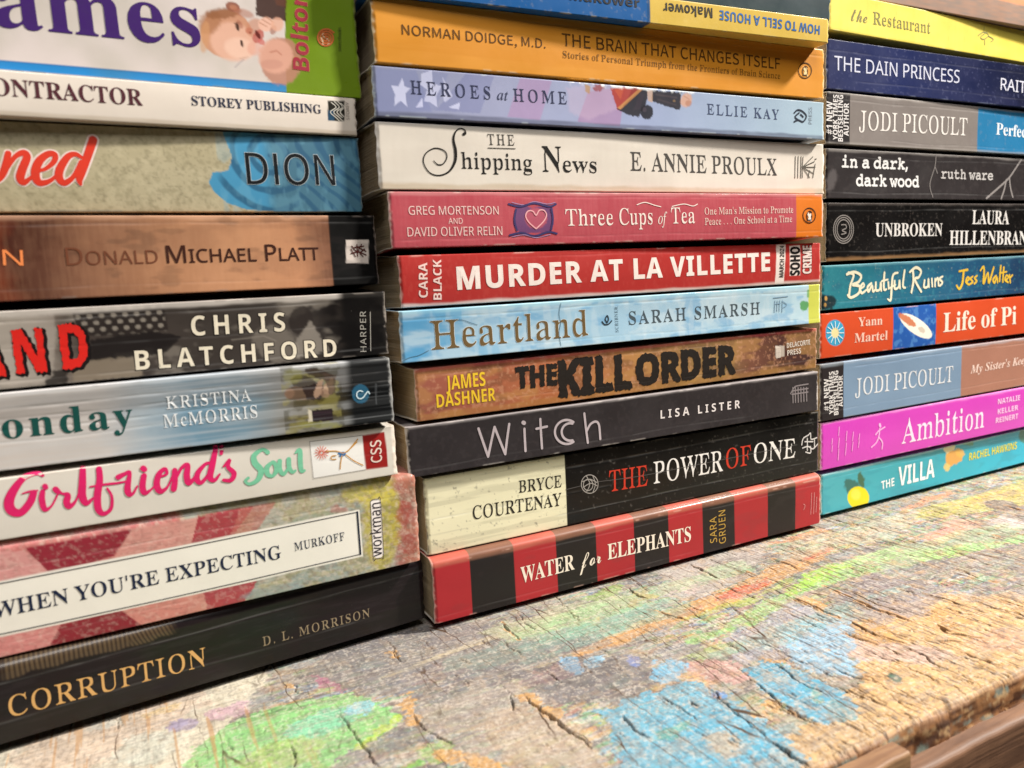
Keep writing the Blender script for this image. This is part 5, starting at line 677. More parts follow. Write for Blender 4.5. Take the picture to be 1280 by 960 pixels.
TEXTS = {
'names':[
  ('title', 'ames', 'sb', '3a1466', 130.79, 11.17, -0.0032, 50.88, 15.376, {'pre': 'N'}),
  ('author_name', 'Bolton', 'sB', '9c2a3c', 213.34, 6.96, 1.5182, 23.38, 5.161, {'halo': ('b9904a', 0.12)}),
  ('publisher_name', 'sourcebooks', 'ss', '4a5a18', 224.3, 14.09, 1.4898, 7.43, 1.225, {}),
],
'storey':[
  ('title', 'ONTRACTOR', 'sb', '50222c', 128.94, 4.97, -0.0053, 35.65, 4.347, {'pre': 'C'}),
  ('publisher_name', 'STOREY PUBLISHING', 'sb', '2b2f45', 177.69, 5.82, 0.0044, 38.65, 2.653, {}),
  ('publisher_mark', 'STOREY', 'ss', '8a8078', 225.47, 4.59, 1.539, 5.51, 1.078, {}),
],
'dion':[
  ('author_name', 'DION', 'sl', '0c1014', 171.62, 8.22, 0.0051, 27.62, 9.41, {'halo': ('b9c6cc', 0.16)}),
],
'platt':[
  ('author_name', 'Donald', 'ss', '70412c', 125.01, 8.89, -0.0042, 23.36, 4.888, {'sc': 1}),
  ('author_name', 'Michael Platt', 'ss', '3a1a10', 150.75, 8.77, -0.0079, 45.38, 5.065, {'sc': 1, 'bold': 0.008}),
  ('title', 'N', 'ss', 'f08c50', 110.21, 9.43, -0.055, 4.63, 4.145, {}),
],
'blatchford':[
  ('title', 'N', 'sB', 'd8241c', 103.21, 3.85, -0.0013, 6.73, 11.674, {'halo': ('120c0c', 0.4), 'bold': 0.012, 'rough': 1, 'hs': (0.5, -0.4)}),
  ('title', 'D', 'sB', 'd8241c', 114.17, 3.98, -0.0041, 6.07, 12.181, {'halo': ('120c0c', 0.4), 'bold': 0.012, 'rough': 1, 'hs': (0.5, -0.4)}),
  ('title', 'A', 'sB', 'd8241c', 93.11, 3.69, -0.0017, 7.51, 11.609, {'halo': ('120c0c', 0.4), 'bold': 0.012, 'rough': 1, 'hs': (0.5, -0.4)}),
  ('author_name', 'CHRIS', 'sB', 'e6dcc6', 148.01, 10.59, -0.0225, 27.41, 5.846, {'tr': 0.22, 'halo': ('241f1c', 0.25)}),
  ('author_name', 'BLATCHFORD', 'sB', 'e6dcc6', 132.04, 1.87, -0.0201, 59.01, 5.577, {'tr': 0.2, 'halo': ('241f1c', 0.25)}),
  ('publisher_name', 'HARPER', 'ss', 'a8a49c', 201.07, 1.2, 1.5037, 13.4, 2.048, {'tr': 0.08}),
],
'monday':[
  ('title', 'onday', 'sb', '15504a', 100.89, 8.54, -0.0199, 31.75, 7.215, {'pre': 'M', 'tr': 0.09}),
  ('author_name', 'KRISTINA', 'sr', 'eef2f4', 141.68, 11.86, -0.0091, 23.86, 3.629, {'tr': 0.06}),
  ('author_name', 'McMORRIS', 'sr', 'eef2f4', 140.49, 6.42, -0.0059, 26.33, 3.85, {'tr': 0.06}),
],
'girlfriend':[
  ('publisher_name', 'CSS', 'sl', 'f0d8cc', 198.83, 5.05, 1.5518, 7.45, 3.714, {'bold': 0.012}),
],
'expecting':[
  ('title', "WHEN YOU'RE EXPECTING", 'sq', '1a2540', 83.46, 11.35, -0.0005, 77.38, 4.343, {'pre': 'WHAT TO EXPECT '}),
  ('author_name', 'MURKOFF', 'sr', '1f2a44', 165.14, 12.72, 0.0149, 16.58, 2.764, {'tr': 0.05}),
  ('publisher_name', 'workman', 'ss', '2a2430', 194.1, 4.91, 1.5259, 18.64, 3.773, {}),
],
'corruption':[
  ('title', 'CORRUPTION', 'sr', 'cfa264', 83.39, 6.89, -0.027, 51.5, 5.916, {'tr': 0.03}),
  ('author_name', 'D. L. MORRISON', 'sr', '8f7f66', 152.31, 6.48, -0.009, 36.68, 3.058, {'tr': 0.1}),
],
'makower':[
  ('author_name', 'Makower', 'sB', '17120c', 138.14, 8.04, -3.1326, 23.01, 3.679, {}),
  ('title', 'HOW TO SELL A HOUSE', 'sB', '1c62a6', 193.98, 6.41, 3.1182, 52.33, 3.586, {}),
  ('author_name', 'Makower', 'sB', '0d1420', 75.01, 4.7, 0.0097, 29.67, 3.224, {}),
],
'brain':[
  ('author_name', 'NORMAN DOIDGE, M.D.', 'sl', '5c3a10', 9.7, 9.12, 0.0027, 53.48, 3.122, {}),
  ('title', 'THE BRAIN THAT CHANGES ITSELF', 'sl', '5c3a10', 70.0, 10.77, -0.0043, 105.64, 4.271, {'bold': 0.004}),
  ('subtitle', 'Stories of Personal Triumph from the Frontiers of Brain Science', 'sr', '7c5218', 70.1, 6.65, -0.0022, 105.52, 2.353, {}),
],
'heroes':[
  ('title', 'HEROES', 'sr', '2c3252', 12.78, 7.56, -0.0057, 28.91, 4.241, {'tr': 0.25}),
  ('title', 'at', 'si', '2c3252', 44.34, 7.55, -0.016, 4.35, 3.468, {}),
  ('title', 'HOME', 'sr', '2c3252', 50.69, 7.38, 0.0062, 21.88, 4.248, {'tr': 0.2}),
  ('author_name', 'ELLIE KAY', 'sr', '3c4a6c', 137.88, 7.38, -0.0081, 39.14, 4.054, {'tr': 0.15}),
  ('publisher_mark', 'PRESS', 'ss', '8894a0', 196.36, 6.13, 1.5719, 7.04, 1.931, {}),
],
'shipping':[
  ('title', 'THE', 'sr', '4a4640', 40.11, 15.39, 0.0089, 10.57, 3.657, {'tr': 0.15}),
  ('title', 'hipping', 'sr', '14120f', 29.68, 7.14, -0.0035, 27.85, 5.513, {}),
  ('title', 'N', 'sr', '14120f', 61.76, 6.71, 0.0024, 8.2, 9.036, {}),
  ('title', 'ews', 'sr', '14120f', 70.48, 6.74, -0.0002, 14.78, 5.896, {}),
  ('author_name', 'E. ANNIE PROULX', 'sr', '484440', 100.79, 7.93, -0.0068, 77.41, 6.995, {}),
],
'cups':[
  ('author_name', 'GREG MORTENSON', 'ss', 'f2cfc8', 6.77, 10.71, -0.0037, 33.28, 2.862, {}),
  ('author_name', 'AND', 'ss', 'f2cfc8', 20.81, 7.54, -0.0069, 5.28, 1.968, {}),
  ('author_name', 'DAVID OLIVER RELIN', 'ss', 'f2cfc8', 5.87, 3.55, -0.004, 35.21, 3.008, {}),
  ('title', 'Three', 'sr', 'f6e6dc', 67.11, 6.26, 0.0012, 20.92, 6.026, {}),
  ('title', 'Cups', 'sr', 'f6e6dc', 90.91, 6.28, 0.0073, 15.41, 6.211, {}),
  ('title', 'of', 'si', 'f6e6dc', 109.05, 6.42, 0.002, 4.38, 4.531, {}),
  ('title', 'Tea', 'sr', 'f6e6dc', 115.39, 6.49, 0.0094, 11.89, 6.214, {}),
  ('subtitle', "One Man's Mission to Promote", 'sr', 'f0d0c4', 132.34, 9.86, 0.0091, 48.43, 2.796, {}),
  ('subtitle', 'Peace . . . One School at a Time', 'sr', 'f0d0c4', 132.25, 5.72, 0.0143, 47.81, 2.805, {}),
],
'murder':[
  ('author_name', 'CARA', 'sB', 'f0d2ca', 9.76, 2.8, 1.5219, 11.84, 3.188, {}),
  ('author_name', 'BLACK', 'sB', 'f0d2ca', 14.85, 1.81, 1.5215, 13.72, 3.04, {}),
  ('title', 'MURDER AT LA VILLETTE', 'sB', 'f3e4dc', 21.12, 5.0, 0.007, 146.79, 7.686, {'tr': 0.06, 'bold': 0.016}),
  ('sticker_text', 'MARCH 2024', 'sB', '3c3432', 176.08, 2.86, 1.5304, 13.68, 2.534, {}),
  ('publisher_name', 'SOHO', 'sB', '151010', 185.89, 3.51, 1.569, 12.28, 5.613, {'bold': 0.02}),
  ('publisher_name', 'CRIME', 'sB', 'ecd8d0', 193.09, 3.94, 1.5717, 12.21, 5.224, {'bold': 0.02, 'halo': ('401414', 0.2)}),
],
'heartland':[
  ('title', 'Heartland', 'sr', '6e5836', 10.89, 3.44, 0.0017, 64.11, 9.859, {'halo': ('d8e2e2', 0.16)}),
  ('author_name', 'SARAH SMARSH', 'sr', '47545c', 94.23, 6.27, -0.0024, 69.8, 5.153, {'tr': 0.12}),
  ('publisher_name', 'SCRIBNER', 'sr', '5a7484', 89.13, 3.82, 1.5699, 9.94, 1.511, {'tr': 0.1}),
],
'kill':[
  ('author_name', 'JAMES', 'sB', 'e8c030', 11.43, 9.68, 0.0004, 15.39, 5.008, {}),
  ('author_name', 'DASHNER', 'sB', 'e8c030', 7.5, 3.91, -0.0013, 23.03, 4.692, {}),
  ('title', 'THE', 'sB', '221c18', 39.43, 7.3, -0.0156, 17.15, 7.58, {'bold': 0.035, 'rough': 1}),
  ('title', 'KILL', 'sB', '221c18', 58.11, 2.2, -0.0044, 32.67, 13.308, {'bold': 0.035, 'rough': 1}),
  ('title', 'ORDER', 'sB', '221c18', 94.16, 2.67, -0.0024, 52.07, 11.741, {'bold': 0.035, 'rough': 1}),
  ('publisher_name', 'DELACORTE', 'sB', 'd8ccc0', 177.13, 10.72, 0.0309, 14.78, 2.231, {}),
  ('publisher_name', 'PRESS', 'sB', 'd8ccc0', 177.41, 7.26, 0.0397, 8.58, 2.418, {}),
],
'witch':[
  ('author_name', 'LISA LISTER', 'sB', 'e4dcda', 109.01, 7.18, -0.0148, 42.91, 3.472, {'tr': 0.3}),
],
'power':[
  ('author_name', 'BRYCE', 'sr', '26221c', 37.41, 16.68, -0.0448, 18.85, 4.675, {}),
  ('author_name', 'COURTENAY', 'sr', '26221c', 18.1, 9.94, -0.0373, 37.81, 5.041, {}),
  ('title', 'THE', 'sr', 'c83a26', 78.21, 10.05, -0.0274, 19.12, 8.625, {}),
  ('title', 'POWER', 'sr', 'ece8e4', 100.41, 9.66, -0.0115, 37.79, 9.238, {}),
  ('title', 'OF', 'sr', 'c83a26', 139.81, 9.69, -0.006, 14.52, 8.928, {}),
  ('title', 'ONE', 'sr', 'ece8e4', 156.0, 9.71, -0.0372, 25.68, 8.935, {}),
],
'elephants':[
  ('title', 'WATER', 'sb', 'f2e4d4', 35.09, 7.15, 0.0111, 23.72, 6.207, {}),
  ('title', 'for', 'se', 'f2e4d4', 60.94, 7.07, 0.0345, 10.37, 5.895, {}),
  ('title', 'ELEPHANTS', 'sb', 'f2e4d4', 74.43, 7.88, -0.0196, 42.54, 6.329, {}),
  ('author_name', 'SARA', 'ss', 'bf9a48', 131.32, 3.69, 1.5705, 11.44, 3.818, {'tr': 0.05}),
  ('author_name', 'GRUEN', 'ss', 'bf9a48', 136.32, 2.38, 1.568, 14.79, 3.784, {'tr': 0.05}),
],
'restaurant':[
  ('title', 'the', 'se', '7a764a', 14.73, 5.19, 0.0194, 11.16, 5.583, {}),
  ('title', 'Restaurant', 'sr', '82804e', 29.87, 5.5, 0.0092, 43.64, 5.435, {}),
],
'dain':[
  ('title', 'THE DAIN PRINCESS', 'ss', 'cfd2e4', 4.81, 8.15, 0.0049, 89.81, 6.215, {}),
  ('author_name', 'RAIT', 'ss', 'd8dae8', 129.04, 7.68, -0.0196, 22.03, 6.001, {}),
],
'picoulta':[
  ('award_line', '#1 NEW', 'sB', 'e2dedc', 3.68, 3.96, 1.577, 14.39, 3.887, {}),
  ('award_line', 'YORK TIMES', 'sB', 'e2dedc', 7.09, 1.62, 1.5783, 19.88, 3.027, {}),
  ('award_line', 'BESTSELLING', 'sB', 'e2dedc', 10.63, 1.05, 1.5796, 20.54, 3.216, {}),
  ('award_line', 'AUTHOR', 'sB', 'e2dedc', 14.61, 3.71, 1.5811, 14.6, 3.462, {}),
  ('author_name', 'JODI PICOULT', 'sr', 'e6e0da', 21.7, 6.9, 0.0094, 82.49, 8.624, {}),
  ('title', 'Perfect Match', 'sb', 'dce6ec', 129.34, 9.35, -0.0203, 62.7, 5.999, {}),
],
'picoultb':[
  ('award_line', '#1 NEW', 'sB', 'e2dedc', 5.6, 4.56, 1.576, 15.4, 3.251, {}),
  ('award_line', 'YORK TIMES', 'sB', 'e2dedc', 8.89, 2.61, 1.5772, 20.48, 3.061, {}),
  ('award_line', 'BESTSELLING', 'sB', 'e2dedc', 12.09, 1.82, 1.5783, 21.34, 3.031, {}),
  ('award_line', 'AUTHOR', 'sB', 'e2dedc', 15.17, 5.36, 1.5795, 15.19, 2.884, {}),
  ('author_name', 'JODI PICOULT', 'sr', 'dfe2e6', 23.9, 9.46, -0.01, 75.61, 8.455, {}),
  ('title', "My Sister's Keeper", 'sbi', 'ecd0c4', 114.5, 11.5, 0.0129, 60.2, 4.365, {}),
],
'darkwood':[
  ('title', 'in a dark,', 'mo', 'e8e6e4', 10.37, 14.06, 0.0018, 47.49, 4.663, {'bold': 0.03}),
  ('title', 'dark wood', 'mo', 'e8e6e4', 20.42, 5.79, -0.0, 46.4, 4.801, {'bold': 0.03}),
  ('author_name', 'ruth ware', 'mo', 'c4c0be', 84.7, 10.36, -0.001, 44.74, 4.319, {'bold': 0.02}),
],
'unbroken':[
  ('title', 'UNBROKEN', 'sb', 'dcd8d4', 33.99, 10.86, -0.0114, 52.09, 6.295, {}),
  ('author_name', 'LAURA', 'sb', 'dcd8d4', 111.3, 16.03, -0.0113, 33.57, 7.124, {}),
  ('author_name', 'HILLENBRAND', 'sb', 'dcd8d4', 92.27, 5.6, -0.0183, 78.05, 7.263, {}),
],
'pi':[
  ('author_name', 'Yann', 'sb', 'f2c6b4', 25.64, 13.32, -0.0156, 17.32, 4.24, {}),
  ('author_name', 'Martel', 'sb', 'f2c6b4', 23.04, 5.67, -0.0148, 23.84, 4.443, {}),
  ('title', 'Life of Pi', 'sb', 'f6e0d0', 90.05, 5.75, -0.0002, 63.88, 9.921, {}),
],
'ambition':[
  ('title', 'Ambition', 'sr', 'fbe0f4', 57.92, 4.78, -0.0029, 68.55, 12.747, {}),
  ('author_name', 'NATALIE', 'sB', 'f8c8ec', 138.43, 15.94, 0.0056, 20.74, 2.953, {}),
  ('author_name', 'KELLER', 'sB', 'f8c8ec', 138.5, 10.36, 0.0105, 19.08, 2.965, {}),
  ('author_name', 'REINERT', 'sB', 'f8c8ec', 136.93, 5.48, 0.0045, 20.95, 2.923, {}),
],
'villa':[
  ('title', 'THE', 'sB', 'e8f2f2', 43.93, 5.16, 0.0384, 10.11, 4.299, {}),
  ('title', 'VILLA', 'sB', 'f2f6f6', 57.22, 4.62, 0.0014, 29.58, 10.212, {}),
  ('author_name', 'RACHEL HAWKINS', 'sB', 'dcd23c', 117.18, 9.04, 0.0017, 45.26, 4.243, {}),
],
}
STROKES = {
'dion':[('title','dc3c28',1.651,[[(105.41,7.1,0.6),(107.61,8.7,0.9),(109.12,11.49,1.1),(110.22,15.25,0.9)],[(109.2,10.7,0.5),(111.65,14.31,0.7),(113.68,15.49,1.0),(114.42,14.41,1.1),(113.02,11.2,1.2),(112.23,8.8,1.2),(112.96,7.62,0.9),(115.06,9.26,0.5)],[(115.74,10.67,0.5),(118.28,11.33,0.6),(120.65,13.41,0.8),(121.03,15.23,0.9),(119.44,15.37,1.0),(117.09,13.3,1.2),(115.85,10.07,1.3),(116.46,7.69,1.1),(118.99,8.13,0.7),(121.37,10.2,0.4)],[(127.32,14.83,0.6),(125.94,15.6,0.8),(124.03,14.72,1.0),(121.86,11.43,1.2),(121.41,8.99,1.2),(122.54,7.71,1.0),(124.91,9.47,0.7),(127.19,13.61,0.6)],[(130.8,19.66,1.3),(129.03,15.3,1.25),(127.07,10.74,1.2),(126.29,8.68,1.0),(126.44,7.37,0.5)]],{'halo':('ecd8d0',0.82)})],
'girlfriend':[('title','e0246a',0.947,[[(102.15,16.07,0.9),(100.82,16.92,1.0),(97.75,16.16,1.6),(94.96,13.05,2.2),(93.57,9.94,2.5),(93.99,7.54,2.5),(95.98,6.75,2.2),(98.35,9.07,2.0),(99.52,11.63,1.8)],[(96.91,11.87,0.4),(98.7,12.19,0.6),(100.46,12.1,0.5)],[(101.66,11.68,1.3),(101.23,9.41,1.6),(101.62,6.55,1.4),(103.33,7.31,0.6),(105.09,10.22,0.5)],[(104.72,11.79,1.6),(105.19,11.07,1.5),(106.19,10.25,0.7),(107.4,9.6,1.6),(106.98,7.51,1.8),(107.59,6.32,1.6),(109.42,7.94,0.6),(110.98,12.02,0.5)],[(111.9,16.43,1.6),(111.39,12.39,2.0),(110.95,8.98,2.1),(111.68,6.44,1.6),(113.5,7.65,0.6)],[(115.87,15.79,1.6),(115.72,12.54,1.8),(114.7,8.32,2.0),(114.47,4.39,1.9),(115.61,2.63,1.4),(117.65,3.8,1.0),(118.21,7.26,0.8),(117.33,9.84,0.6)],[(113.11,11.01,0.5),(116.51,11.08,0.7),(119.94,10.95,0.7),(123.06,11.09,0.5)],[(120.5,12.62,1.7),(122.12,13.25,1.2),(123.5,13.47,1.0),(122.47,9.18,1.8),(122.73,7.13,1.6),(123.85,7.38,0.8),(125.03,9.2,0.5)],[(127.09,11.99,1.6),(126.39,8.96,1.8),(126.77,6.87,1.6),(128.65,7.67,0.6),(130.89,10.01,0.5)],[(130.98,10.9,0.6),(133.07,11.47,0.9),(132.82,13.1,1.1),(131.07,11.79,1.6),(130.16,8.77,1.9),(130.95,6.6,1.7),(133.11,7.82,0.7),(135.16,12.04,0.5)],[(135.39,12.23,1.6),(135.06,8.86,1.8),(134.55,6.66,1.8)],[(135.3,9.28,0.7),(137.28,12.62,1.0),(139.0,13.26,1.5),(138.49,10.13,1.9),(138.88,7.76,1.7),(141.16,9.69,0.7)],[(146.11,12.61,0.8),(144.22,12.9,1.0),(141.67,10.53,1.6),(141.24,8.29,1.7),(142.42,7.4,1.3),(145.01,9.99,0.8)],[(147.41,17.29,1.5),(145.86,12.18,1.9),(144.88,8.62,1.9),(146.06,7.49,1.3),(147.71,9.09,0.6)],[(149.11,17.04,1.4),(148.73,15.24,1.0)],[(149.0,11.22,0.6),(150.91,13.04,1.0),(150.28,11.02,1.3),(151.81,8.66,1.6),(150.75,6.71,1.4),(148.61,7.06,1.0)],[(102.35,13.05,1.5),(102.51,12.6,1.3)],[(127.11,14.14,1.8),(127.39,13.74,1.6)]],{}),('title','7cc8a4',1.041,[[(162.32,13.6,1.3),(160.84,14.78,1.0),(158.22,13.26,1.5),(158.23,10.88,1.8),(159.8,8.24,1.8),(158.65,5.55,1.5),(156.09,4.55,1.0),(154.85,5.71,0.8),(155.82,6.5,0.9)],[(163.4,10.32,1.0),(161.67,8.9,1.5),(161.71,6.73,1.4),(163.25,6.0,1.0),(164.57,7.96,1.5),(163.85,10.25,1.1),(162.92,10.06,0.9)],[(165.71,10.44,1.3),(165.48,7.82,1.4),(166.48,5.96,1.1),(168.28,7.86,0.8)],[(168.51,10.5,1.4),(168.42,7.84,1.4),(169.31,6.23,1.1),(170.28,6.56,0.7)],[(171.54,12.96,1.0),(172.22,12.62,1.4),(172.0,8.98,1.5),(172.15,6.26,1.3),(173.09,6.11,0.8)],[(170.77,12.25,0.6),(172.0,12.89,0.8)]],{}),('publisher_mark','8c8884',0.154,[[(175.48,15.21,1.0),(193.04,14.87,1.0)],[(175.48,15.21,1.0),(175.74,3.08,1.0)],[(175.74,3.08,1.0),(193.15,3.2,1.0)]],{}),('publisher_mark','d85a3c',0.209,[[(179.5,10.95,1.0),(181.17,10.7,1.0)],[(179.43,10.73,1.0),(180.87,9.76,1.0)],[(179.27,10.57,1.0),(180.2,9.08,1.0)],[(179.06,10.5,1.0),(179.29,8.79,1.0)],[(178.83,10.53,1.0),(178.32,8.94,1.0)],[(178.63,10.66,1.0),(177.49,9.5,1.0)],[(178.51,10.87,1.0),(176.95,10.36,1.0)],[(178.47,11.1,1.0),(176.82,11.35,1.0)],[(178.54,11.32,1.0),(177.11,12.27,1.0)],[(178.7,11.48,1.0),(177.78,12.95,1.0)],[(178.91,11.55,1.0),(178.68,13.25,1.0)],[(179.14,11.51,1.0),(179.65,13.11,1.0)],[(179.34,11.38,1.0),(180.49,12.56,1.0)],[(179.47,11.18,1.0),(181.03,11.69,1.0)]],{}),('publisher_mark','d09a50',0.34,[[(180.28,11.33,1.0),(183.68,10.92,1.0),(186.59,9.99,1.0),(190.84,12.89,1.0)],[(186.78,9.21,1.0),(189.35,6.8,1.0),(192.25,4.83,1.0)],[(185.52,9.15,1.0),(184.95,6.98,1.0),(184.57,4.78,1.0)],[(183.56,9.44,1.0),(182.18,9.4,1.0),(182.0,8.43,1.0),(183.46,8.21,1.0)],[(187.62,10.34,1.0),(191.17,13.85,1.0)]],{}),('publisher_mark','3a78b4',0.688,[[(184.6,10.04,1.0),(186.09,9.96,1.0),(186.54,9.4,1.0)],[(184.93,9.24,1.0),(185.77,9.11,1.0)]],{})],
'shipping':[('title','16130f',0.483,[[(31.12,18.6,2.0),(31.83,19.03,1.6),(31.5,20.12,0.8),(29.84,20.44,0.8),(28.08,19.12,1.1),(27.25,16.61,1.8),(27.79,12.9,2.3),(27.34,9.39,2.0),(25.01,6.09,1.3),(21.33,4.68,0.9),(17.84,5.55,0.8),(15.86,8.85,0.8),(16.93,11.82,0.8),(20.29,13.6,0.8),(23.63,12.87,0.8),(24.49,10.81,0.8),(22.96,8.54,0.8),(21.02,8.24,0.8),(19.57,9.44,0.6)],[(40.12,14.31,0.5),(50.96,14.41,0.5)]],{}),('publisher_mark','5c5850',0.406,[[(189.23,15.7,1.0),(188.82,6.5,1.0)],[(190.93,15.75,1.0),(190.52,6.53,1.0)],[(192.64,15.8,1.0),(192.23,6.56,1.0)],[(193.37,11.21,1.0),(199.79,15.83,1.0)],[(193.37,11.21,1.0),(200.79,13.79,1.0)],[(193.37,11.21,1.0),(201.3,11.38,1.0)],[(193.37,11.21,1.0),(200.3,8.59,1.0)],[(193.37,11.21,1.0),(197.81,6.82,1.0)],[(193.86,15.66,1.0),(193.37,11.21,1.0)],[(193.37,11.21,1.0),(193.36,6.75,1.0)],[(201.04,14.83,1.0),(202.04,15.03,1.0)],[(199.8,6.85,1.0),(201.29,12.77,1.0)],[(197.81,9.93,1.0),(196.82,6.8,1.0)]],{})],
'witch':[('title','bcb0b4',0.944,[[(27.38,13.89,1.0),(30.63,3.08,1.0)],[(30.63,3.08,1.0),(33.8,13.6,1.0)],[(33.8,13.6,1.0),(37.59,3.0,1.0)],[(37.59,3.0,1.0),(39.82,13.94,1.0)],[(46.06,11.32,1.0),(46.04,2.9,1.0)],[(45.62,13.76,1.6),(46.05,13.48,1.6)],[(52.91,14.14,1.0),(53.1,2.91,1.0)],[(51.12,10.65,1.0),(55.66,10.92,1.0)],[(67.38,11.11,1.0),(66.28,11.78,1.0),(65.07,12.21,1.0),(63.81,12.38,1.0),(62.58,12.27,1.0),(61.45,11.9,1.0),(60.48,11.28,1.0),(59.72,10.46,1.0),(59.23,9.47,1.0),(59.03,8.39,1.0),(59.12,7.26,1.0),(59.51,6.16,1.0),(60.18,5.14,1.0),(61.08,4.27,1.0),(62.16,3.6,1.0),(63.37,3.16,1.0),(64.63,2.99,1.0),(65.88,3.09,1.0),(67.02,3.47,1.0)],[(66.92,10.62,1.0),(65.94,10.87,1.0),(64.95,10.88,1.0),(64.02,10.66,1.0),(63.21,10.23,1.0),(62.58,9.61,1.0),(62.16,8.85,1.0),(61.99,7.99,1.0),(62.08,7.1,1.0),(62.42,6.24,1.0),(62.98,5.46,1.0),(63.74,4.81,1.0),(64.64,4.35,1.0),(65.62,4.09,1.0),(66.62,4.07,1.0)],[(72.36,13.89,1.0),(73.47,2.22,1.0)],[(73.18,6.78,1.0),(75.1,9.34,1.0),(77.6,10.01,1.0),(79.02,8.27,1.0),(79.29,2.83,1.0)]],{}),('publisher_mark','8c8486',0.598,[[(182.08,9.53,1.0),(184.33,12.21,1.0),(186.83,12.67,1.0),(192.89,12.77,1.0)],[(183.33,12.13,1.0),(183.56,5.2,1.0)],[(184.83,11.97,1.0),(185.06,5.16,1.0)],[(186.58,11.79,1.0),(186.81,5.11,1.0)],[(188.33,11.6,1.0),(188.58,5.06,1.0)],[(190.1,11.41,1.0),(190.35,5.01,1.0)],[(191.87,11.22,1.0),(192.13,4.97,1.0)],[(182.83,9.08,1.0),(192.89,9.08,1.0)],[(183.33,10.67,1.0),(192.89,10.74,1.0)]],{})],
'ruins':[('title','e6e0c4',1.362,[[(17.08,16.6,1.0),(20.69,15.39,1.0),(18.68,10.53,1.0),(17.71,5.26,1.0)],[(16.06,15.93,1.0),(21.19,16.79,1.0),(25.91,14.83,1.0),(24.37,12.05,1.0),(20.23,10.81,1.0),(24.92,9.88,1.0),(24.44,6.69,1.0),(19.26,4.82,1.0),(16.98,6.01,1.0)],[(24.94,8.45,0.7),(28.08,9.74,0.8),(27.53,11.19,0.8),(25.46,9.14,1.0),(26.54,6.59,1.0),(29.69,7.87,0.7)],[(33.37,10.93,0.9),(30.73,9.25,1.0),(31.3,7.07,1.0),(33.92,9.83,0.8),(34.51,6.91,0.9),(36.63,8.25,0.6)],[(36.58,11.15,0.9),(36.65,7.53,1.0),(39.35,7.76,0.8),(40.15,11.14,0.9),(40.45,6.98,0.8)],[(42.68,15.61,1.0),(42.39,7.98,1.0),(44.26,7.52,0.7)],[(40.9,11.68,0.7),(45.26,12.23,0.7)],[(45.62,10.9,0.9),(45.91,7.81,0.9)],[(52.4,15.23,0.8),(49.08,14.26,1.0),(48.1,8.44,1.1),(47.13,2.24,1.0),(44.91,2.72,0.6)],[(45.91,7.81,0.6),(50.86,9.41,0.7)],[(50.26,11.28,0.9),(50.34,7.6,1.0),(53.12,8.2,0.8),(53.83,11.49,0.9),(54.26,7.41,0.8)],[(57.43,16.14,1.0),(56.48,8.79,1.0),(58.21,7.59,0.8)],[(63.68,16.28,1.1),(64.41,10.66,1.1),(62.84,5.13,1.0)],[(61.42,15.25,0.9),(65.95,17.32,1.1),(70.06,15.3,1.0),(68.4,12.37,1.0),(65.54,11.36,1.0),(70.36,5.13,1.0)],[(73.12,10.66,0.9),(72.64,7.29,1.0),(75.57,7.53,0.8),(76.04,11.29,0.9),(76.53,7.1,0.8)],[(78.77,11.18,0.9),(79.13,7.36,0.9)],[(81.4,11.07,0.8),(81.28,7.26,0.9)],[(81.45,9.54,0.7),(83.54,11.36,0.9),(84.16,7.51,0.9)],[(87.38,11.97,0.8),(85.0,10.92,0.9),(87.25,8.9,0.9),(85.13,7.31,0.8)]],{}),('author_name','e0b83c',1.37,[[(100.82,14.14,0.8),(107.71,14.66,1.0)],[(104.57,14.39,1.1),(103.82,8.17,1.2),(101.19,5.01,1.0),(98.87,6.83,0.8)],[(107.1,8.42,0.7),(109.57,9.88,0.8),(107.88,10.74,0.8),(106.72,8.43,1.0),(109.33,6.74,0.8)],[(112.34,10.95,0.8),(110.47,9.84,0.8),(112.46,8.18,0.9),(110.21,7.1,0.8)],[(115.92,11.2,0.8),(113.91,10.09,0.8),(115.8,8.43,0.9),(113.79,7.09,0.8)],[(118.65,13.86,0.8),(121.16,15.75,1.0),(121.97,12.54,1.1),(121.85,6.97,1.2),(125.25,12.42,0.8),(126.57,7.16,1.2),(130.15,15.03,1.0)],[(132.66,10.52,0.9),(130.08,8.61,1.0),(131.51,6.78,0.9),(133.37,9.69,0.8),(134.19,6.82,0.8)],[(136.41,15.62,1.0),(135.91,7.56,1.0)],[(139.17,14.71,1.0),(138.91,7.02,1.0)],[(135.68,11.77,0.7),(142.02,12.34,0.7)],[(141.32,7.73,0.7),(143.98,9.25,0.8),(142.13,10.38,0.8),(140.89,8.15,1.0),(143.72,6.56,0.8)],[(144.87,10.44,0.9),(145.79,6.31,0.9)],[(145.24,8.79,0.7),(147.63,10.32,0.8)]],{})],
'platt':[('publisher_mark','4a1a14',0.348,[[(207.39,12.61,1.0),(208.56,11.12,1.0),(210.07,10.59,1.0),(211.71,11.54,1.0)],[(206.94,10.17,1.0),(209.55,10.6,1.0),(212.07,9.55,1.0)],[(209.23,13.07,1.0),(209.18,9.14,1.0)],[(210.78,13.04,1.0),(209.59,11.09,1.0),(210.99,9.09,1.0)],[(207.05,11.64,1.0),(208.4,9.16,1.0)],[(208.12,12.11,1.0),(211.52,12.53,1.0)],[(210.17,11.82,1.0),(212.17,10.79,1.0)]],{})],
'blatchford':[('publisher_mark','a8a49c',0.244,[[(202.55,1.39,1.0),(203.45,14.21,1.0)]],{})],
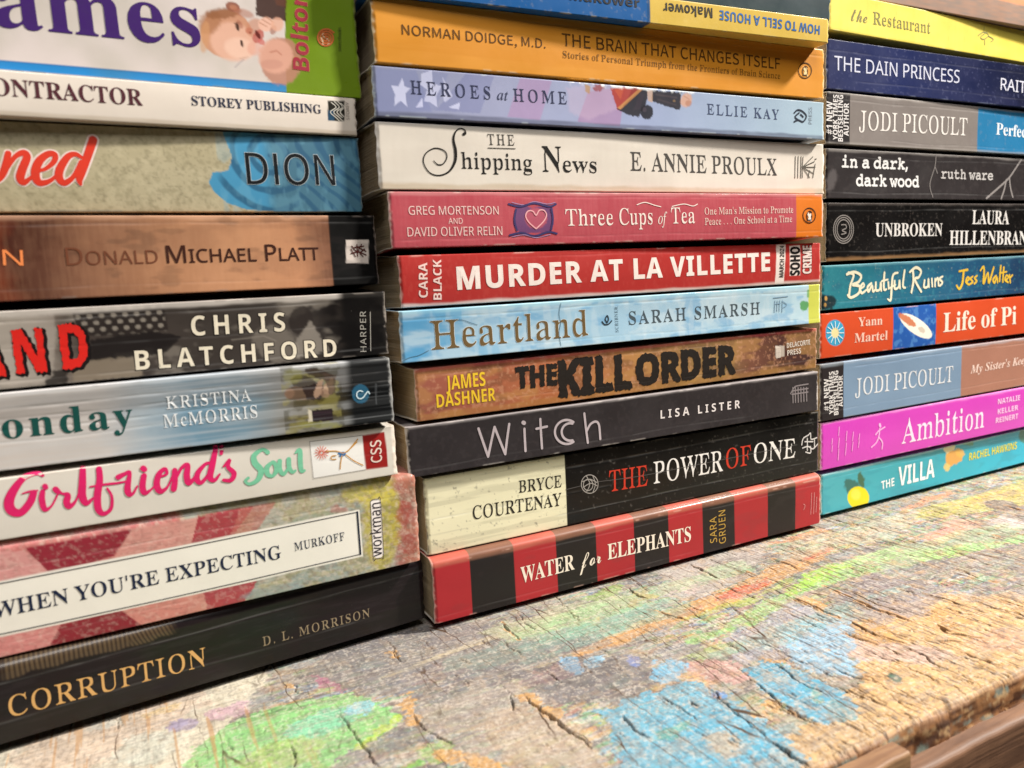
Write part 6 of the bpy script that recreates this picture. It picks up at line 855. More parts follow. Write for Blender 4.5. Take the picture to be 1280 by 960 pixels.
'names':[('publisher_mark','c86a34',0.559,[[(219.63,17.75,1.0),(219.69,17.71,1.0),(219.65,17.6,1.0),(219.48,17.53,1.0),(219.3,17.61,1.0),(219.24,17.85,1.0),(219.41,18.15,1.0),(219.79,18.32,1.0),(220.2,18.22,1.0),(220.41,17.82,1.0),(220.24,17.29,1.0),(219.7,16.89,1.0),(219.03,16.87,1.0),(218.55,17.3,1.0),(218.55,18.04,1.0),(219.11,18.75,1.0),(220.02,19.05,1.0),(220.86,18.72,1.0),(221.18,17.87,1.0),(220.76,16.85,1.0),(219.73,16.18,1.0),(218.55,16.22,1.0),(217.79,17.02,1.0),(217.87,18.26,1.0),(218.82,19.36,1.0),(220.27,19.77,1.0),(221.53,19.22,1.0),(221.96,17.89,1.0),(221.27,16.39,1.0),(219.74,15.46,1.0),(218.05,15.58,1.0),(217.03,16.76,1.0),(217.2,18.5,1.0),(218.57,19.99,1.0),(220.54,20.49,1.0),(222.21,19.69,1.0)]],{}),('publisher_mark','eed8b0',0.382,[[(220.7,19.69,1.0),(219.26,19.53,1.0),(218.53,18.48,1.0),(219.37,17.72,1.0),(220.37,17.22,1.0),(220.4,16.13,1.0),(219.44,15.43,1.0),(218.18,15.78,1.0)],[(218.07,17.58,1.0),(218.49,16.42,1.0)]],{})],
'storey':[('publisher_mark','dcd8cc',0.231,[[(219.77,9.67,1.0),(221.24,8.29,1.0),(219.26,6.67,1.0),(220.97,5.05,1.0),(221.96,4.12,1.0)],[(220.85,9.99,1.0),(222.3,8.36,1.0),(220.32,6.74,1.0),(222.04,5.12,1.0),(223.03,4.19,1.0)],[(221.91,10.07,1.0),(223.37,8.44,1.0),(221.38,6.81,1.0),(223.11,5.19,1.0)],[(222.94,9.65,1.0),(223.91,8.48,1.0),(222.45,6.89,1.0),(223.66,5.47,1.0)]],{})],
'monday':[('publisher_mark','cfe4ec',0.422,[[(200.16,10.75,1.0),(199.26,11.11,1.0),(198.29,10.56,1.0),(198.19,9.26,1.0),(199.06,8.5,1.0),(200.14,8.78,1.0),(201.02,9.74,1.0),(201.88,10.57,1.0),(202.36,9.85,1.0)]],{})],
'expecting':[('publisher_mark','3a3038',0.195,[[(191.46,24.31,1.0),(192.35,24.84,1.0),(194.03,24.67,1.0),(194.96,23.8,1.0),(194.65,5.36,1.0),(193.75,4.13,1.0),(191.9,4.26,1.0),(190.99,5.31,1.0),(191.46,24.31,1.0)]],{}),('label_frame','1c2234',0.606,[[(186.66,21.6,1.0),(186.62,6.98,1.0)]],{}),('label_frame','1c2234',0.215,[[(75.26,20.69,1.0),(86.01,20.72,1.0),(134.96,20.9,1.0),(186.66,21.6,1.0)],[(73.6,6.74,1.0),(96.5,6.43,1.0),(133.54,6.34,1.0),(186.62,6.98,1.0)]],{})],
'brain':[('publisher_mark','f0d8a0',1.022,[[(189.23,11.8,1.0),(190.4,10.24,1.0),(191.11,8.98,1.0)],[(190.64,11.57,1.0),(189.69,9.21,1.0)]],{}),('publisher_mark','503008',0.432,[[(188.8,9.05,1.0),(188.43,10.59,1.0),(189.18,11.96,1.0),(190.31,12.56,1.0),(191.44,12.12,1.0)],[(190.31,12.04,1.0),(191.44,10.81,1.0),(191.06,9.2,1.0)],[(188.8,8.78,1.0),(191.06,8.94,1.0)],[(193.8,11.08,1.0),(193.67,10.26,1.0),(193.28,9.47,1.0),(192.67,8.78,1.0),(191.86,8.23,1.0),(190.93,7.85,1.0),(189.93,7.68,1.0),(188.93,7.72,1.0),(188.01,7.96,1.0),(187.21,8.4,1.0),(186.61,9.01,1.0),(186.23,9.73,1.0),(186.1,10.52,1.0),(186.23,11.33,1.0),(186.61,12.11,1.0),(187.22,12.8,1.0),(188.01,13.35,1.0),(188.94,13.73,1.0),(189.93,13.91,1.0),(190.93,13.88,1.0),(191.86,13.64,1.0),(192.66,13.2,1.0),(193.28,12.6,1.0),(193.67,11.88,1.0),(193.8,11.08,1.0)]],{})],
'cups':[('publisher_mark','f4e8dc',1.055,[[(189.52,9.91,1.0),(190.47,8.35,1.0),(191.2,7.14,1.0)],[(190.95,9.55,1.0),(190.0,7.33,1.0)]],{}),('publisher_mark','302018',0.447,[[(189.09,7.4,1.0),(188.7,9.06,1.0),(189.47,10.42,1.0),(190.62,10.97,1.0),(191.77,10.41,1.0)],[(190.62,10.42,1.0),(191.77,9.03,1.0),(191.39,7.38,1.0)],[(189.09,7.13,1.0),(191.39,7.11,1.0)],[(193.99,9.09,1.0),(193.86,8.26,1.0),(193.49,7.5,1.0),(192.89,6.85,1.0),(192.11,6.35,1.0),(191.21,6.04,1.0),(190.24,5.95,1.0),(189.27,6.07,1.0),(188.37,6.39,1.0),(187.6,6.9,1.0),(187.01,7.56,1.0),(186.64,8.32,1.0),(186.51,9.14,1.0),(186.64,9.95,1.0),(187.01,10.71,1.0),(187.6,11.36,1.0),(188.37,11.86,1.0),(189.27,12.17,1.0),(190.23,12.27,1.0),(191.2,12.16,1.0),(192.1,11.84,1.0),(192.88,11.34,1.0),(193.48,10.68,1.0),(193.86,9.91,1.0),(193.99,9.09,1.0)]],{}),('ornament','3f3868',0.713,[[(44.22,14.19,1.0),(48.63,13.34,1.0),(54.52,14.46,1.0),(60.39,13.31,1.0),(63.44,14.17,1.0)],[(43.92,3.28,1.0),(48.77,4.04,1.0),(53.91,2.81,1.0),(59.6,4.14,1.0),(63.25,3.5,1.0)],[(46.97,12.23,1.0),(46.13,8.59,1.0),(46.89,4.92,1.0)],[(61.34,12.45,1.0),(61.84,9.0,1.0),(60.97,4.98,1.0)]],{}),('ornament','a88cb4',0.268,[[(45.52,14.74,1.0),(50.27,13.9,1.0),(54.54,15.02,1.0),(59.77,14.17,1.0),(63.13,14.74,1.0)],[(44.85,2.7,1.0),(49.7,3.31,1.0),(54.53,2.23,1.0),(60.55,3.26,1.0)]],{}),('ornament','f0b0b4',0.46,[[(54.7,5.37,1.0),(51.88,7.68,1.0),(50.7,9.95,1.0),(51.76,11.64,1.0),(53.71,11.63,1.0),(54.95,10.2,1.0),(56.35,11.9,1.0),(58.33,11.89,1.0),(59.23,10.17,1.0),(57.79,7.9,1.0),(54.7,5.37,1.0)]],{}),('title','f6e6dc',0.337,[[(99.17,13.82,1.0),(102.95,14.73,1.0),(107.48,13.66,1.0),(110.53,13.03,1.0)],[(115.98,13.18,1.0),(121.93,14.1,1.0),(126.32,13.31,1.0),(128.76,14.09,1.0)]],{})],
'heroes':[('publisher_mark','242c3c',0.711,[[(185.87,10.29,1.0),(187.76,11.55,1.0),(190.6,11.2,1.0),(192.99,9.32,1.0),(191.07,6.89,1.0),(188.22,7.43,1.0),(185.86,6.65,1.0)],[(188.22,7.43,1.0),(186.33,8.66,1.0),(188.7,10.44,1.0)],[(189.65,9.82,1.0),(191.07,8.89,1.0)]],{})],
'heartland':[('publisher_mark','28323a',0.506,[[(81.62,8.37,1.0),(82.69,7.22,1.0),(84.55,7.25,1.0),(86.1,8.38,1.0)],[(83.84,7.92,1.0),(83.14,9.2,1.0),(84.13,10.52,1.0),(84.63,9.1,1.0),(84.02,7.9,1.0)]],{}),('publisher_mark','7a98ae',0.369,[[(171.93,12.58,1.0),(180.67,12.82,1.0)],[(172.88,11.31,1.0),(172.6,6.44,1.0)],[(174.33,11.23,1.0),(174.05,6.7,1.0)],[(175.78,11.33,1.0),(175.51,6.61,1.0)],[(177.72,10.7,1.0),(180.16,9.15,1.0),(177.7,7.88,1.0)],[(177.48,11.24,1.0),(177.21,6.15,1.0)],[(173.35,9.89,1.0),(176.26,9.9,1.0)]],{'clip':1}),('cover_crack','4a6a7a',0.225,[[(63.32,16.45,1.0),(62.44,12.65,1.0),(62.96,9.04,1.0),(62.09,5.52,1.0),(62.55,0.68,1.0)]],{'clip':1}),('cover_crack','4a6a7a',0.166,[[(-0.24,0.43,1.0),(2.7,1.52,1.0),(6.2,2.03,1.0),(9.79,3.37,1.0)]],{'clip':1}),('cover_crack','4a6a7a',0.173,[[(19.38,13.13,1.0),(23.0,12.89,1.0),(26.61,11.53,1.0),(28.74,10.82,1.0)]],{'clip':1})],
'kill':[('publisher_mark','d8ccc0',0.419,[[(170.52,11.27,1.0),(170.73,6.78,1.0)],[(171.11,11.31,1.0),(171.32,6.81,1.0)],[(171.69,11.35,1.0),(171.91,6.84,1.0)],[(172.28,11.38,1.0),(172.5,6.88,1.0)],[(172.87,11.42,1.0),(173.09,6.91,1.0)]],{})],
'power':[('ornament','a09a94',0.354,[[(73.04,14.15,1.0),(72.87,13.21,1.0),(72.43,12.37,1.0),(71.77,11.71,1.0),(70.93,11.25,1.0),(69.96,11.04,1.0),(68.94,11.09,1.0),(67.93,11.39,1.0),(67.0,11.93,1.0),(66.22,12.65,1.0),(65.64,13.53,1.0),(65.29,14.48,1.0),(65.21,15.46,1.0),(65.38,16.4,1.0),(65.81,17.22,1.0),(66.46,17.89,1.0),(67.29,18.34,1.0),(68.25,18.56,1.0),(69.26,18.52,1.0),(70.27,18.23,1.0),(71.21,17.71,1.0),(72.0,16.99,1.0),(72.59,16.11,1.0),(72.95,15.14,1.0),(73.04,14.15,1.0)],[(70.58,14.24,1.0),(70.48,13.66,1.0),(70.23,13.15,1.0),(69.86,12.75,1.0),(69.37,12.46,1.0),(68.82,12.33,1.0),(68.24,12.35,1.0),(67.67,12.53,1.0),(67.14,12.84,1.0),(66.69,13.28,1.0),(66.36,13.81,1.0),(66.16,14.39,1.0),(66.11,14.99,1.0),(66.22,15.56,1.0),(66.46,16.06,1.0),(66.84,16.47,1.0),(67.31,16.75,1.0),(67.86,16.89,1.0),(68.44,16.87,1.0),(69.02,16.7,1.0),(69.55,16.39,1.0),(70.0,15.95,1.0),(70.33,15.42,1.0),(70.53,14.84,1.0),(70.58,14.24,1.0)],[(65.8,16.33,1.0),(69.19,16.75,1.0),(72.51,14.9,1.0)],[(66.07,14.02,1.0),(69.49,15.07,1.0),(72.45,13.6,1.0)],[(67.75,18.28,1.0),(69.1,14.81,1.0),(67.47,11.83,1.0)],[(70.74,17.8,1.0),(71.72,14.37,1.0),(70.46,11.32,1.0)]],{}),('ornament','5a5654',0.239,[[(57.99,14.42,1.0),(65.36,14.79,1.0)],[(73.28,15.1,1.0),(93.62,14.1,1.0),(118.72,14.23,1.0),(145.67,14.37,1.0),(182.81,14.49,1.0)]],{}),('publisher_mark','d8d4d2',0.579,[[(185.9,14.05,1.0),(186.93,16.93,1.0),(190.05,18.02,1.0),(191.62,18.76,1.0),(192.14,15.83,1.0),(195.83,16.09,1.0)],[(186.41,12.46,1.0),(190.05,12.69,1.0),(193.2,11.09,1.0),(196.37,12.94,1.0)],[(187.97,15.27,1.0),(193.2,14.54,1.0)],[(188.49,10.25,1.0),(191.63,9.41,1.0),(191.62,12.47,1.0)],[(189.53,16.57,1.0),(189.53,10.86,1.0)],[(194.25,15.16,1.0),(194.26,11.33,1.0)]],{})],
'elephants':[('publisher_mark','d8a0a0',0.272,[[(189.0,15.58,1.0),(188.69,5.24,1.0)],[(190.84,15.45,1.0),(190.54,5.09,1.0)],[(192.43,13.06,1.0),(192.12,5.76,1.0)]],{}),('ornament','d8a0a0',0.27,[[(183.78,11.14,1.0),(184.82,10.19,1.0),(184.04,8.41,1.0)]],{'clip':1})],
'restaurant':[('ornament','8c8a5c',0.422,[[(113.82,9.4,1.0),(118.7,11.49,1.0),(123.08,10.37,1.0),(118.88,7.96,1.0),(115.98,8.84,1.0),(121.56,11.8,1.0)],[(118.58,13.84,1.0),(118.66,12.27,1.0)],[(119.62,7.64,1.0),(119.74,5.28,1.0)],[(123.1,9.98,1.0),(127.54,8.85,1.0),(125.42,7.44,1.0)]],{})],
'darkwood':[('ornament','7c7674',0.655,[[(79.57,21.67,1.0),(79.28,16.15,1.0),(75.59,7.24,1.0),(77.86,0.98,1.0)],[(79.54,15.64,1.0),(81.46,12.88,1.0)]],{'clip':1}),('ornament','8a8482',1.149,[[(155.04,21.7,1.0),(150.03,16.76,1.0),(143.95,11.45,1.0),(134.46,6.15,1.0),(123.8,0.7,1.0)],[(141.89,10.62,1.0),(140.08,5.43,1.0),(137.28,0.63,1.0)],[(144.63,11.86,1.0),(145.96,6.3,1.0),(148.1,1.5,1.0)]],{})],
'unbroken':[('publisher_mark','8a8480',0.503,[[(18.3,14.39,1.0),(18.08,12.71,1.0),(17.4,11.15,1.0),(16.3,9.82,1.0),(14.87,8.81,1.0),(13.2,8.19,1.0),(11.41,8.01,1.0),(9.62,8.27,1.0),(7.96,8.94,1.0),(6.54,9.99,1.0),(5.45,11.34,1.0),(4.76,12.9,1.0),(4.52,14.55,1.0),(4.74,16.21,1.0),(5.41,17.74,1.0),(6.47,19.05,1.0),(7.88,20.06,1.0),(9.52,20.69,1.0),(11.29,20.91,1.0),(13.08,20.68,1.0),(14.75,20.03,1.0),(16.2,19.0,1.0),(17.33,17.65,1.0),(18.05,16.08,1.0),(18.3,14.39,1.0)],[(15.79,14.42,1.0),(15.65,13.27,1.0),(15.21,12.2,1.0),(14.51,11.29,1.0),(13.6,10.6,1.0),(12.53,10.18,1.0),(11.39,10.04,1.0),(10.25,10.22,1.0),(9.18,10.68,1.0),(8.27,11.39,1.0),(7.57,12.32,1.0),(7.12,13.39,1.0),(6.96,14.53,1.0),(7.1,15.66,1.0),(7.53,16.72,1.0),(8.22,17.62,1.0),(9.12,18.31,1.0),(10.17,18.75,1.0),(11.31,18.89,1.0),(12.45,18.73,1.0),(13.52,18.28,1.0),(14.45,17.57,1.0),(15.17,16.65,1.0),(15.62,15.57,1.0),(15.79,14.42,1.0)],[(17.07,14.41,1.0),(16.89,12.99,1.0),(16.33,11.67,1.0),(15.43,10.54,1.0),(14.25,9.69,1.0),(12.87,9.17,1.0),(11.4,9.01,1.0),(9.93,9.22,1.0),(8.56,9.79,1.0),(7.38,10.68,1.0),(6.48,11.82,1.0),(5.91,13.14,1.0),(5.71,14.54,1.0),(5.89,15.94,1.0),(6.44,17.24,1.0),(7.33,18.35,1.0),(8.48,19.2,1.0),(9.84,19.74,1.0),(11.3,19.92,1.0),(12.77,19.72,1.0),(14.15,19.17,1.0),(15.35,18.3,1.0),(16.27,17.16,1.0),(16.86,15.83,1.0),(17.07,14.41,1.0)],[(9.9,16.55,1.0),(12.66,16.52,1.0),(13.22,15.04,1.0),(10.47,13.97,1.0),(13.25,12.83,1.0),(9.94,12.13,1.0)]],{})],
'pi':[('publisher_mark','e0eef2',0.457,[[(12.5,11.2,1.0),(15.51,10.98,1.0)],[(12.14,9.99,1.0),(14.76,8.36,1.0)],[(11.16,9.16,1.0),(12.67,6.57,1.0)],[(9.8,8.93,1.0),(9.82,6.08,1.0)],[(8.45,9.37,1.0),(6.98,7.02,1.0)],[(7.46,10.34,1.0),(4.91,9.12,1.0)],[(7.09,11.6,1.0),(4.15,11.82,1.0)],[(7.44,12.8,1.0),(4.88,14.4,1.0)],[(8.42,13.63,1.0),(6.93,16.19,1.0)],[(9.77,13.86,1.0),(9.75,16.7,1.0)],[(11.12,13.44,1.0),(12.6,15.8,1.0)],[(12.13,12.46,1.0),(14.71,13.7,1.0)]],{})],
'ambition':[('ornament','f6b4e6',0.792,[[(41.12,17.09,2.0),(41.52,16.18,2.0)],[(41.16,14.93,1.0),(40.6,11.56,1.0),(38.78,8.36,1.0),(35.1,6.3,1.0)],[(40.36,10.73,1.0),(43.18,7.75,1.0),(42.99,4.3,1.0)],[(40.8,14.12,1.0),(44.92,15.3,1.0)],[(40.8,14.29,1.0),(38.09,12.33,1.0)]],{}),('series_line','f09cdc',0.607,[[(7.29,14.43,1.0),(6.96,11.99,1.0)],[(7.31,11.11,1.0),(6.98,8.25,1.0)],[(12.13,19.59,1.0),(11.58,15.5,1.0)],[(12.06,14.19,1.0),(11.51,9.68,1.0)],[(11.75,8.81,1.0),(11.44,3.41,1.0)],[(17.44,16.8,1.0),(16.77,12.28,1.0)],[(17.02,10.99,1.0),(16.48,5.18,1.0)],[(21.96,15.78,1.0),(21.29,11.66,1.0)],[(21.66,10.76,1.0),(21.11,6.61,1.0)],[(26.43,14.34,1.0),(25.86,11.45,1.0)],[(26.11,10.82,1.0),(25.54,7.67,1.0)]],{})],
}
ART = {
'corruption':[('fill','150c10'),('noise',60,8,0.5,'1e1618',None,0),('noise',25,3,0.5,'10110d',0.55,2),('vband','1a1a14',0,0.33,0.5),('noise',8,0.8,0.3,'2c2628',0.62,4),('hatch','5c4c38','2c221c',82.84,117.7,0.93,1.3,1.2,0.0),('hatch','5c4c38','2c221c',114.5,126.47,0.93,1.3,1.1,0.5)],
'expecting':[('fill','a8a698'),('noise',14,6,0.7,'8ea09c',None,1),('noise',5,3,0.7,'a8a078',0.5,2),('band','c06a6a',-500,132.8,3.5,0.9,1.05),('band','a8584c',198.9,231.7,3.5,0.8,1.75),('poly','b4a848',[(201.4,15.9),(200.6,10.2),(199.0,5.4),(196.9,2.0),(194.5,0.5),(192.2,1.0),(190.1,3.5),(188.7,7.6),(187.9,12.9),(187.9,18.6),(188.8,24.1),(190.3,28.8),(192.3,32.2),(194.7,33.8),(197.0,33.4),(199.1,31.1),(200.6,27.0),(201.4,21.8)],2.83,0.9,1.7),('poly','cabc58',[(200.9,25.1),(200.3,24.1),(198.5,23.4),(195.9,23.1),(192.8,23.3),(189.5,23.9),(186.5,24.8),(184.1,26.0),(182.6,27.3),(182.2,28.5),(182.8,29.5),(184.4,30.2),(186.9,30.5),(190.0,30.3),(193.3,29.8),(196.3,28.8),(198.8,27.6),(200.4,26.4)],1.67,0.9,1.11),('noise',2.2,1.6,0.4,'6c7060',0.58,7),('noise',1.2,1,0.35,'d8c8b8',0.6,11),('poly','d09490',[(71.3,30.7),(92.5,28.7),(97.8,21.9),(91.0,15.9),(69.4,15.3)],0.12,0.95,0.1),('poly','8c2434',[(92.9,29.1),(119.4,29.2),(113.9,22.4),(98.0,20.5)],0.13,0.97,0.09),('poly','cf948a',[(119.4,29.2),(139.2,29.4),(135.0,21.5),(113.3,20.8)],0.14,0.9,0.12),('poly','a02c3c',[(137.6,29.5),(154.1,29.9),(146.6,21.1),(134.5,20.6)],0.24,0.92,0.24),('poly','b46a60',[(149.7,29.7),(160.7,29.7),(153.8,21.4),(146.1,21.2)],0.37,0.7,0.5),('poly','cc8480',[(68.4,6.6),(90.8,5.4),(98.7,5.2),(94.4,-5.6),(67.0,-5.1)],0.12,0.92,0.1),('poly','84202c',[(95.4,-0.1),(98.7,5.4),(113.8,6.0),(119.9,-1.3),(94.8,-2.1)],0.13,0.96,0.09),('poly','c88478',[(114.2,5.9),(136.9,5.8),(137.8,-1.4),(119.9,-1.3)],0.14,0.9,0.12),('poly','a83240',[(136.9,5.8),(152.9,5.6),(148.1,-0.7),(137.4,-1.3)],0.25,0.9,0.37),('poly','a84c44',[(184.2,22.9),(183.9,22.5),(183.3,22.2),(182.4,22.1),(181.4,22.1),(180.3,22.3),(179.2,22.7),(178.4,23.1),(177.9,23.6),(177.8,24.1),(178.0,24.5),(178.6,24.8),(179.4,25.0),(180.5,24.9),(181.6,24.7),(182.6,24.4),(183.5,23.9),(184.0,23.4)],0.81,0.5,1.08),('poly','a04438',[(206.0,17.9),(205.7,16.4),(205.1,15.1),(204.3,14.3),(203.3,13.9),(202.3,14.1),(201.4,14.8),(200.7,16.0),(200.3,17.4),(200.2,19.0),(200.5,20.5),(201.1,21.8),(201.9,22.6),(202.9,23.0),(203.9,22.8),(204.8,22.1),(205.5,20.9),(205.9,19.5)],1.16,0.6,1.44),('poly','984034',[(206.9,6.2),(206.7,4.8),(206.2,3.7),(205.4,3.0),(204.5,2.7),(203.6,2.9),(202.7,3.5),(202.1,4.6),(201.7,5.9),(201.7,7.3),(201.9,8.6),(202.5,9.7),(203.2,10.4),(204.1,10.7),(205.1,10.6),(205.9,9.9),(206.5,8.9),(206.9,7.6)],1.17,0.6,1.46),('poly','8c9c84',[(183.3,21.7),(182.7,20.9),(181.0,20.2),(178.2,19.7),(174.8,19.4),(171.2,19.4),(167.9,19.6),(165.2,20.1),(163.4,20.7),(162.7,21.4),(163.2,22.2),(164.9,22.8),(167.5,23.4),(170.8,23.7),(174.3,23.7),(177.8,23.5),(180.6,23.1),(182.6,22.4)],1.33,0.5,1.06),('poly','7c9094',[(169.8,19.4),(169.3,18.6),(167.6,17.9),(165.0,17.3),(161.7,17.0),(158.3,17.0),(155.1,17.3),(152.5,17.8),(150.8,18.5),(150.2,19.3),(150.7,20.1),(152.2,20.8),(154.7,21.4),(157.9,21.7),(161.3,21.7),(164.5,21.5),(167.2,21.0),(169.1,20.3)],1.54,0.6,1.02),('poly','88989c',[(166.9,0.6),(166.3,-0.2),(164.7,-0.8),(162.0,-1.2),(158.8,-1.3),(155.4,-1.2),(152.2,-0.9),(149.6,-0.3),(147.9,0.4),(147.3,1.1),(147.8,1.8),(149.4,2.4),(151.9,2.8),(155.0,3.0),(158.4,2.9),(161.7,2.6),(164.4,2.0),(166.2,1.3)],1.55,0.6,1.03),('noise',0.9,0.9,0.16,'e4d4c4',0.6,12),('noise',1,0.8,0.22,'7c3c3c',0.62,13),('noise',3,0.6,0.15,'5c4c44',0.62,14),('poly','e8e4da',[(-34.6,19.2),(75.3,21.3),(86.1,21.4),(135.0,21.7),(187.4,22.4),(187.4,6.1),(133.4,5.5),(96.4,5.7),(-36.6,6.5)],0.12,1,0.0),('poly','ece4e0',[(191.5,24.3),(192.3,24.8),(194.0,24.7),(195.0,23.8),(194.7,5.4),(193.8,4.1),(191.9,4.3),(191.0,5.3)],0.17,1,0.0)],
'girlfriend':[('fill','ded8ce'),('noise',40,6,0.25,'d2c6ba',None,0),('poly','f0eeea',[(175.5,15.2),(193.0,14.9),(193.2,3.2),(175.7,3.1)],0.13,1,0.0),('poly','98201e',[(192.8,14.8),(200.5,14.9),(200.9,3.0),(193.1,3.1)],0.14,1,0.0),('edge','c8bcae',1.5)],
'monday':[('fill','c8ccd0'),('grad',[(100.5,'d0c8c2'),(125.2,'ccc6c2'),(137.7,'a4b4c0'),(147.4,'7496ac'),(162.1,'7490a2'),(172.7,'7c7c78'),(180.0,'655c48'),(185.0,'585028'),(192.6,'383224'),(197.9,'1a1a1a'),(211.0,'0e1012')]),('noise',60,2.5,0.25,'d8dce0',0.55,1),('vband','6e6a68',0.6,0.95,0.5),('vband','e4e6ea',0.955,1.3,0.6),('clip',174.63,193.51,('noise',4,3,0.5,'3a3418',0.5,31)),('clip',174.63,192.74,('noise',5,2.4,0.45,'9c9450',0.56,32)),('poly','3c3228',[(185.5,14.5),(185.1,13.8),(184.2,13.3),(183.0,13.2),(181.7,13.3),(180.4,13.7),(179.3,14.4),(178.4,15.2),(177.9,16.0),(177.9,16.9),(178.4,17.5),(179.2,18.0),(180.3,18.1),(181.7,18.0),(183.0,17.6),(184.1,16.9),(185.0,16.1),(185.5,15.3)],0.75,0.8,0.5),('poly','6a5444',[(175.6,12.8),(177.7,14.6),(184.6,14.1),(186.4,11.6),(184.2,9.8),(176.8,10.6)],0.3,0.9,0.38),('poly','2c2020',[(181.1,14.2),(186.7,15.2),(188.5,12.4),(186.2,9.6),(182.2,10.0)],0.3,0.9,0.38),('poly','8a6c58',[(178.4,12.2),(178.2,11.6),(177.8,11.2),(177.3,10.9),(176.8,10.9),(176.3,11.0),(175.9,11.4),(175.6,11.9),(175.5,12.5),(175.6,13.1),(175.8,13.6),(176.2,14.0),(176.7,14.3),(177.2,14.3),(177.7,14.2),(178.1,13.8),(178.4,13.3),(178.5,12.8)],0.5,0.7,0.25),('poly','b0907a',[(185.9,15.2),(187.7,16.1),(186.9,11.5),(185.0,10.2),(184.3,11.3)],0.25,0.85,0.25),('poly','c0a088',[(190.8,12.0),(190.4,11.4),(189.9,11.0),(189.2,10.8),(188.6,10.9),(188.1,11.2),(187.7,11.7),(187.4,12.3),(187.5,13.0),(187.7,13.7),(188.1,14.3),(188.7,14.7),(189.3,14.8),(189.9,14.8),(190.5,14.4),(190.9,14.0),(191.1,13.3),(191.1,12.6)],0.38,0.8,0.38),('poly','927460',[(189.6,11.2),(189.5,10.8),(189.2,10.5),(188.8,10.2),(188.3,10.1),(187.8,10.2),(187.3,10.4),(186.9,10.7),(186.7,11.1),(186.6,11.6),(186.7,12.0),(187.0,12.3),(187.4,12.6),(188.0,12.7),(188.5,12.6),(189.0,12.4),(189.3,12.1),(189.6,11.7)],0.38,0.7,0.26),('poly','3a2c26',[(191.6,15.7),(191.1,15.3),(190.1,15.3),(188.7,15.5),(187.1,16.0),(185.5,16.6),(184.1,17.5),(183.0,18.3),(182.3,19.0),(182.2,19.6),(182.7,20.0),(183.7,20.1),(185.0,19.9),(186.6,19.4),(188.2,18.7),(189.7,17.9),(190.8,17.1),(191.5,16.3)],0.51,0.85,0.51),('poly','54443a',[(187.9,18.1),(191.9,16.7),(191.2,11.1),(189.3,10.8)],0.38,0.8,0.38),('poly','7a6450',[(190.9,14.5),(190.7,14.0),(190.4,13.7),(190.0,13.4),(189.8,13.3),(189.5,13.4),(189.3,13.7),(189.3,14.1),(189.3,14.6),(189.5,15.1),(189.7,15.6),(190.0,15.9),(190.3,16.2),(190.6,16.2),(190.9,16.1),(191.0,15.9),(191.1,15.5),(191.0,15.0)],0.26,0.6,0.0),('poly','241820',[(182.9,6.6),(190.0,6.3),(190.0,2.6),(183.1,2.7)],0.2,0.97,0.2),('line','4c3844',0.2,[(183.83,5.46),(189.41,5.3)],0.13,0.6),('poly','d8ceb8',[(182.2,6.9),(183.2,6.8),(183.4,2.9),(182.1,2.8)],0.2,0.9,0.15),('poly','8c8c44',[(192.7,0.7),(192.2,0.4),(190.9,0.3),(189.0,0.3),(186.7,0.5),(184.2,0.8),(182.0,1.2),(180.2,1.7),(179.0,2.1),(178.6,2.5),(179.0,2.8),(180.3,3.0),(182.1,3.0),(184.4,2.8),(186.8,2.5),(189.2,2.1),(191.0,1.6),(192.3,1.1)],0.77,0.5,0.51),('poly','8c8a3c',[(181.4,17.7),(181.1,16.9),(180.5,16.2),(179.7,15.7),(178.7,15.5),(177.7,15.6),(176.8,16.0),(176.1,16.6),(175.6,17.4),(175.5,18.3),(175.8,19.1),(176.3,19.8),(177.2,20.3),(178.1,20.5),(179.2,20.4),(180.1,20.0),(180.8,19.4),(181.3,18.6)],1.24,0.45,0.49),('band','0c0e10',195.8,229.7,3.15,0.9,0.0),('poly','2a5c78',[(202.3,9.7),(202.1,8.7),(201.5,7.8),(200.7,7.2),(199.7,6.9),(198.7,7.0),(197.8,7.5),(197.1,8.3),(196.7,9.3),(196.6,10.3),(196.8,11.4),(197.4,12.3),(198.2,12.9),(199.2,13.2),(200.2,13.1),(201.1,12.6),(201.8,11.8),(202.3,10.8)],0.26,1,0.0),('noise',80,0.7,0.2,'d0d4d8',0.68,5),('line','606468',0.21,[(204.73,12.78),(204.37,6.18)],0.27,0.6),('edge','9a9a98',0.8)],
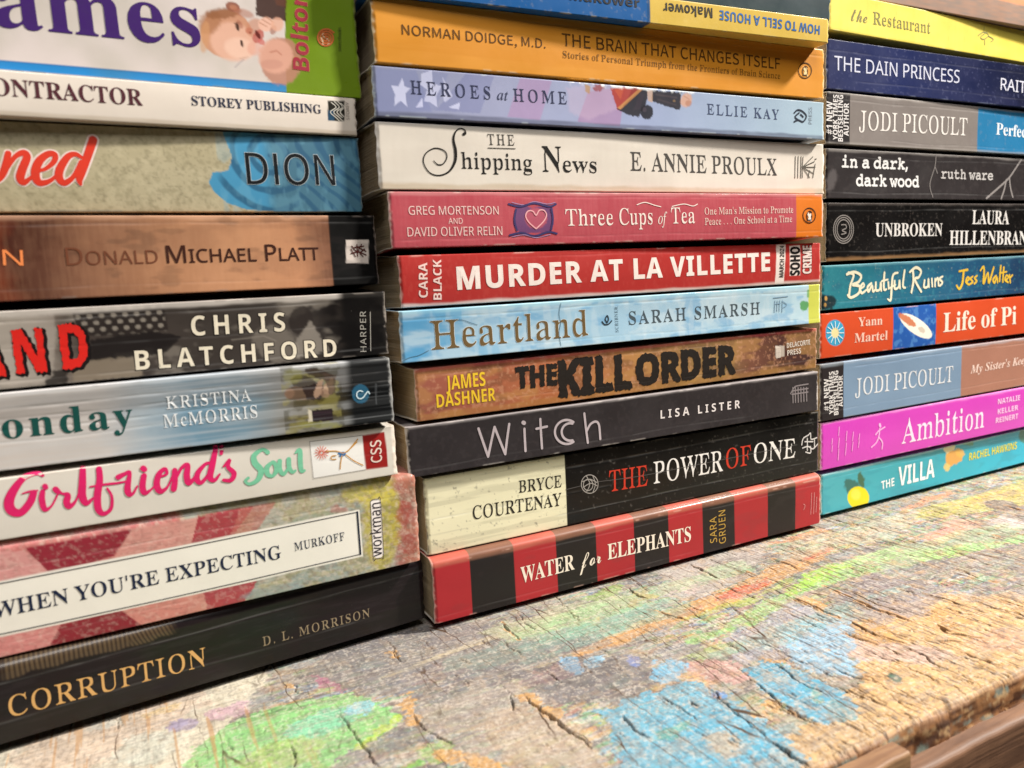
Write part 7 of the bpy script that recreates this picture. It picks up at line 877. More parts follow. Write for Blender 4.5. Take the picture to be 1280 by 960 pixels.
'blatchford':[('fill','6e665e'),('grad',[(100.1,'a0988e'),(111.2,'847c74'),(114.8,'6a6058'),(122.5,'463e3a'),(152.5,'3e3834'),(176.1,'4a4440'),(188.9,'1c1817'),(195.6,'0a0808'),(210.7,'060505')]),('noise',18,8,0.55,'3a3430',0.5,1),('noise',10,6,0.5,'8c847a',0.6,2),('poly','2e2826',[(117.8,19.5),(141.3,19.7),(141.7,12.9),(128.9,12.0),(119.0,12.8)],0.43,0.95,0.22),('checker','8c847a',(117.92,20.61),(141.62,12.42)),('poly','1e1a1a',[(121.2,11.4),(137.4,12.7),(145.4,10.7),(139.9,6.0),(121.2,5.3)],0.66,0.9,0.44),('poly','847868',[(116.3,5.8),(132.4,5.7),(133.9,-0.1),(116.1,-0.0)],0.86,0.8,0.64),('poly','1a1616',[(110.3,4.1),(115.1,3.7),(114.5,-1.4),(108.8,-0.8)],0.62,0.85,0.62),('poly','b4aaa0',[(97.4,19.1),(113.2,19.1),(113.5,14.9),(111.3,2.3),(108.0,0.4),(95.3,1.3)],0.8,0.45,0.4),('poly','241e1c',[(160.1,-4.6),(159.4,-5.2),(158.2,-5.5),(156.6,-5.3),(154.7,-4.8),(152.9,-4.0),(151.3,-3.0),(150.1,-1.8),(149.5,-0.8),(149.5,0.1),(150.1,0.8),(151.3,1.0),(152.8,0.9),(154.7,0.4),(156.5,-0.4),(158.1,-1.4),(159.4,-2.5),(160.0,-3.6)],0.95,0.5,0.71),('poly','2c2624',[(183.8,11.4),(182.9,10.1),(181.6,9.2),(180.3,8.7),(178.9,8.8),(177.8,9.4),(177.0,10.4),(176.6,11.8),(176.6,13.3),(177.1,14.8),(178.0,16.1),(179.2,17.0),(180.6,17.5),(181.9,17.4),(183.1,16.8),(184.0,15.8),(184.4,14.4),(184.3,12.9)],1.01,0.85,0.5),('poly','8a8278',[(178.3,2.0),(176.9,0.6),(174.9,-0.0),(172.6,0.1),(170.2,0.9),(168.1,2.4),(166.5,4.2),(165.6,6.3),(165.5,8.4),(166.1,10.2),(167.5,11.5),(169.4,12.2),(171.7,12.2),(174.0,11.4),(176.2,10.0),(177.8,8.1),(178.8,6.0),(179.0,3.8)],1.49,0.45,0.99),('poly','9a9288',[(183.5,12.9),(188.8,2.7),(177.9,1.1),(177.2,5.2)],1.02,0.6,0.51),('line','8c847a',0.29,[(159.18,8.44),(168.71,8.92),(172.21,7.15)],0.24,0.5),('vband','d8d0c8',0.93,1.3,0.8),('band','0e0c0c',193.6,219.1,3.5,0.95,0.0),('edge','8c847c',0.8)],  # pale strip along the top paints the highlight of the rounded fold
'platt':[('fill','c08a66'),('grad',[(89.1,'5c2414'),(109.5,'6c2c18'),(115.0,'48241a'),(120.6,'543226'),(132.3,'8a6048'),(149.0,'ac7c5c'),(171.6,'c08c68'),(188.8,'bc8662'),(196.6,'8c6048'),(200.6,'744c38')]),('noise',14,7,0.22,'7c5644',0.5,1),('noise',0.6,5,0.06,'e0b088',None,3),('noise',3,3,0.08,'6c4630',None,4),('vband','e4b494',0.965,1.3,0.55),('band','070606',200.3,255.3,0.17,1,0.0),('poly','cfc4bc',[(205.6,14.6),(213.4,14.5),(212.8,6.8),(205.0,7.1)],0.13,1,0.0),('noise',8,3,0.25,'2a2424',0.66,8),('edge','8c8078',0.5)],  # gradient's dark right end paints shade, pale top band the fold's highlight
'dion':[('fill','b8ae90'),('noise',30,10,0.35,'a49a78',None,0),('noise',1.2,1.2,0.4,'8c8468',0.58,2),('noise',0.6,0.6,0.35,'6a624c',0.66,5),('noise',2,2,0.3,'ccc2a2',0.6,6),('poly','4a94bc',[(165.7,23.9),(166.4,21.1),(167.8,16.5),(166.5,12.4),(164.3,11.7),(161.8,11.6),(160.4,8.5),(161.7,5.7),(165.3,2.4),(171.0,0.5),(179.5,0.0),(226.7,-0.5),(228.7,27.8),(171.1,27.2)],0.19,1,0.15),('band','44626e',178.3,227.4,4.9,0.75,0.0),('swirl','2c5878',(162.02,23.27),(207.39,0.54),0.8),('clip',163.52,227.36,('noise',3,6,0.25,'7ab4cc',0.58,8)),('edge','6c7a7c',0.6)],  # soft dark teal band at the right end paints a cast shadow
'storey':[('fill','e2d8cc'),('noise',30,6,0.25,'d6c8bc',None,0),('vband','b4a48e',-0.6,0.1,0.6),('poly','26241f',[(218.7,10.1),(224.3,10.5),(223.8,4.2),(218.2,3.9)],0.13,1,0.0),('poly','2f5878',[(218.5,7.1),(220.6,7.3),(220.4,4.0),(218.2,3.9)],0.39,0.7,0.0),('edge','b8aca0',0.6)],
'names':[('fill','d8cdc9'),('noise',30,14,0.2,'ccbfba',None,0),('poly','2a84c8',[(16.0,2.9),(130.9,2.5),(205.7,2.5),(205.7,-0.3),(130.6,0.2),(15.7,1.0)],0.1,1,0.0),('line','1c4c80',0.23,[(15.97,2.6),(130.83,2.34),(205.67,2.23)],0.19,0.5),('poly','6e8a1c',[(210.0,60.1),(206.4,13.2),(205.2,-4.8),(234.3,-6.7),(239.9,65.9)],0.13,1,0.0),('noise',20,20,0.25,'5a7018',None,3),('poly','b07c68',[(211.3,9.9),(210.7,7.4),(209.4,5.1),(207.5,3.3),(205.3,2.3),(203.1,2.1),(201.1,2.8),(199.5,4.3),(198.6,6.3),(198.5,8.7),(199.1,11.2),(200.4,13.4),(202.2,15.2),(204.3,16.2),(206.6,16.5),(208.6,15.8),(210.2,14.4),(211.1,12.4)],0.98,0.9,0.49),('poly','d4a08c',[(208.7,11.1),(208.2,9.3),(207.1,7.6),(205.5,6.3),(203.7,5.5),(201.8,5.3),(200.1,5.8),(198.8,6.8),(198.0,8.3),(197.9,10.1),(198.4,11.9),(199.4,13.5),(200.9,14.8),(202.7,15.6),(204.6,15.8),(206.3,15.4),(207.7,14.4),(208.5,12.9)],1.21,0.9,0.24),('poly','3c2018',[(198.8,27.5),(208.3,32.3),(207.3,21.4),(203.7,21.4),(200.6,21.5),(198.3,22.2)],0.36,0.95,0.24),('poly','6c4434',[(204.0,28.0),(208.1,29.4),(207.7,25.6),(204.8,25.8)],0.73,0.6,0.24),('poly','c49074',[(196.1,13.8),(194.6,11.5),(192.5,9.8),(189.9,8.8),(187.3,8.6),(185.0,9.3),(183.1,10.7),(182.0,12.7),(181.7,15.0),(182.3,17.4),(183.7,19.6),(185.7,21.3),(188.2,22.3),(190.8,22.6),(193.2,21.9),(195.2,20.6),(196.4,18.6),(196.7,16.2)],0.46,1,0.0),('poly','dcae98',[(196.9,11.8),(195.7,10.1),(193.9,8.7),(191.7,8.0),(189.4,7.9),(187.3,8.5),(185.6,9.7),(184.6,11.3),(184.2,13.2),(184.7,15.1),(185.8,16.8),(187.6,18.2),(189.7,19.0),(192.0,19.1),(194.2,18.6),(195.9,17.4),(197.0,15.8),(197.4,13.8)],1.4,0.9,0.0),('poly','e6c0ac',[(197.2,11.4),(196.6,10.4),(195.6,9.5),(194.2,9.0),(192.6,8.8),(191.0,9.0),(189.6,9.5),(188.7,10.3),(188.2,11.2),(188.2,12.3),(188.7,13.3),(189.8,14.1),(191.2,14.7),(192.7,14.9),(194.3,14.8),(195.7,14.2),(196.7,13.5),(197.2,12.5)],1.41,0.8,0.0),('poly','a06c48',[(186.9,16.9),(185.9,15.8),(184.8,15.1),(183.7,14.8),(182.7,14.8),(181.9,15.3),(181.5,16.1),(181.4,17.2),(181.7,18.4),(182.3,19.6),(183.3,20.6),(184.4,21.4),(185.5,21.8),(186.5,21.7),(187.3,21.2),(187.8,20.4),(187.8,19.3),(187.5,18.1)],1.37,0.7,0.46),('poly','8a5838',[(194.1,22.6),(193.8,22.0),(192.9,21.3),(191.5,20.7),(189.8,20.1),(188.1,19.7),(186.4,19.6),(185.1,19.6),(184.2,19.9),(183.9,20.4),(184.2,21.0),(185.1,21.6),(186.4,22.3),(188.1,22.8),(189.8,23.2),(191.5,23.4),(192.9,23.4),(193.8,23.1)],0.92,0.8,0.46),('poly','c89468',[(184.2,14.0),(183.8,12.4),(183.3,11.1),(182.8,10.1),(182.2,9.5),(181.8,9.5),(181.4,10.1),(181.3,11.1),(181.3,12.4),(181.5,14.0),(181.9,15.6),(182.4,16.9),(182.9,17.9),(183.5,18.5),(183.9,18.5),(184.3,18.0),(184.4,17.0),(184.4,15.6)],0.91,0.6,0.0),('poly','8c5440',[(193.6,23.3),(193.3,22.8),(192.8,22.5),(192.2,22.3),(191.5,22.2),(190.8,22.3),(190.2,22.6),(189.8,23.0),(189.7,23.5),(189.7,24.0),(190.0,24.4),(190.5,24.8),(191.2,25.0),(191.8,25.0),(192.5,24.9),(193.1,24.6),(193.5,24.2),(193.7,23.8)],0.35,0.95,0.0),('poly','b4785c',[(192.9,23.2),(192.8,23.0),(192.5,22.8),(192.2,22.7),(191.8,22.7),(191.4,22.8),(191.1,22.9),(190.9,23.1),(190.8,23.4),(190.8,23.6),(190.9,23.9),(191.2,24.0),(191.6,24.1),(191.9,24.1),(192.3,24.1),(192.6,23.9),(192.9,23.7),(193.0,23.5)],0.35,0.8,0.0),('poly','a86850',[(197.6,21.6),(197.3,21.3),(196.7,21.0),(195.8,20.9),(194.8,21.0),(193.8,21.1),(193.0,21.5),(192.3,21.9),(192.0,22.3),(191.9,22.7),(192.3,23.1),(192.9,23.3),(193.7,23.4),(194.7,23.4),(195.7,23.2),(196.6,22.9),(197.2,22.5),(197.6,22.1)],0.94,0.6,0.0),('poly','c08468',[(199.5,17.5),(198.8,16.6),(198.0,16.0),(197.1,15.7),(196.2,15.6),(195.6,15.9),(195.1,16.6),(194.9,17.4),(195.1,18.3),(195.5,19.2),(196.1,20.1),(197.0,20.7),(197.8,21.1),(198.7,21.1),(199.4,20.8),(199.8,20.2),(200.0,19.4),(199.9,18.4)],0.95,0.7,0.0),('poly','9c5c48',[(193.9,17.7),(193.7,17.6),(193.4,17.7),(193.1,17.9),(192.8,18.2),(192.6,18.6),(192.4,19.0),(192.4,19.4),(192.5,19.7),(192.6,19.9),(192.9,20.0),(193.2,19.9),(193.5,19.7),(193.8,19.4),(194.0,19.1),(194.2,18.6),(194.2,18.3),(194.1,17.9)],0.47,0.6,0.0),('poly','34180f',[(193.0,18.2),(193.1,17.8),(193.1,17.4),(193.0,17.1),(192.9,16.9),(192.7,16.8),(192.5,16.9),(192.3,17.1),(192.1,17.4),(192.0,17.8),(192.0,18.2),(192.0,18.6),(192.0,18.9),(192.2,19.1),(192.3,19.2),(192.5,19.1),(192.7,18.9),(192.9,18.6)],0.19,0.95,0.0),('poly','34180f',[(193.8,13.5),(193.8,13.1),(193.8,12.8),(193.8,12.5),(193.7,12.4),(193.5,12.3),(193.3,12.4),(193.2,12.5),(193.0,12.8),(192.9,13.1),(192.9,13.5),(192.9,13.8),(192.9,14.1),(193.1,14.2),(193.2,14.3),(193.4,14.2),(193.6,14.1),(193.7,13.8)],0.19,0.95,0.0),('line','6c4030',0.21,[(191.68,18.85),(192.4,19.16),(193.31,19.04)],0.12,0.6),('poly','b87058',[(197.1,17.4),(197.0,17.1),(196.8,16.8),(196.5,16.5),(196.1,16.4),(195.7,16.3),(195.3,16.4),(195.0,16.6),(194.8,16.8),(194.8,17.1),(194.9,17.5),(195.1,17.8),(195.4,18.0),(195.8,18.2),(196.2,18.2),(196.6,18.1),(196.9,18.0),(197.1,17.7)],0.35,0.8,0.0),('poly','8c4c3c',[(196.6,16.8),(196.6,16.7),(196.5,16.6),(196.3,16.5),(196.2,16.4),(196.0,16.4),(195.9,16.4),(195.8,16.5),(195.7,16.6),(195.7,16.7),(195.7,16.8),(195.8,16.9),(195.9,16.9),(196.1,17.0),(196.2,17.0),(196.4,17.0),(196.5,16.9),(196.6,16.9)],0.14,0.9,0.0),('poly','d89c88',[(199.1,12.5),(198.9,11.8),(198.4,11.1),(197.8,10.6),(197.1,10.2),(196.3,10.2),(195.7,10.3),(195.1,10.8),(194.8,11.4),(194.8,12.1),(195.0,12.8),(195.4,13.5),(196.0,14.0),(196.7,14.3),(197.5,14.4),(198.2,14.2),(198.7,13.8),(199.0,13.2)],0.95,0.6,0.0),('poly','b4584c',[(199.7,15.3),(199.2,14.7),(198.6,14.2),(197.9,13.9),(197.4,13.9),(196.9,14.2),(196.7,14.6),(196.6,15.2),(196.8,15.9),(197.2,16.6),(197.7,17.2),(198.3,17.7),(198.9,17.9),(199.5,17.9),(199.9,17.7),(200.2,17.3),(200.2,16.7),(200.1,16.0)],0.38,0.85,0.0),('poly','5c1c18',[(198.9,16.7),(199.1,16.3),(199.2,15.9),(199.2,15.5),(199.1,15.2),(198.9,15.1),(198.7,15.2),(198.4,15.3),(198.1,15.6),(197.8,16.0),(197.6,16.5),(197.5,16.9),(197.5,17.2),(197.6,17.5),(197.8,17.6),(198.0,17.6),(198.3,17.4),(198.6,17.1)],0.19,0.95,0.0),('poly','c46860',[(200.2,13.9),(200.0,13.7),(199.7,13.6),(199.3,13.5),(198.9,13.6),(198.6,13.7),(198.3,13.9),(198.2,14.2),(198.1,14.6),(198.2,14.8),(198.4,15.1),(198.8,15.2),(199.1,15.3),(199.5,15.2),(199.9,15.1),(200.1,14.8),(200.3,14.5),(200.3,14.2)],0.29,0.8,0.0),('poly','e2b4a0',[(203.6,20.0),(203.4,19.3),(202.9,18.6),(202.2,18.0),(201.4,17.7),(200.5,17.6),(199.8,17.8),(199.2,18.1),(198.8,18.7),(198.7,19.4),(198.9,20.2),(199.4,20.9),(200.1,21.4),(200.9,21.8),(201.8,21.9),(202.5,21.7),(203.1,21.3),(203.5,20.7)],0.48,0.95,0.0),('line','a06850',0.21,[(199.26,19.96),(201.32,19.04)],0.12,0.7),('line','a06850',0.22,[(200.06,20.99),(202.36,19.86)],0.12,0.7),('line','a06850',0.22,[(201.33,21.83),(203.39,20.68)],0.12,0.7),('poly','9c604c',[(204.1,18.1),(203.8,17.6),(203.4,17.2),(203.0,17.0),(202.7,16.9),(202.4,17.0),(202.2,17.3),(202.1,17.6),(202.1,18.1),(202.3,18.6),(202.6,19.0),(203.0,19.4),(203.3,19.6),(203.7,19.7),(204.0,19.6),(204.2,19.4),(204.3,19.0),(204.2,18.5)],0.36,0.7,0.0),('poly','dca890',[(206.5,20.3),(206.3,19.6),(205.9,18.9),(205.4,18.4),(204.7,18.1),(204.0,18.0),(203.4,18.2),(202.9,18.6),(202.7,19.2),(202.6,19.9),(202.8,20.6),(203.2,21.3),(203.7,21.8),(204.4,22.2),(205.1,22.2),(205.7,22.1),(206.2,21.7),(206.5,21.1)],0.48,0.8,0.0),('line','a86854',0.29,[(201.62,11.59),(203.61,12.26),(204.99,11.21)],0.24,0.7),('poly','c08c7c',[(205.2,8.4),(205.0,7.9),(204.3,7.4),(203.4,7.0),(202.3,6.7),(201.1,6.6),(200.0,6.7),(199.1,6.9),(198.6,7.3),(198.4,7.8),(198.6,8.3),(199.3,8.8),(200.2,9.2),(201.3,9.4),(202.5,9.5),(203.6,9.5),(204.5,9.2),(205.1,8.9)],0.73,0.6,0.0),('line','8c8088',0.19,[(190.72,6.13),(192.26,7.66),(193.52,8.7)],0.23,0.6),('line','a08070',0.19,[(192.36,8.83),(194.76,9.52)],0.24,0.4),('edge','8c8a60',0.6)],
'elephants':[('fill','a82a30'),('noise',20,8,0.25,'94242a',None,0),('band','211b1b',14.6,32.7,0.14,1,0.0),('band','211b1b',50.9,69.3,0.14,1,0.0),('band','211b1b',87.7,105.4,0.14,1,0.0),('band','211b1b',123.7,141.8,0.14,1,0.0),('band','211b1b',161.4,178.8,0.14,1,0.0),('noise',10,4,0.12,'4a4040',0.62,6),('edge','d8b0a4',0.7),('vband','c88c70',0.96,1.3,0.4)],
'power':[('fill','0b0a0a'),('band','e8e2c0',-36.4,58.1,0.14,1,0.0),('noise',30,2,0.18,'1a1818',0.55,3),('edge','706c64',0.6),('noise',1.2,1.2,0.6,'5c5854',0.76,7)],
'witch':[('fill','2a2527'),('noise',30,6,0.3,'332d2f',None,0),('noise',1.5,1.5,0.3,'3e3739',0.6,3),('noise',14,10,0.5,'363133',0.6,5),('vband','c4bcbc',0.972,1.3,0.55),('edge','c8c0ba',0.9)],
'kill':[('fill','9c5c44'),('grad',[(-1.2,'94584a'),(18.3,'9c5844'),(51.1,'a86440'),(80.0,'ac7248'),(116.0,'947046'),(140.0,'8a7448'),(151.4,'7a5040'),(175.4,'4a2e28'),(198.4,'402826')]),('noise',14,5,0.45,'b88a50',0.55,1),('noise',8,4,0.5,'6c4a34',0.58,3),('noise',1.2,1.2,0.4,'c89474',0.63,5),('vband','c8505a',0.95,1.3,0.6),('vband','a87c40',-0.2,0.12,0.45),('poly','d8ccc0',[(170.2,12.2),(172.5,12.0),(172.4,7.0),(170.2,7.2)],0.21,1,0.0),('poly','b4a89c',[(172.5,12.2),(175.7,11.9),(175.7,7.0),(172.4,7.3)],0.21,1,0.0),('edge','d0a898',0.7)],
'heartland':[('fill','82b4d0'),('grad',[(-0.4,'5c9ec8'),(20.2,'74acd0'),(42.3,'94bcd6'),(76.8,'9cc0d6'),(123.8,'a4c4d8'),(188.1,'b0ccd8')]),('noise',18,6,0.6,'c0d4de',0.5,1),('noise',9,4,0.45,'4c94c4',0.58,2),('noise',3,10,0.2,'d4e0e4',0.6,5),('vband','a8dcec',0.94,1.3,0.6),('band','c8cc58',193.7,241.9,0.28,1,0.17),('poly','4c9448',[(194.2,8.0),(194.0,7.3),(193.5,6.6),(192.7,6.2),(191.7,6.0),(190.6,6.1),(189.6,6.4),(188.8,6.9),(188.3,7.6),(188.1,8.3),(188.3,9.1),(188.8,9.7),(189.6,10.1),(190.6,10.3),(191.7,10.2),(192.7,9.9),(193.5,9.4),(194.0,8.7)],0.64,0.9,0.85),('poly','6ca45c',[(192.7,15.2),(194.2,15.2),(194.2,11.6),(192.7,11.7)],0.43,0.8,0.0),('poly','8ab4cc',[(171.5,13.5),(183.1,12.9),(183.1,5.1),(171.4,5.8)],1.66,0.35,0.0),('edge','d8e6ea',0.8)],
'murder':[('fill','b2322e'),('noise',20,6,0.25,'9c2a28',None,0),('noise',1,2,0.15,'c85a50',0.6,2),('poly','e6dad2',[(172.2,19.0),(177.8,19.3),(176.4,0.2),(171.2,0.1)],0.16,1,0.0),('poly','e4d8d0',[(179.8,16.3),(186.4,16.5),(186.4,3.3),(179.8,3.2)],0.17,1,0.0),('vband','d8ccc4',-0.2,0.055,0.9),('edge','d8b0a4',0.7)],
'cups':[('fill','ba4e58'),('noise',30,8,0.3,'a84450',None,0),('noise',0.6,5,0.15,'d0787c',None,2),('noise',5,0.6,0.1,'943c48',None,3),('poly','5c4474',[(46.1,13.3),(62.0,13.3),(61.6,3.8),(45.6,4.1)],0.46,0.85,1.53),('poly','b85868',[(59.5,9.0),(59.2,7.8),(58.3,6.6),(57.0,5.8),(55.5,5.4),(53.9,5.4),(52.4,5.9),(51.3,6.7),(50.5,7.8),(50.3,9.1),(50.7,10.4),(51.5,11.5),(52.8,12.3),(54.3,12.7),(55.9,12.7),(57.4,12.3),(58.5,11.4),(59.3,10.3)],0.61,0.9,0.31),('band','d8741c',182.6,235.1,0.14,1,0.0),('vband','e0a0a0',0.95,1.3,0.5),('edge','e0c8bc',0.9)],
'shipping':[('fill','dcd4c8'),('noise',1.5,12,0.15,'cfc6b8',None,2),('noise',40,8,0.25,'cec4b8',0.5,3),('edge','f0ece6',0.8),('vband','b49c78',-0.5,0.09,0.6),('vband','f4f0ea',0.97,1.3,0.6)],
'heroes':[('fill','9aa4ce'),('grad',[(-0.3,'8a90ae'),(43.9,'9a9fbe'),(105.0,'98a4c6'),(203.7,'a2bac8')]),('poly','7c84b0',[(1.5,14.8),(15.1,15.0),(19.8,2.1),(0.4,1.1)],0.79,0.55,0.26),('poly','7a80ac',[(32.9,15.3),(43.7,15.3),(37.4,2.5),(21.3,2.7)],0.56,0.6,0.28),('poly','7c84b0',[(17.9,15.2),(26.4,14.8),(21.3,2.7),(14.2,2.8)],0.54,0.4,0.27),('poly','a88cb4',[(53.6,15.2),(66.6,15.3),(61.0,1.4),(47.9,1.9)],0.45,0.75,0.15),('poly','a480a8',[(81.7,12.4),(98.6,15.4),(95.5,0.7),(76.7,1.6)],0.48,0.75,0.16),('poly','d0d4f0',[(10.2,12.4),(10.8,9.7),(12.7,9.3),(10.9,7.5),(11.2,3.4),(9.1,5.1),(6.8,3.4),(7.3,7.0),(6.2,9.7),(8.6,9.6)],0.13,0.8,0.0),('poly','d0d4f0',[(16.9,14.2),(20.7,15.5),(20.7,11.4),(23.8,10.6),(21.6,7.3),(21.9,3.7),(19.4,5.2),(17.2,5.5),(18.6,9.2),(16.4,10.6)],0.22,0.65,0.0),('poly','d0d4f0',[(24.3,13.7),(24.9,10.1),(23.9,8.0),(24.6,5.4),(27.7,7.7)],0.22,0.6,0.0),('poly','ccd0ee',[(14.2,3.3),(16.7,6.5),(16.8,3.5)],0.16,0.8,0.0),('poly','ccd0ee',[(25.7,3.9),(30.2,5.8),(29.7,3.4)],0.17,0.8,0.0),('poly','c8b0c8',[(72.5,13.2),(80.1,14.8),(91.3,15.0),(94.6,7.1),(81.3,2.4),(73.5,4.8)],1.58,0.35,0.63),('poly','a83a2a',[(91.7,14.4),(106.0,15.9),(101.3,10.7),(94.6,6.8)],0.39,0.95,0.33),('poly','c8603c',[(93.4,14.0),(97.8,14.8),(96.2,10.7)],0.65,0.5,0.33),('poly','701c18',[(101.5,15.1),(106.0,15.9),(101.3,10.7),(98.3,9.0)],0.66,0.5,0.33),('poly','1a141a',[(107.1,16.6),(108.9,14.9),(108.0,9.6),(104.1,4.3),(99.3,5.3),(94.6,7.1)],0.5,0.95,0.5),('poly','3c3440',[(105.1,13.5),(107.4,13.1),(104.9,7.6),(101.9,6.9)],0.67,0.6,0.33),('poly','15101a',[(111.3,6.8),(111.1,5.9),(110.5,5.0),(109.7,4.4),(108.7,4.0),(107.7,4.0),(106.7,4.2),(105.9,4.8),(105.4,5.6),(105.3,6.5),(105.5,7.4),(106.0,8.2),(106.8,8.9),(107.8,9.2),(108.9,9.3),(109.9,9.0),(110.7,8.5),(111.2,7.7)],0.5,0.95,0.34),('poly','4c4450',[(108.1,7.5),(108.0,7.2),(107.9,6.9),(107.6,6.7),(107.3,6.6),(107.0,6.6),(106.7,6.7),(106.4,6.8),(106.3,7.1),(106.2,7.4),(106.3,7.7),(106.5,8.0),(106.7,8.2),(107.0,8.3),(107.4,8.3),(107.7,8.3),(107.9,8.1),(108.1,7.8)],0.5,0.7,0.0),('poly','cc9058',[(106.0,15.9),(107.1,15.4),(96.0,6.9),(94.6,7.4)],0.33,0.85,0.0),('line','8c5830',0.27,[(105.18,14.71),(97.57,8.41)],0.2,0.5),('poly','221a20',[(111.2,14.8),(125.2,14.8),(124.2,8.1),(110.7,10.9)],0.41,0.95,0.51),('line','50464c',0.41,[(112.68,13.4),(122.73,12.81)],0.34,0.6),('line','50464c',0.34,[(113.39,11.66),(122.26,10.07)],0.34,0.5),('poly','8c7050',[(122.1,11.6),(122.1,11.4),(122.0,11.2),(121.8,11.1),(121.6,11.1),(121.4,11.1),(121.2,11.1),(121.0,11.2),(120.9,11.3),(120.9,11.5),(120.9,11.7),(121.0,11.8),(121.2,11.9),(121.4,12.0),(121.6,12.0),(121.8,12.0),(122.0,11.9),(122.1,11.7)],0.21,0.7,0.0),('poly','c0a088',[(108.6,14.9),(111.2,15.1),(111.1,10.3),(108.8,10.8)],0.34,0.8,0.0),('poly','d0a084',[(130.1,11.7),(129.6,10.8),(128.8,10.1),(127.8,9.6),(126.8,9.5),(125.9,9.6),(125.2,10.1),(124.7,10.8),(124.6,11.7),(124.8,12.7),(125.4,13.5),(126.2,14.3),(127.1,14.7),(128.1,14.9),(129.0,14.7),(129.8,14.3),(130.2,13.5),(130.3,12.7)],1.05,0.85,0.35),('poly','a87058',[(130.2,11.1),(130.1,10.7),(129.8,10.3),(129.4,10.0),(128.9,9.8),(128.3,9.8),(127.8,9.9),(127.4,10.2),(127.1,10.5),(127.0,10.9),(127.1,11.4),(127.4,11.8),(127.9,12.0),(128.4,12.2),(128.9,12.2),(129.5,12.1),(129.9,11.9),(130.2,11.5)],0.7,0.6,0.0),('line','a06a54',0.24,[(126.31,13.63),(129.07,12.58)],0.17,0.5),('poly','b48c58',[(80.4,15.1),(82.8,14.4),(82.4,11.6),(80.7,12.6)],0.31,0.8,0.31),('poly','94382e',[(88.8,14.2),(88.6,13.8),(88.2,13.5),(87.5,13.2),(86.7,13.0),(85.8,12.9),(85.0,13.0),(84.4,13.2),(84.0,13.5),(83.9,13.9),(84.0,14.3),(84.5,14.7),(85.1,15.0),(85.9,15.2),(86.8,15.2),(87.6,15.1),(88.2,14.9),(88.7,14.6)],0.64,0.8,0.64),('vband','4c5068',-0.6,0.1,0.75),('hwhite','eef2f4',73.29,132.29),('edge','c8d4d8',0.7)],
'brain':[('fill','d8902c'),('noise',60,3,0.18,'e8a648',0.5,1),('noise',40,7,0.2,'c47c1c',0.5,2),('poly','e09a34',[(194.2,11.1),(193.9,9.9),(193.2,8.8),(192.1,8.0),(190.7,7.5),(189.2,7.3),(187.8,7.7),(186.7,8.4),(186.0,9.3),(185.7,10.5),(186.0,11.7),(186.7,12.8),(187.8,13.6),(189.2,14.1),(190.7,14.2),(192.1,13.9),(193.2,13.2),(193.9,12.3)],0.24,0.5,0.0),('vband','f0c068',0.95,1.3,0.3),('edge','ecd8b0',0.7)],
'makower':[('fill','d8b856'),('noise',40,4,0.2,'c8a444',None,0),('band','1c5c9c',-37.0,109.1,0.17,1,0.0),('band','143c60',107.9,109.3,0.17,0.5,0.0),('noise',1.2,1.2,0.12,'e8d494',0.7,5),('edge','e8d8a0',0.8)],
'teal':[('fill','1e3238'),('noise',20,5,0.3,'26404a',None,0),('edge','607074',0.5)],
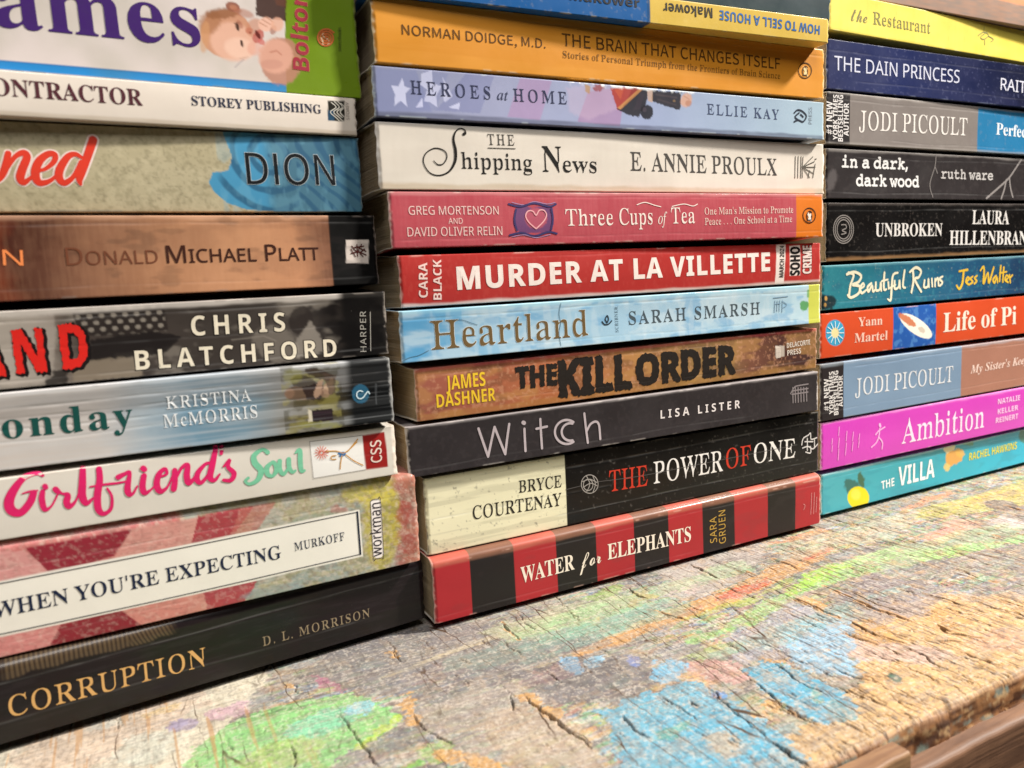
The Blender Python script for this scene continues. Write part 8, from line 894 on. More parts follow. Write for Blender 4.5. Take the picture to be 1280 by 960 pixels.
'villa':[('fill','2ea4b4'),('grad',[(0.1,'4aa8b4'),(55.2,'34a0b0'),(169.7,'2ab0cc')]),('noise',14,5,0.35,'2a8ca0',0.55,2),('poly','2a4c2c',[(29.5,2.5),(27.7,2.3),(25.4,2.9),(22.9,4.2),(20.5,6.0),(18.5,8.2),(17.1,10.4),(16.4,12.3),(16.6,13.9),(17.7,14.8),(19.4,15.0),(21.7,14.4),(24.2,13.1),(26.6,11.3),(28.7,9.2),(30.1,7.0),(30.8,4.9),(30.6,3.4)],1.49,0.75,0.99),('poly','e4d41c',[(34.5,1.5),(33.5,-0.2),(31.6,-1.4),(29.1,-1.9),(26.4,-1.7),(23.6,-0.8),(21.3,0.6),(19.6,2.5),(18.7,4.5),(18.8,6.5),(19.8,8.2),(21.6,9.4),(24.0,9.9),(26.7,9.8),(29.5,8.9),(31.9,7.5),(33.6,5.6),(34.6,3.5)],0.5,1,0.0),('poly','3c5c34',[(31.1,12.7),(31.4,11.2),(31.4,9.9),(31.1,9.0),(30.4,8.5),(29.6,8.5),(28.7,9.1),(27.8,10.0),(27.1,11.3),(26.5,12.8),(26.2,14.2),(26.2,15.5),(26.6,16.4),(27.2,16.9),(28.0,16.9),(28.9,16.4),(29.8,15.4),(30.6,14.1)],1.0,0.9,1.0),('poly','f0e468',[(28.3,5.4),(28.1,4.4),(27.5,3.6),(26.6,3.2),(25.4,3.0),(24.2,3.3),(23.0,3.8),(22.1,4.6),(21.4,5.6),(21.2,6.6),(21.4,7.6),(22.0,8.3),(23.0,8.8),(24.1,8.9),(25.3,8.7),(26.5,8.2),(27.4,7.4),(28.1,6.4)],1.49,0.5,0.0),('poly','dca048',[(111.7,11.6),(111.2,10.1),(109.9,9.0),(107.9,8.3),(105.3,8.2),(102.6,8.6),(100.1,9.5),(98.0,10.8),(96.6,12.4),(96.1,14.0),(96.5,15.4),(97.8,16.6),(99.8,17.2),(102.3,17.4),(105.0,17.0),(107.5,16.1),(109.7,14.8),(111.1,13.2)],1.14,0.95,2.84),('poly','e8d8a0',[(104.3,18.1),(104.0,17.2),(103.2,16.5),(101.9,16.1),(100.3,16.0),(98.6,16.3),(97.0,16.8),(95.7,17.6),(94.8,18.6),(94.5,19.5),(94.8,20.4),(95.6,21.1),(96.8,21.4),(98.4,21.5),(100.1,21.3),(101.7,20.8),(103.1,20.0),(104.0,19.0)],1.13,0.85,1.69),('poly','d8c070',[(100.5,8.0),(100.3,7.2),(99.9,6.6),(99.2,6.2),(98.2,6.1),(97.3,6.3),(96.3,6.7),(95.6,7.3),(95.1,8.1),(94.9,8.8),(95.0,9.6),(95.5,10.2),(96.2,10.6),(97.1,10.7),(98.1,10.5),(99.0,10.1),(99.8,9.5),(100.3,8.8)],0.85,0.9,0.56),('poly','e0b054',[(113.4,12.8),(112.6,12.3),(111.4,12.1),(109.9,12.2),(108.2,12.6),(106.6,13.2),(105.2,14.1),(104.3,15.0),(103.9,15.9),(104.0,16.6),(104.8,17.2),(106.0,17.4),(107.5,17.3),(109.2,16.9),(110.8,16.3),(112.2,15.4),(113.1,14.5),(113.5,13.6)],1.15,0.9,1.15),('poly','5a8c50',[(120.6,18.2),(119.9,17.8),(118.2,17.7),(115.8,17.9),(113.0,18.5),(110.0,19.3),(107.3,20.2),(105.2,21.2),(103.9,22.1),(103.6,22.8),(104.2,23.2),(105.8,23.4),(108.2,23.1),(111.0,22.6),(114.0,21.8),(116.7,20.9),(118.9,19.9),(120.2,19.0)],1.15,0.8,1.15),('poly','406c48',[(177.5,14.6),(177.2,13.0),(176.1,11.7),(174.4,10.9),(172.3,10.6),(170.1,10.9),(167.9,11.8),(166.1,13.1),(164.9,14.7),(164.4,16.4),(164.7,18.0),(165.7,19.3),(167.4,20.1),(169.4,20.4),(171.7,20.1),(173.9,19.2),(175.7,17.9),(177.0,16.3)],1.26,0.8,1.26),('vband','bce4e4',0.97,1.3,0.6),('edge','d0e8e8',0.8)],
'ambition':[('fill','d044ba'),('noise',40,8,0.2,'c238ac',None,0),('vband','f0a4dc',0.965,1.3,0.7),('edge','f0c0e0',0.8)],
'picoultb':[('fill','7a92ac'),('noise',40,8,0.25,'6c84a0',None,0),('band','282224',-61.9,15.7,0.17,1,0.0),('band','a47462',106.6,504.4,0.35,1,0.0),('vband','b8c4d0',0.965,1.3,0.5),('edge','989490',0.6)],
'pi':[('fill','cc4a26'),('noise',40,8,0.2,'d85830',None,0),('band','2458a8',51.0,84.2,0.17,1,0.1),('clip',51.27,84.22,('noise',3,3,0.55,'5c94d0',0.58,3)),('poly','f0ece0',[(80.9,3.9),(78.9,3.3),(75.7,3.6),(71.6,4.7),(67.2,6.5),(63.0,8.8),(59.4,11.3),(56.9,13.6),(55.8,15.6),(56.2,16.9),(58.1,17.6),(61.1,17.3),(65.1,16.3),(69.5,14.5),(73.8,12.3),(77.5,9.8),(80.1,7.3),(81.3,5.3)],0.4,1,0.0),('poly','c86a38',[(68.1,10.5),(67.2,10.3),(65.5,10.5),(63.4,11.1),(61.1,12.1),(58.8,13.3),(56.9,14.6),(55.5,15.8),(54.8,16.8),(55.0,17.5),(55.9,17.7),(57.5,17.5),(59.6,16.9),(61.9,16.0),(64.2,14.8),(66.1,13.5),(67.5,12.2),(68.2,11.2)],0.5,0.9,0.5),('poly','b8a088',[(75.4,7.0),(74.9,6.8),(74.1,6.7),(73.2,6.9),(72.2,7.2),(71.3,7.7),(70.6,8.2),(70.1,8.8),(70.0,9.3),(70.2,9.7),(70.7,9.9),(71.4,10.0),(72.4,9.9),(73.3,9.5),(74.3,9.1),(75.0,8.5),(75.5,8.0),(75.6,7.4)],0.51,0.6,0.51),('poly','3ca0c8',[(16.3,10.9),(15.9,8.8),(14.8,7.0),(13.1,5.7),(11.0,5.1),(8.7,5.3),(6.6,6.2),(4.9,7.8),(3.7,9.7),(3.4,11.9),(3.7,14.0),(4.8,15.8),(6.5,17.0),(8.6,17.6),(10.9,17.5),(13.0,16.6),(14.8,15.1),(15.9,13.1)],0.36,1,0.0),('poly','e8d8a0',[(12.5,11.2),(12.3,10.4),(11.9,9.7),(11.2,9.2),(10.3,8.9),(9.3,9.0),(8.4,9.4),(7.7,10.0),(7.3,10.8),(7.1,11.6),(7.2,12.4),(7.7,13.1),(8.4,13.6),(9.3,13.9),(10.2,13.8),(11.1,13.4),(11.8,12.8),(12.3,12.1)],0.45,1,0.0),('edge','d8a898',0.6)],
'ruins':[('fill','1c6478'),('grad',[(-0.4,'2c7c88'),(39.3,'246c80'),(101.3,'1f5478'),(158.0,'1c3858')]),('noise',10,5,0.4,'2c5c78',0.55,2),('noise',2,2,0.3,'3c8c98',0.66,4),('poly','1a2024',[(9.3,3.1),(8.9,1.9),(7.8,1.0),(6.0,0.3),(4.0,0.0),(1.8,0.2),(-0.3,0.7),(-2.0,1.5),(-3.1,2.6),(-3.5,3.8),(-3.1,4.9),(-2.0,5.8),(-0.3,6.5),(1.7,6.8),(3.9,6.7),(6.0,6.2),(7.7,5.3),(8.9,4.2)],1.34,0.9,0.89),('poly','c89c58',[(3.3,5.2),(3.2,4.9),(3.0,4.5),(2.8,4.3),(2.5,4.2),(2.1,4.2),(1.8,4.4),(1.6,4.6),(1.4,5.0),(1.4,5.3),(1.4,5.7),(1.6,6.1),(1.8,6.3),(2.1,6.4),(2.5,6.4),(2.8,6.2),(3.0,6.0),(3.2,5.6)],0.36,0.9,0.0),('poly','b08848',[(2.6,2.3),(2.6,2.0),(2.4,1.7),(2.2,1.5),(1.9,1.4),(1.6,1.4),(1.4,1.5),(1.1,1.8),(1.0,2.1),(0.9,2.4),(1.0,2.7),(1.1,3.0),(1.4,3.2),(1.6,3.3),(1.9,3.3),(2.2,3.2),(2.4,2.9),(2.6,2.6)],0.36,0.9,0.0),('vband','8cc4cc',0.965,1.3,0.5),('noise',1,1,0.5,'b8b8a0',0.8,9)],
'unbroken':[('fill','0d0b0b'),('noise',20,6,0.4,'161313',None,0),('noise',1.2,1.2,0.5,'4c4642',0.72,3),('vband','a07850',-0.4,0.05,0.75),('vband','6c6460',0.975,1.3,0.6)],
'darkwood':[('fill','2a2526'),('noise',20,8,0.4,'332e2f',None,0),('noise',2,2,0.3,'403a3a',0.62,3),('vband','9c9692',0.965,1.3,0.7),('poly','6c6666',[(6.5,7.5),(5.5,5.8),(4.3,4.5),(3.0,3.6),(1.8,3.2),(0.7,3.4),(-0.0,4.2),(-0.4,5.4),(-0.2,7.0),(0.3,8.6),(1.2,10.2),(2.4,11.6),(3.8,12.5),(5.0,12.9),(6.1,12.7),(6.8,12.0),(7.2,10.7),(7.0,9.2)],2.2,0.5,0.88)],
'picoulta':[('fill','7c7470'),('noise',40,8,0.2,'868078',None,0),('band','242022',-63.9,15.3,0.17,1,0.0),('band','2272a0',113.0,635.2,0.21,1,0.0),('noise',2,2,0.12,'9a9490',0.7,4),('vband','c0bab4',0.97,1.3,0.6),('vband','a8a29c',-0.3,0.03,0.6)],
'dain':[('fill','1e2650'),('grad',[(0.7,'2c3258'),(46.5,'202a58'),(149.4,'161a34')]),('noise',20,8,0.4,'2a2e52',0.5,2),('noise',1.2,1.2,0.4,'5c6084',0.72,3),('edge','8088a0',0.5)],
'restaurant':[('fill','e2cf5a'),('noise',2,60,0.2,'d0bc48',0.55,2),('noise',40,8,0.25,'ecdc78',None,0),('vline','a89c38',[46.81,71.5,88.45,101.98,133.43],0.2,0.4),('vband','b8a838',-0.3,0.05,0.5),('edge','e8e4a8',0.5)],
'peach':[('fill','dc9870'),('noise',40,8,0.2,'e0a47c',None,0),('vband','8c8078',-0.5,0.42,0.95)],
}

LABELS = {
'names': 'white book with a laughing baby face and bright green end panel on its spine',
'storey': 'thin white book with a small dark wave emblem, right below the baby face book',
'dion': 'beige book with swirling blue waves around thin black capitals on its spine',
'platt': 'copper brown book with dark small capitals and a black end with white square',
'blatchford': 'black and white photo book with big red letters and cream bold capitals',
'monday': 'pale silver blue book with dark teal serif title and a seated figure',
'girlfriend': 'white book with hot pink brush lettering and a dark red end label',
'expecting': 'thick quilt patterned red and yellow book with a framed white title panel',
'corruption': 'black book with gold serif capitals lying on the table, lowest of the nearest stack',
'elephants': 'red and black striped book lying directly on the painted table',
'power': 'thick black book with cream left end and red and white capitals',
'witch': 'charcoal book with thin hand drawn pale lettering and a crescent moon',
'kill': 'rusty orange brown book with rough black block letters and yellow author name',
'heartland': 'sky blue book with bronze serif title and a yellow right end',
'murder': 'bright red book with bold white capitals and a white date strip',
'cups': 'rose pink book with a small heart emblem and an orange right end',
'shipping': 'off white book with black curling calligraphic title, in the middle stack',
'heroes': 'lavender blue book with faded flag stars and stripes and a cropped uniform',
'brain': 'plain orange book with thin brown capitals along its whole spine',
'makower': 'thin yellow book with upside down blue lettering and a blue left half',
'teal': 'dark teal book without visible lettering, topmost of the middle stack',
'villa': 'turquoise book with a yellow lemon and orange flowers lying on the table',
'ambition': 'vivid magenta book with pale pink title, second from the table',
'picoultb': 'slate blue and brown book with white capitals, under the orange book with a canoe',
'pi': 'orange red book with a blue square showing a white canoe',
'ruins': 'deep teal book with cream brush lettering and gold handwritten author name',
'unbroken': 'black book with white condensed capitals and a grey oval seal at its end',
'darkwood': 'dark grey book with white typewriter lettering and bare twigs',
'picoulta': 'grey and bright blue book with white capitals above the typewriter lettered one',
'dain': 'navy blue book with pale lavender capitals, below the yellow book with creases',
'restaurant': 'lemon yellow book with faint grey title and fine vertical creases',
'peach': 'peach coloured book with a grey lower edge, topmost at the far right corner'}
GROUP = {'L': 'books in the nearest stack on the left', 'M': 'books in the middle stack', 'R': 'books in the far stack on the right'}
FINISH = {'names': 'gloss', 'storey': 'gloss', 'blatchford': 'gloss', 'monday': 'gloss', 'girlfriend': 'satin', 'platt': 'satin', 'dion': 'satin',
          'corruption': 'gloss', 'expecting': 'satin', 'power': 'gloss', 'witch': 'matte', 'elephants': 'satin', 'kill': 'satin', 'shipping': 'satin',
          'pi': 'satin', 'villa': 'gloss', 'ambition': 'gloss', 'unbroken': 'gloss', 'dain': 'gloss', 'darkwood': 'satin', 'makower': 'gloss'}


# long reading creases: height on the spine, start, end (fractions), strength
CREASES = {'monday': [(.80, .1, 1, 1), (.66, .3, 1, .9), (.52, .2, .9, .8), (.36, .4, 1, .5)], 'power': [(.18, .28, 1, .8), (.82, .3, 1, .6), (.45, 0, .4, .4)],
           'kill': [(.85, 0, .7, .5), (.2, .2, 1, .5)], 'blatchford': [(.86, .35, .9, .8), (.1, .3, 1, .6), (.5, .4, .9, .3)], 'expecting': [(.84, .3, 1, .6), (.14, .4, 1, .4)],
           'heartland': [(.86, 0, 1, .6), (.12, .2, 1, .4)], 'corruption': [(.88, .3, 1, .7), (.3, .3, .9, .4)], 'unbroken': [(.88, 0, .9, .6), (.15, 0, 1, .5)],
           'dain': [(.8, 0, .9, .4), (.2, .1, 1, .4)], 'picoultb': [(.9, .1, 1, .6), (.15, 0, .8, .4)], 'picoulta': [(.88, 0, .9, .5), (.1, .2, 1, .4)], 'brain': [(.88, .1, 1, .4)],
           'murder': [(.9, .2, 1, .35)], 'platt': [(.9, .3, 1, .5), (.12, .4, 1, .3)], 'witch': [(.14, 0, .8, .3)], 'cups': [(.12, 0, 1, .4), (.9, .2, 1, .4)], 'girlfriend': [(.5, .5, 1, .15)],
           'elephants': [(.88, .2, 1, .4), (.1, 0, .6, .3)], 'villa': [(.85, 0, 1, .5)], 'ruins': [(.15, 0, 1, .4)], 'darkwood': [(.12, 0, 1, .5), (.86, .1, 1, .4)]}


def paint(prims, U, V, t, length, seed):
    C = np.zeros(U.shape + (3,))

    def blend(mask, col):
        C[:] = C * (1 - mask[..., None]) + np.asarray(col) * mask[..., None]

    def apply(p, clip=None):
        k = p[0]
        one = 1.0 if clip is None else clip
        if k == 'fill':
            blend(np.ones(U.shape), lin(p[1]))
        elif k == 'grad':
            xs = np.array([s[0] for s in p[1]])
            cs = np.array([lin(s[1]) for s in p[1]])
            uu = U + (fbm(U / 12, V / 6, seed + 5) - 0.5) * 10
            for j in range(3):
                C[..., j] = np.interp(uu, xs, cs[:, j])
        elif k == 'noise':
            _, su, sv, amt, col, th, sd = p
            f = fbm(U / su, V / sv, seed + 100 + sd)
            m = sstep(0.25, 0.75, f) if th is None else sstep(th - 0.07, th + 0.09, f)
            blend(m * amt * one, lin(col))
        elif k == 'poly':
            _, col, pts, soft, a, rough = p
            d = sdist_poly(pts, U, V)
            if rough:
                d = d + (fbm(U / max(rough * 1.6, 0.5), V / max(rough * 1.6, 0.5), seed + 61, 3) - 0.5) * rough * 2
            s = max(soft, 0.25)
            blend(sstep(s * 0.5, -s * 0.5, d) * a * one, lin(col))
        elif k in ('line', 'hline'):
            _, col, w, pts, soft, a = p
            d = dist_line(pts, U, V) - w / 2
            blend(sstep(max(soft, 0.2), -0.1, d) * a * one, lin(col))
        elif k == 'band':
            _, col, a0, a1, soft, a, rough = p
            uu = U + ((fbm(V / 2.0, U / 8, seed + 41, 3) - 0.5) * rough * 2 if rough else 0)
            s = max(soft, 0.2)
            blend(sstep(a0 - s / 2, a0 + s / 2, uu) * sstep(a1 + s / 2, a1 - s / 2, uu) * a, lin(col))
        elif k == 'vband':  # pale bands along the upper fold paint its highlight into the cover
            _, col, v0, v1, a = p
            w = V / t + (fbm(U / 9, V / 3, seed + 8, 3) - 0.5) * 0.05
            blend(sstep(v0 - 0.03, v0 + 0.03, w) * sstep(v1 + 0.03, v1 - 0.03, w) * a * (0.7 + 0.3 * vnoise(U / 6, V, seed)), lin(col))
        elif k == 'edge':
            _, col, w = p
            e = np.minimum(U, length - U)
            nz = fbm(U / 1.3, V / 1.3, seed + 77, 3)
            m = sstep(w * 1.1, 0.0, e + (nz - 0.5) * w * 2.0)
            f = np.minimum(np.abs(V - t), np.abs(V))
            m2 = sstep(0.55, 0.0, f) * sstep(0.60, 0.72, fbm(U / 5, V / 2, seed + 99, 3)) * 0.6
            blend(np.maximum(m * 0.9, m2), lin(col))
        elif k == 'hatch':
            _, c1, c2, u0, u1, v0, v1, per, sl = p
            w = V / t + (vnoise(U / 3, V * 0, seed) - 0.5) * 0.06
            m = sstep(u0 - 1, u0 + 2, U) * sstep(u1 + 2, u1 - 2, U) * sstep(v0 - 0.03, v0 + 0.01, w) * sstep(v1 + .05, v1, w)
            hh = 0.5 + 0.5 * np.sin((U + sl * V) / per * 2 * math.pi + 1.3 * vnoise(U / 4, V / 3, seed + 3))
            col = lin(c2) * (1 - hh[..., None]) + lin(c1) * hh[..., None]
            blend(m, col)
        elif k == 'checker':
            _, col, A, B = p
            m = (sstep(A[0], A[0] + 1, U) * sstep(B[0], B[0] - 1, U) * sstep(B[1] - .3, B[1] + 1, V))
            a = 0.5 + 0.5 * np.sin(U * 2.1 + np.floor(V / 1.9) * math.pi)
            bb = np.abs(np.sin(V / 1.9 * math.pi))
            blend(m * sstep(0.35, 0.7, a * bb) * 0.9, lin(col))
        elif k == 'swirl':
            _, col, A, B, a = p
            cu, cv = A[0] + 3, B[1] + 1
            x = U - cu
            y = V - 8
            ph = np.where(x < 22, np.hypot(x - 14, y - 9) / 1.9, (x + 0.55 * y + 6 * np.sin(y / 7.0)) / 2.1)
            w = np.sin(ph * 2.2 + 2.5 * fbm(U / 9, V / 7, seed + 2, 3))
            inside = sstep(A[0] + 1, A[0] + 5, U + 2 * np.sin(V / 4))
            blend(sstep(0.1, 0.8, w) * inside * a * sstep(0.03, 0.09, C[..., 2] - C[..., 0]), lin(col))
        elif k == 'clip':
            _, u0, u1, q = p
            apply(q, sstep(u0 - 0.1, u0 + 0.1, U) * sstep(u1 + 0.1, u1 - 0.1, U))
        elif k == 'vline':
            _, col, us, w, a = p
            for i, u0 in enumerate(us):
                blend(sstep(w, 0, np.abs(U - u0 + (vnoise(V / 3, U * 0 + i, seed) - 0.5) * 0.6)) * a * sstep(0.25, 0.6, vnoise(V / 4 + i * 7, U * 0, seed + i)), lin(col))
        elif k == 'hwhite':
            _, col, u0, u1 = p
            nz = fbm(U / 1.4, V / 1.0, seed + 12, 3)
            blend(sstep(u0, u0 + 2, U) * sstep(u1, u1 - 2, U) * sstep(t * 0.93, t * 1.02, V + (nz - 0.5) * 2.0) * sstep(.35, .5, nz), lin(col))
    for p in prims:
        apply(p)
    return np.clip(C, 0.0, 1.0)


def build_book(key, idx):
    st, x, y, z, yaw, length, t, gb, ga = BOOKS[key]
    rnd = np.random.RandomState(100 + idx)
    root = bpy.data.objects.new('paperback_book', None)
    root.empty_display_size = 0.02
    COL.objects.link(root)
    root.location = (x * MM, y * MM, z * MM)
    root.rotation_euler = (0, 0, yaw)
    root['label'] = LABELS[key]
    root['category'] = 'book'
    root['group'] = GROUP[st]
    depth = 132.0 + rnd.uniform(-4, 8)
    bulge = rnd.uniform(-0.35, 0.45)
    warp = rnd.uniform(0.10, 0.22)

    # visible span of the spine gets the fine grid
    if st == 'L':
        fine0, fine1 = max(0, length - 142), length
    elif st == 'M':
        fine0, fine1 = 0, length
    else:
        fine0, fine1 = 0, min(length, 192)
    step = 0.36 if st != 'R' else 0.42
    us = np.arange(fine0, fine1 + 1e-6, step)
    us[-1] = fine1
    if fine0 > 0:
        us = np.r_[np.arange(0, fine0 - 2, 4.0), us]
    if fine1 < length:
        us = np.r_[us, np.arange(fine1 + 4, length - 2, 4.0), length]

    # profile: (depth, height, art v)
    prof = []
    full_top = key in ('corruption', 'expecting', 'elephants')
    la = ga if full_top else min(ga * .35, 0.22)       # lip of the spine, the block swells behind it
    lb = min(gb * .35, 0.22)
    ry_t = min(3.6, 1.3 + ga) if full_top else 1.0
    ry_b = 1.0
    deep = [depth, depth * 0.6, 48, 36, 30, 24, 16, 8, 5.0]
    for d in deep:
        if d > ry_t + .3:
            k = 1 if full_top else sstep(5.0, 24.0, d)
            prof.append((d, t + la + (ga - la) * k, t + ga + (d - ry_t)))
    for a in np.linspace(90, 0, 8):
        r_ = math.radians(a)
        prof.append((ry_t * (1 - math.cos(r_)), t + la * math.sin(r_), t + (la + ry_t) / 2 * 1.15 * (a / 90)))
    nv = max(8, int(t / 0.34))
    for v in np.linspace(t, 0, nv + 1)[1:-1]:
        prof.append((0.0, v, v))
    for a in np.linspace(0, 90, 8):
        r_ = math.radians(a)
        prof.append((ry_b * (1 - math.cos(r_)), -lb * math.sin(r_), -(lb + ry_b) / 2 * 1.15 * (a / 90)))
    for d in deep[::-1]:
        if d > ry_b + .3:
            prof.append((d, -lb - (gb - lb) * (sstep(22.0, 45.0, d) if z < 4 else sstep(5.0, 24.0, d)), -gb - (d - ry_b)))
    prof = np.array(prof)
    npf = len(prof)
    nu = len(us)
    Ug, Kg = np.meshgrid(us, np.arange(npf), indexing='ij')
    D = prof[Kg, 0]
    Z = prof[Kg, 1]
    V = prof[Kg, 2]
    front = sstep(6.0, 0.0, D)

    cr = CREASES.get(key, [])

    def creases(U_, V_):
        m = np.zeros(np.shape(U_))
        for k_, (v0, u0, u1, s_) in enumerate(cr):
            vv = v0 * t + (fbm(U_ / 40.0, V_ * 0 + k_, idx + 11, 3) - 0.5) * 1.6
            m = np.maximum(m, sstep(0.42, 0.05, np.abs(V_ - vv)) * sstep(u0 * length - 6, u0 * length + 6, U_) * sstep(u1 * length + 6, u1 * length - 6, U_) * (0.35 + 0.65 * sstep(.3, .6, fbm(U_ / 7.0, V_ * 0 + k_, idx + 12, 3))) * s_)
        return m

    def relief(U_, V_):
        w = (fbm(U_ / 45.0, V_ / 14.0, idx * 7 + 3, 2) - 0.5) * warp * 2
        return w - bulge * (1 - (2 * np.clip(V_ / t, 0, 1) - 1) ** 2) + max(bulge, 0) - creases(U_, V_) * -0.16
    Yd = D + relief(Ug, V) * front
    # end corners a little scuffed back
    e = np.minimum(Ug, length - Ug)
    Yd = Yd + sstep(1.2, 0, e) * 0.5 * front * (0.4 + vnoise(V / 1.5, Ug * 0, idx))
    Ue = Ug + np.where(Ug < 0.01, (vnoise(V / 1.8, V * 0, idx + 5) - 0.5) * 0.5, 0) + np.where(Ug > length - 0.01, (vnoise(V / 1.8, V * 0 + 3, idx + 6) - 0.5) * 0.5, 0)
    outer = np.stack([Ue, Yd, Z], -1) * MM
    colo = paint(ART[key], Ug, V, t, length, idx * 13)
    if cr:
        cm = (creases(Ug, V) * 0.55 * (D < 2))[..., None]
        colo = colo * (1 - cm) + np.minimum(colo * 1.2 + 0.16, 0.75) * cm
    # inner sheet (card thickness), coarse along the length
    th = 0.32
    cent = np.array([[30.0, t / 2]])
    pin = prof[:, :2].copy()
    pin[:, 0] += np.where(prof[:, 0] < 4.5, th * np.clip(1 - prof[:, 0] / 4.5, 0, 1), 0)
    pin[:, 1] += np.where(prof[:, 1] > t - 0.01, -th, 0) + np.where(prof[:, 1] < 0.01, th, 0)
    inner = np.zeros((2, npf, 3))
    for i, u in enumerate((0.0, length)):
        inner[i, :, 0] = outer[0 if i == 0 else -1, :, 0] / MM
        inner[i, :, 1] = pin[:, 0] + (Yd[0 if i == 0 else -1] - D[0]) * front[0]
        inner[i, :, 2] = pin[:, 1]
    inner *= MM
    verts = np.vstack([outer.reshape(-1, 3), inner.reshape(-1, 3)])
    cols = np.vstack([colo.reshape(-1, 3), np.tile(lin('cfc4b0'), (2 * npf, 1))])
    idg = np.arange(nu * npf).reshape(nu, npf)
    f = np.stack([idg[:-1, :-1], idg[:-1, 1:], idg[1:, 1:], idg[1:, :-1]], -1).reshape(-1, 4)
    ii = nu * npf + np.arange(2 * npf).reshape(2, npf)
    fi = np.stack([ii[0, :-1], ii[1, :-1], ii[1, 1:], ii[0, 1:]], -1)
    fe0 = np.stack([idg[0, :-1], ii[0, :-1], ii[0, 1:], idg[0, 1:]], -1)
    fe1 = np.stack([idg[-1, :-1], idg[-1, 1:], ii[1, 1:], ii[1, :-1]], -1)
    faces = np.vstack([f, fi, fe0, fe1])
    midx = np.r_[np.zeros(len(f)), np.ones(len(fi) + len(fe0) + len(fe1))].astype(int)
    fin = FINISH.get(key, 'satin')
    cover = mesh_obj('cover', verts, faces, [COVER[fin], CARD], root, midx, True, cols)

    # page block
    zs = np.linspace(0, 1, 12)
    pv = []
    pf = []
    zlo = [-lb, -lb, -gb, -gb]
    zhi = [t + la, t + la, t + ga, t + ga]
    ys = [1.3, 6.0, 46.0, depth - 1.5]
    for ue, s in ((0.35, 1), (length - 0.35, -1)):
        for zf in zs:
            zz = zf * t
            w = (vnoise(np.array([zz * 0.9]), np.array([idx * 1.0]), 4)[0] - 0.5) * 0.5
            for yy, za, zb_ in zip(ys, zlo, zhi):
                pv.append((ue + s * (0.25 + w * 0.6), yy + (0.8 if zf < 0.01 or zf > 0.99 else 0) * (yy < 2), za + th + .05 + zf * (zb_ - za - 2 * th - .1)))
    a, bq = len(zs), len(ys)
    for i in range(a - 1):
        for j in range(bq - 1):
            k = i * bq + j
            pf.append([k, k + bq, k + bq + 1, k + 1])
            k += a * bq
            pf.append([k, k + 1, k + bq + 1, k + bq])
    o2 = a * bq
    for i in range(a - 1):
        k = i * bq
        pf.append([k, k + o2, k + bq + o2, k + bq])
        k += bq - 1
        pf.append([k, k + bq, k + bq + o2, k + o2])
    for j in range(bq - 1):
        k = j
        pf.append([k, k + 1, k + 1 + o2, k + o2])
        k += (a - 1) * bq
        pf.append([k, k + o2, k + 1 + o2, k + 1])
    mesh_obj('page_block', np.array(pv) * MM, pf, [PAGES], root, None, False)

    # lettering and printed marks, laid on the spine
    parts = {}

    def add(part, verts2, faces2, col, lift):
        if not len(verts2):
            return
        parts.setdefault(part, []).append((verts2, faces2, col, lift))

    for k, (part, text, fnt, col, u0, v0, ang, L, cap, o) in enumerate(TEXTS.get(key, [])):
        g, w = layout(text, fnt, o.get('tr', 0), o.get('sc', 0), o.get('pre', ''))
        sy = cap / 0.72
        sx = L / w
        ca, sa = math.cos(ang), math.sin(ang)

        def place(cs, du=0, dv=0):
            return [np.stack([u0 + du + ca * c[:, 0] * sx - sa * c[:, 1] * sy, v0 + dv + sa * c[:, 0] * sx + ca * c[:, 1] * sy], 1) for c in cs]
        for gi, cs in enumerate(g):
            if not cs:
                continue
            bold = o.get('bold', 0)
            c2 = cs
            if o.get('rough'):
                c3 = []
                for c in c2:
                    dense = []
                    for p, q in zip(c, np.roll(c, -1, 0)):
                        m = max(1, int(np.linalg.norm(q - p) / 0.03))
                        dense += [p + (q - p) * i / m for i in range(m)]
                    dense = np.array(dense)
                    jit = np.stack([vnoise(dense[:, 0] * 26, dense[:, 1] * 26, gi), vnoise(dense[:, 0] * 26, dense[:, 1] * 26, gi + 9)], 1) - 0.5
                    c3.append(dense + jit * 0.05)
                c2 = c3
            c2 = place(c2)
            v, fc = fill_loops(c2)
            add(part, v, fc, col, 0.10)
            bw = bold * (sx + sy) / 2
            if bold:
                for c in c2:
                    v, fc = outline_band(c, bw)
                    add(part, v, fc, col, 0.105)
            if 'halo' in o:
                hs = np.array(o.get('hs', (0, 0)))
                for c in c2:
                    v, fc = outline_band(c + hs, bw + o['halo'][1])
                    add(part, v, fc, o['halo'][0], 0.06)
                if hs.any():
                    v, fc = fill_loops([c + hs for c in c2])
                    add(part, v, fc, o['halo'][0], 0.065)
    npart = 0
    for part, col, w, strokes, o in STROKES.get(key, []):
        if o.get('clip'):
            npart += 1
            part = part + '|%d' % npart
        for k, s in enumerate(strokes):
            if len(s) < 1:
                continue
            v, fc = ribbon(s, w)
            add(part, v, fc, col, 0.12 + 0.004 * k)
            if 'halo' in o:
                v, fc = ribbon(s, w + o['halo'][1])
                add(part, v, fc, o['halo'][0], 0.04 + 0.003 * k)
    for part, items in parts.items():
        vs = []
        fs = []
        mi = []
        cols_ = []
        base = 0
        for v, fc, col, lift in items:
            if col not in cols_:
                cols_.append(col)
            uu, vv = v[:, 0].astype(float), v[:, 1].astype(float)
            yd = relief(uu, vv) - lift
            over = np.maximum(vv - t, 0)
            yd += np.where(over > 0, ry_t * (1 - np.sqrt(np.clip(1 - (over / max(la, .1)) ** 2, 0, 1))), 0)
            vs.append(np.stack([uu, yd, vv], 1))
            fs += [[i + base for i in q] for q in fc]
            mi += [cols_.index(col)] * len(fc)
            base += len(v)
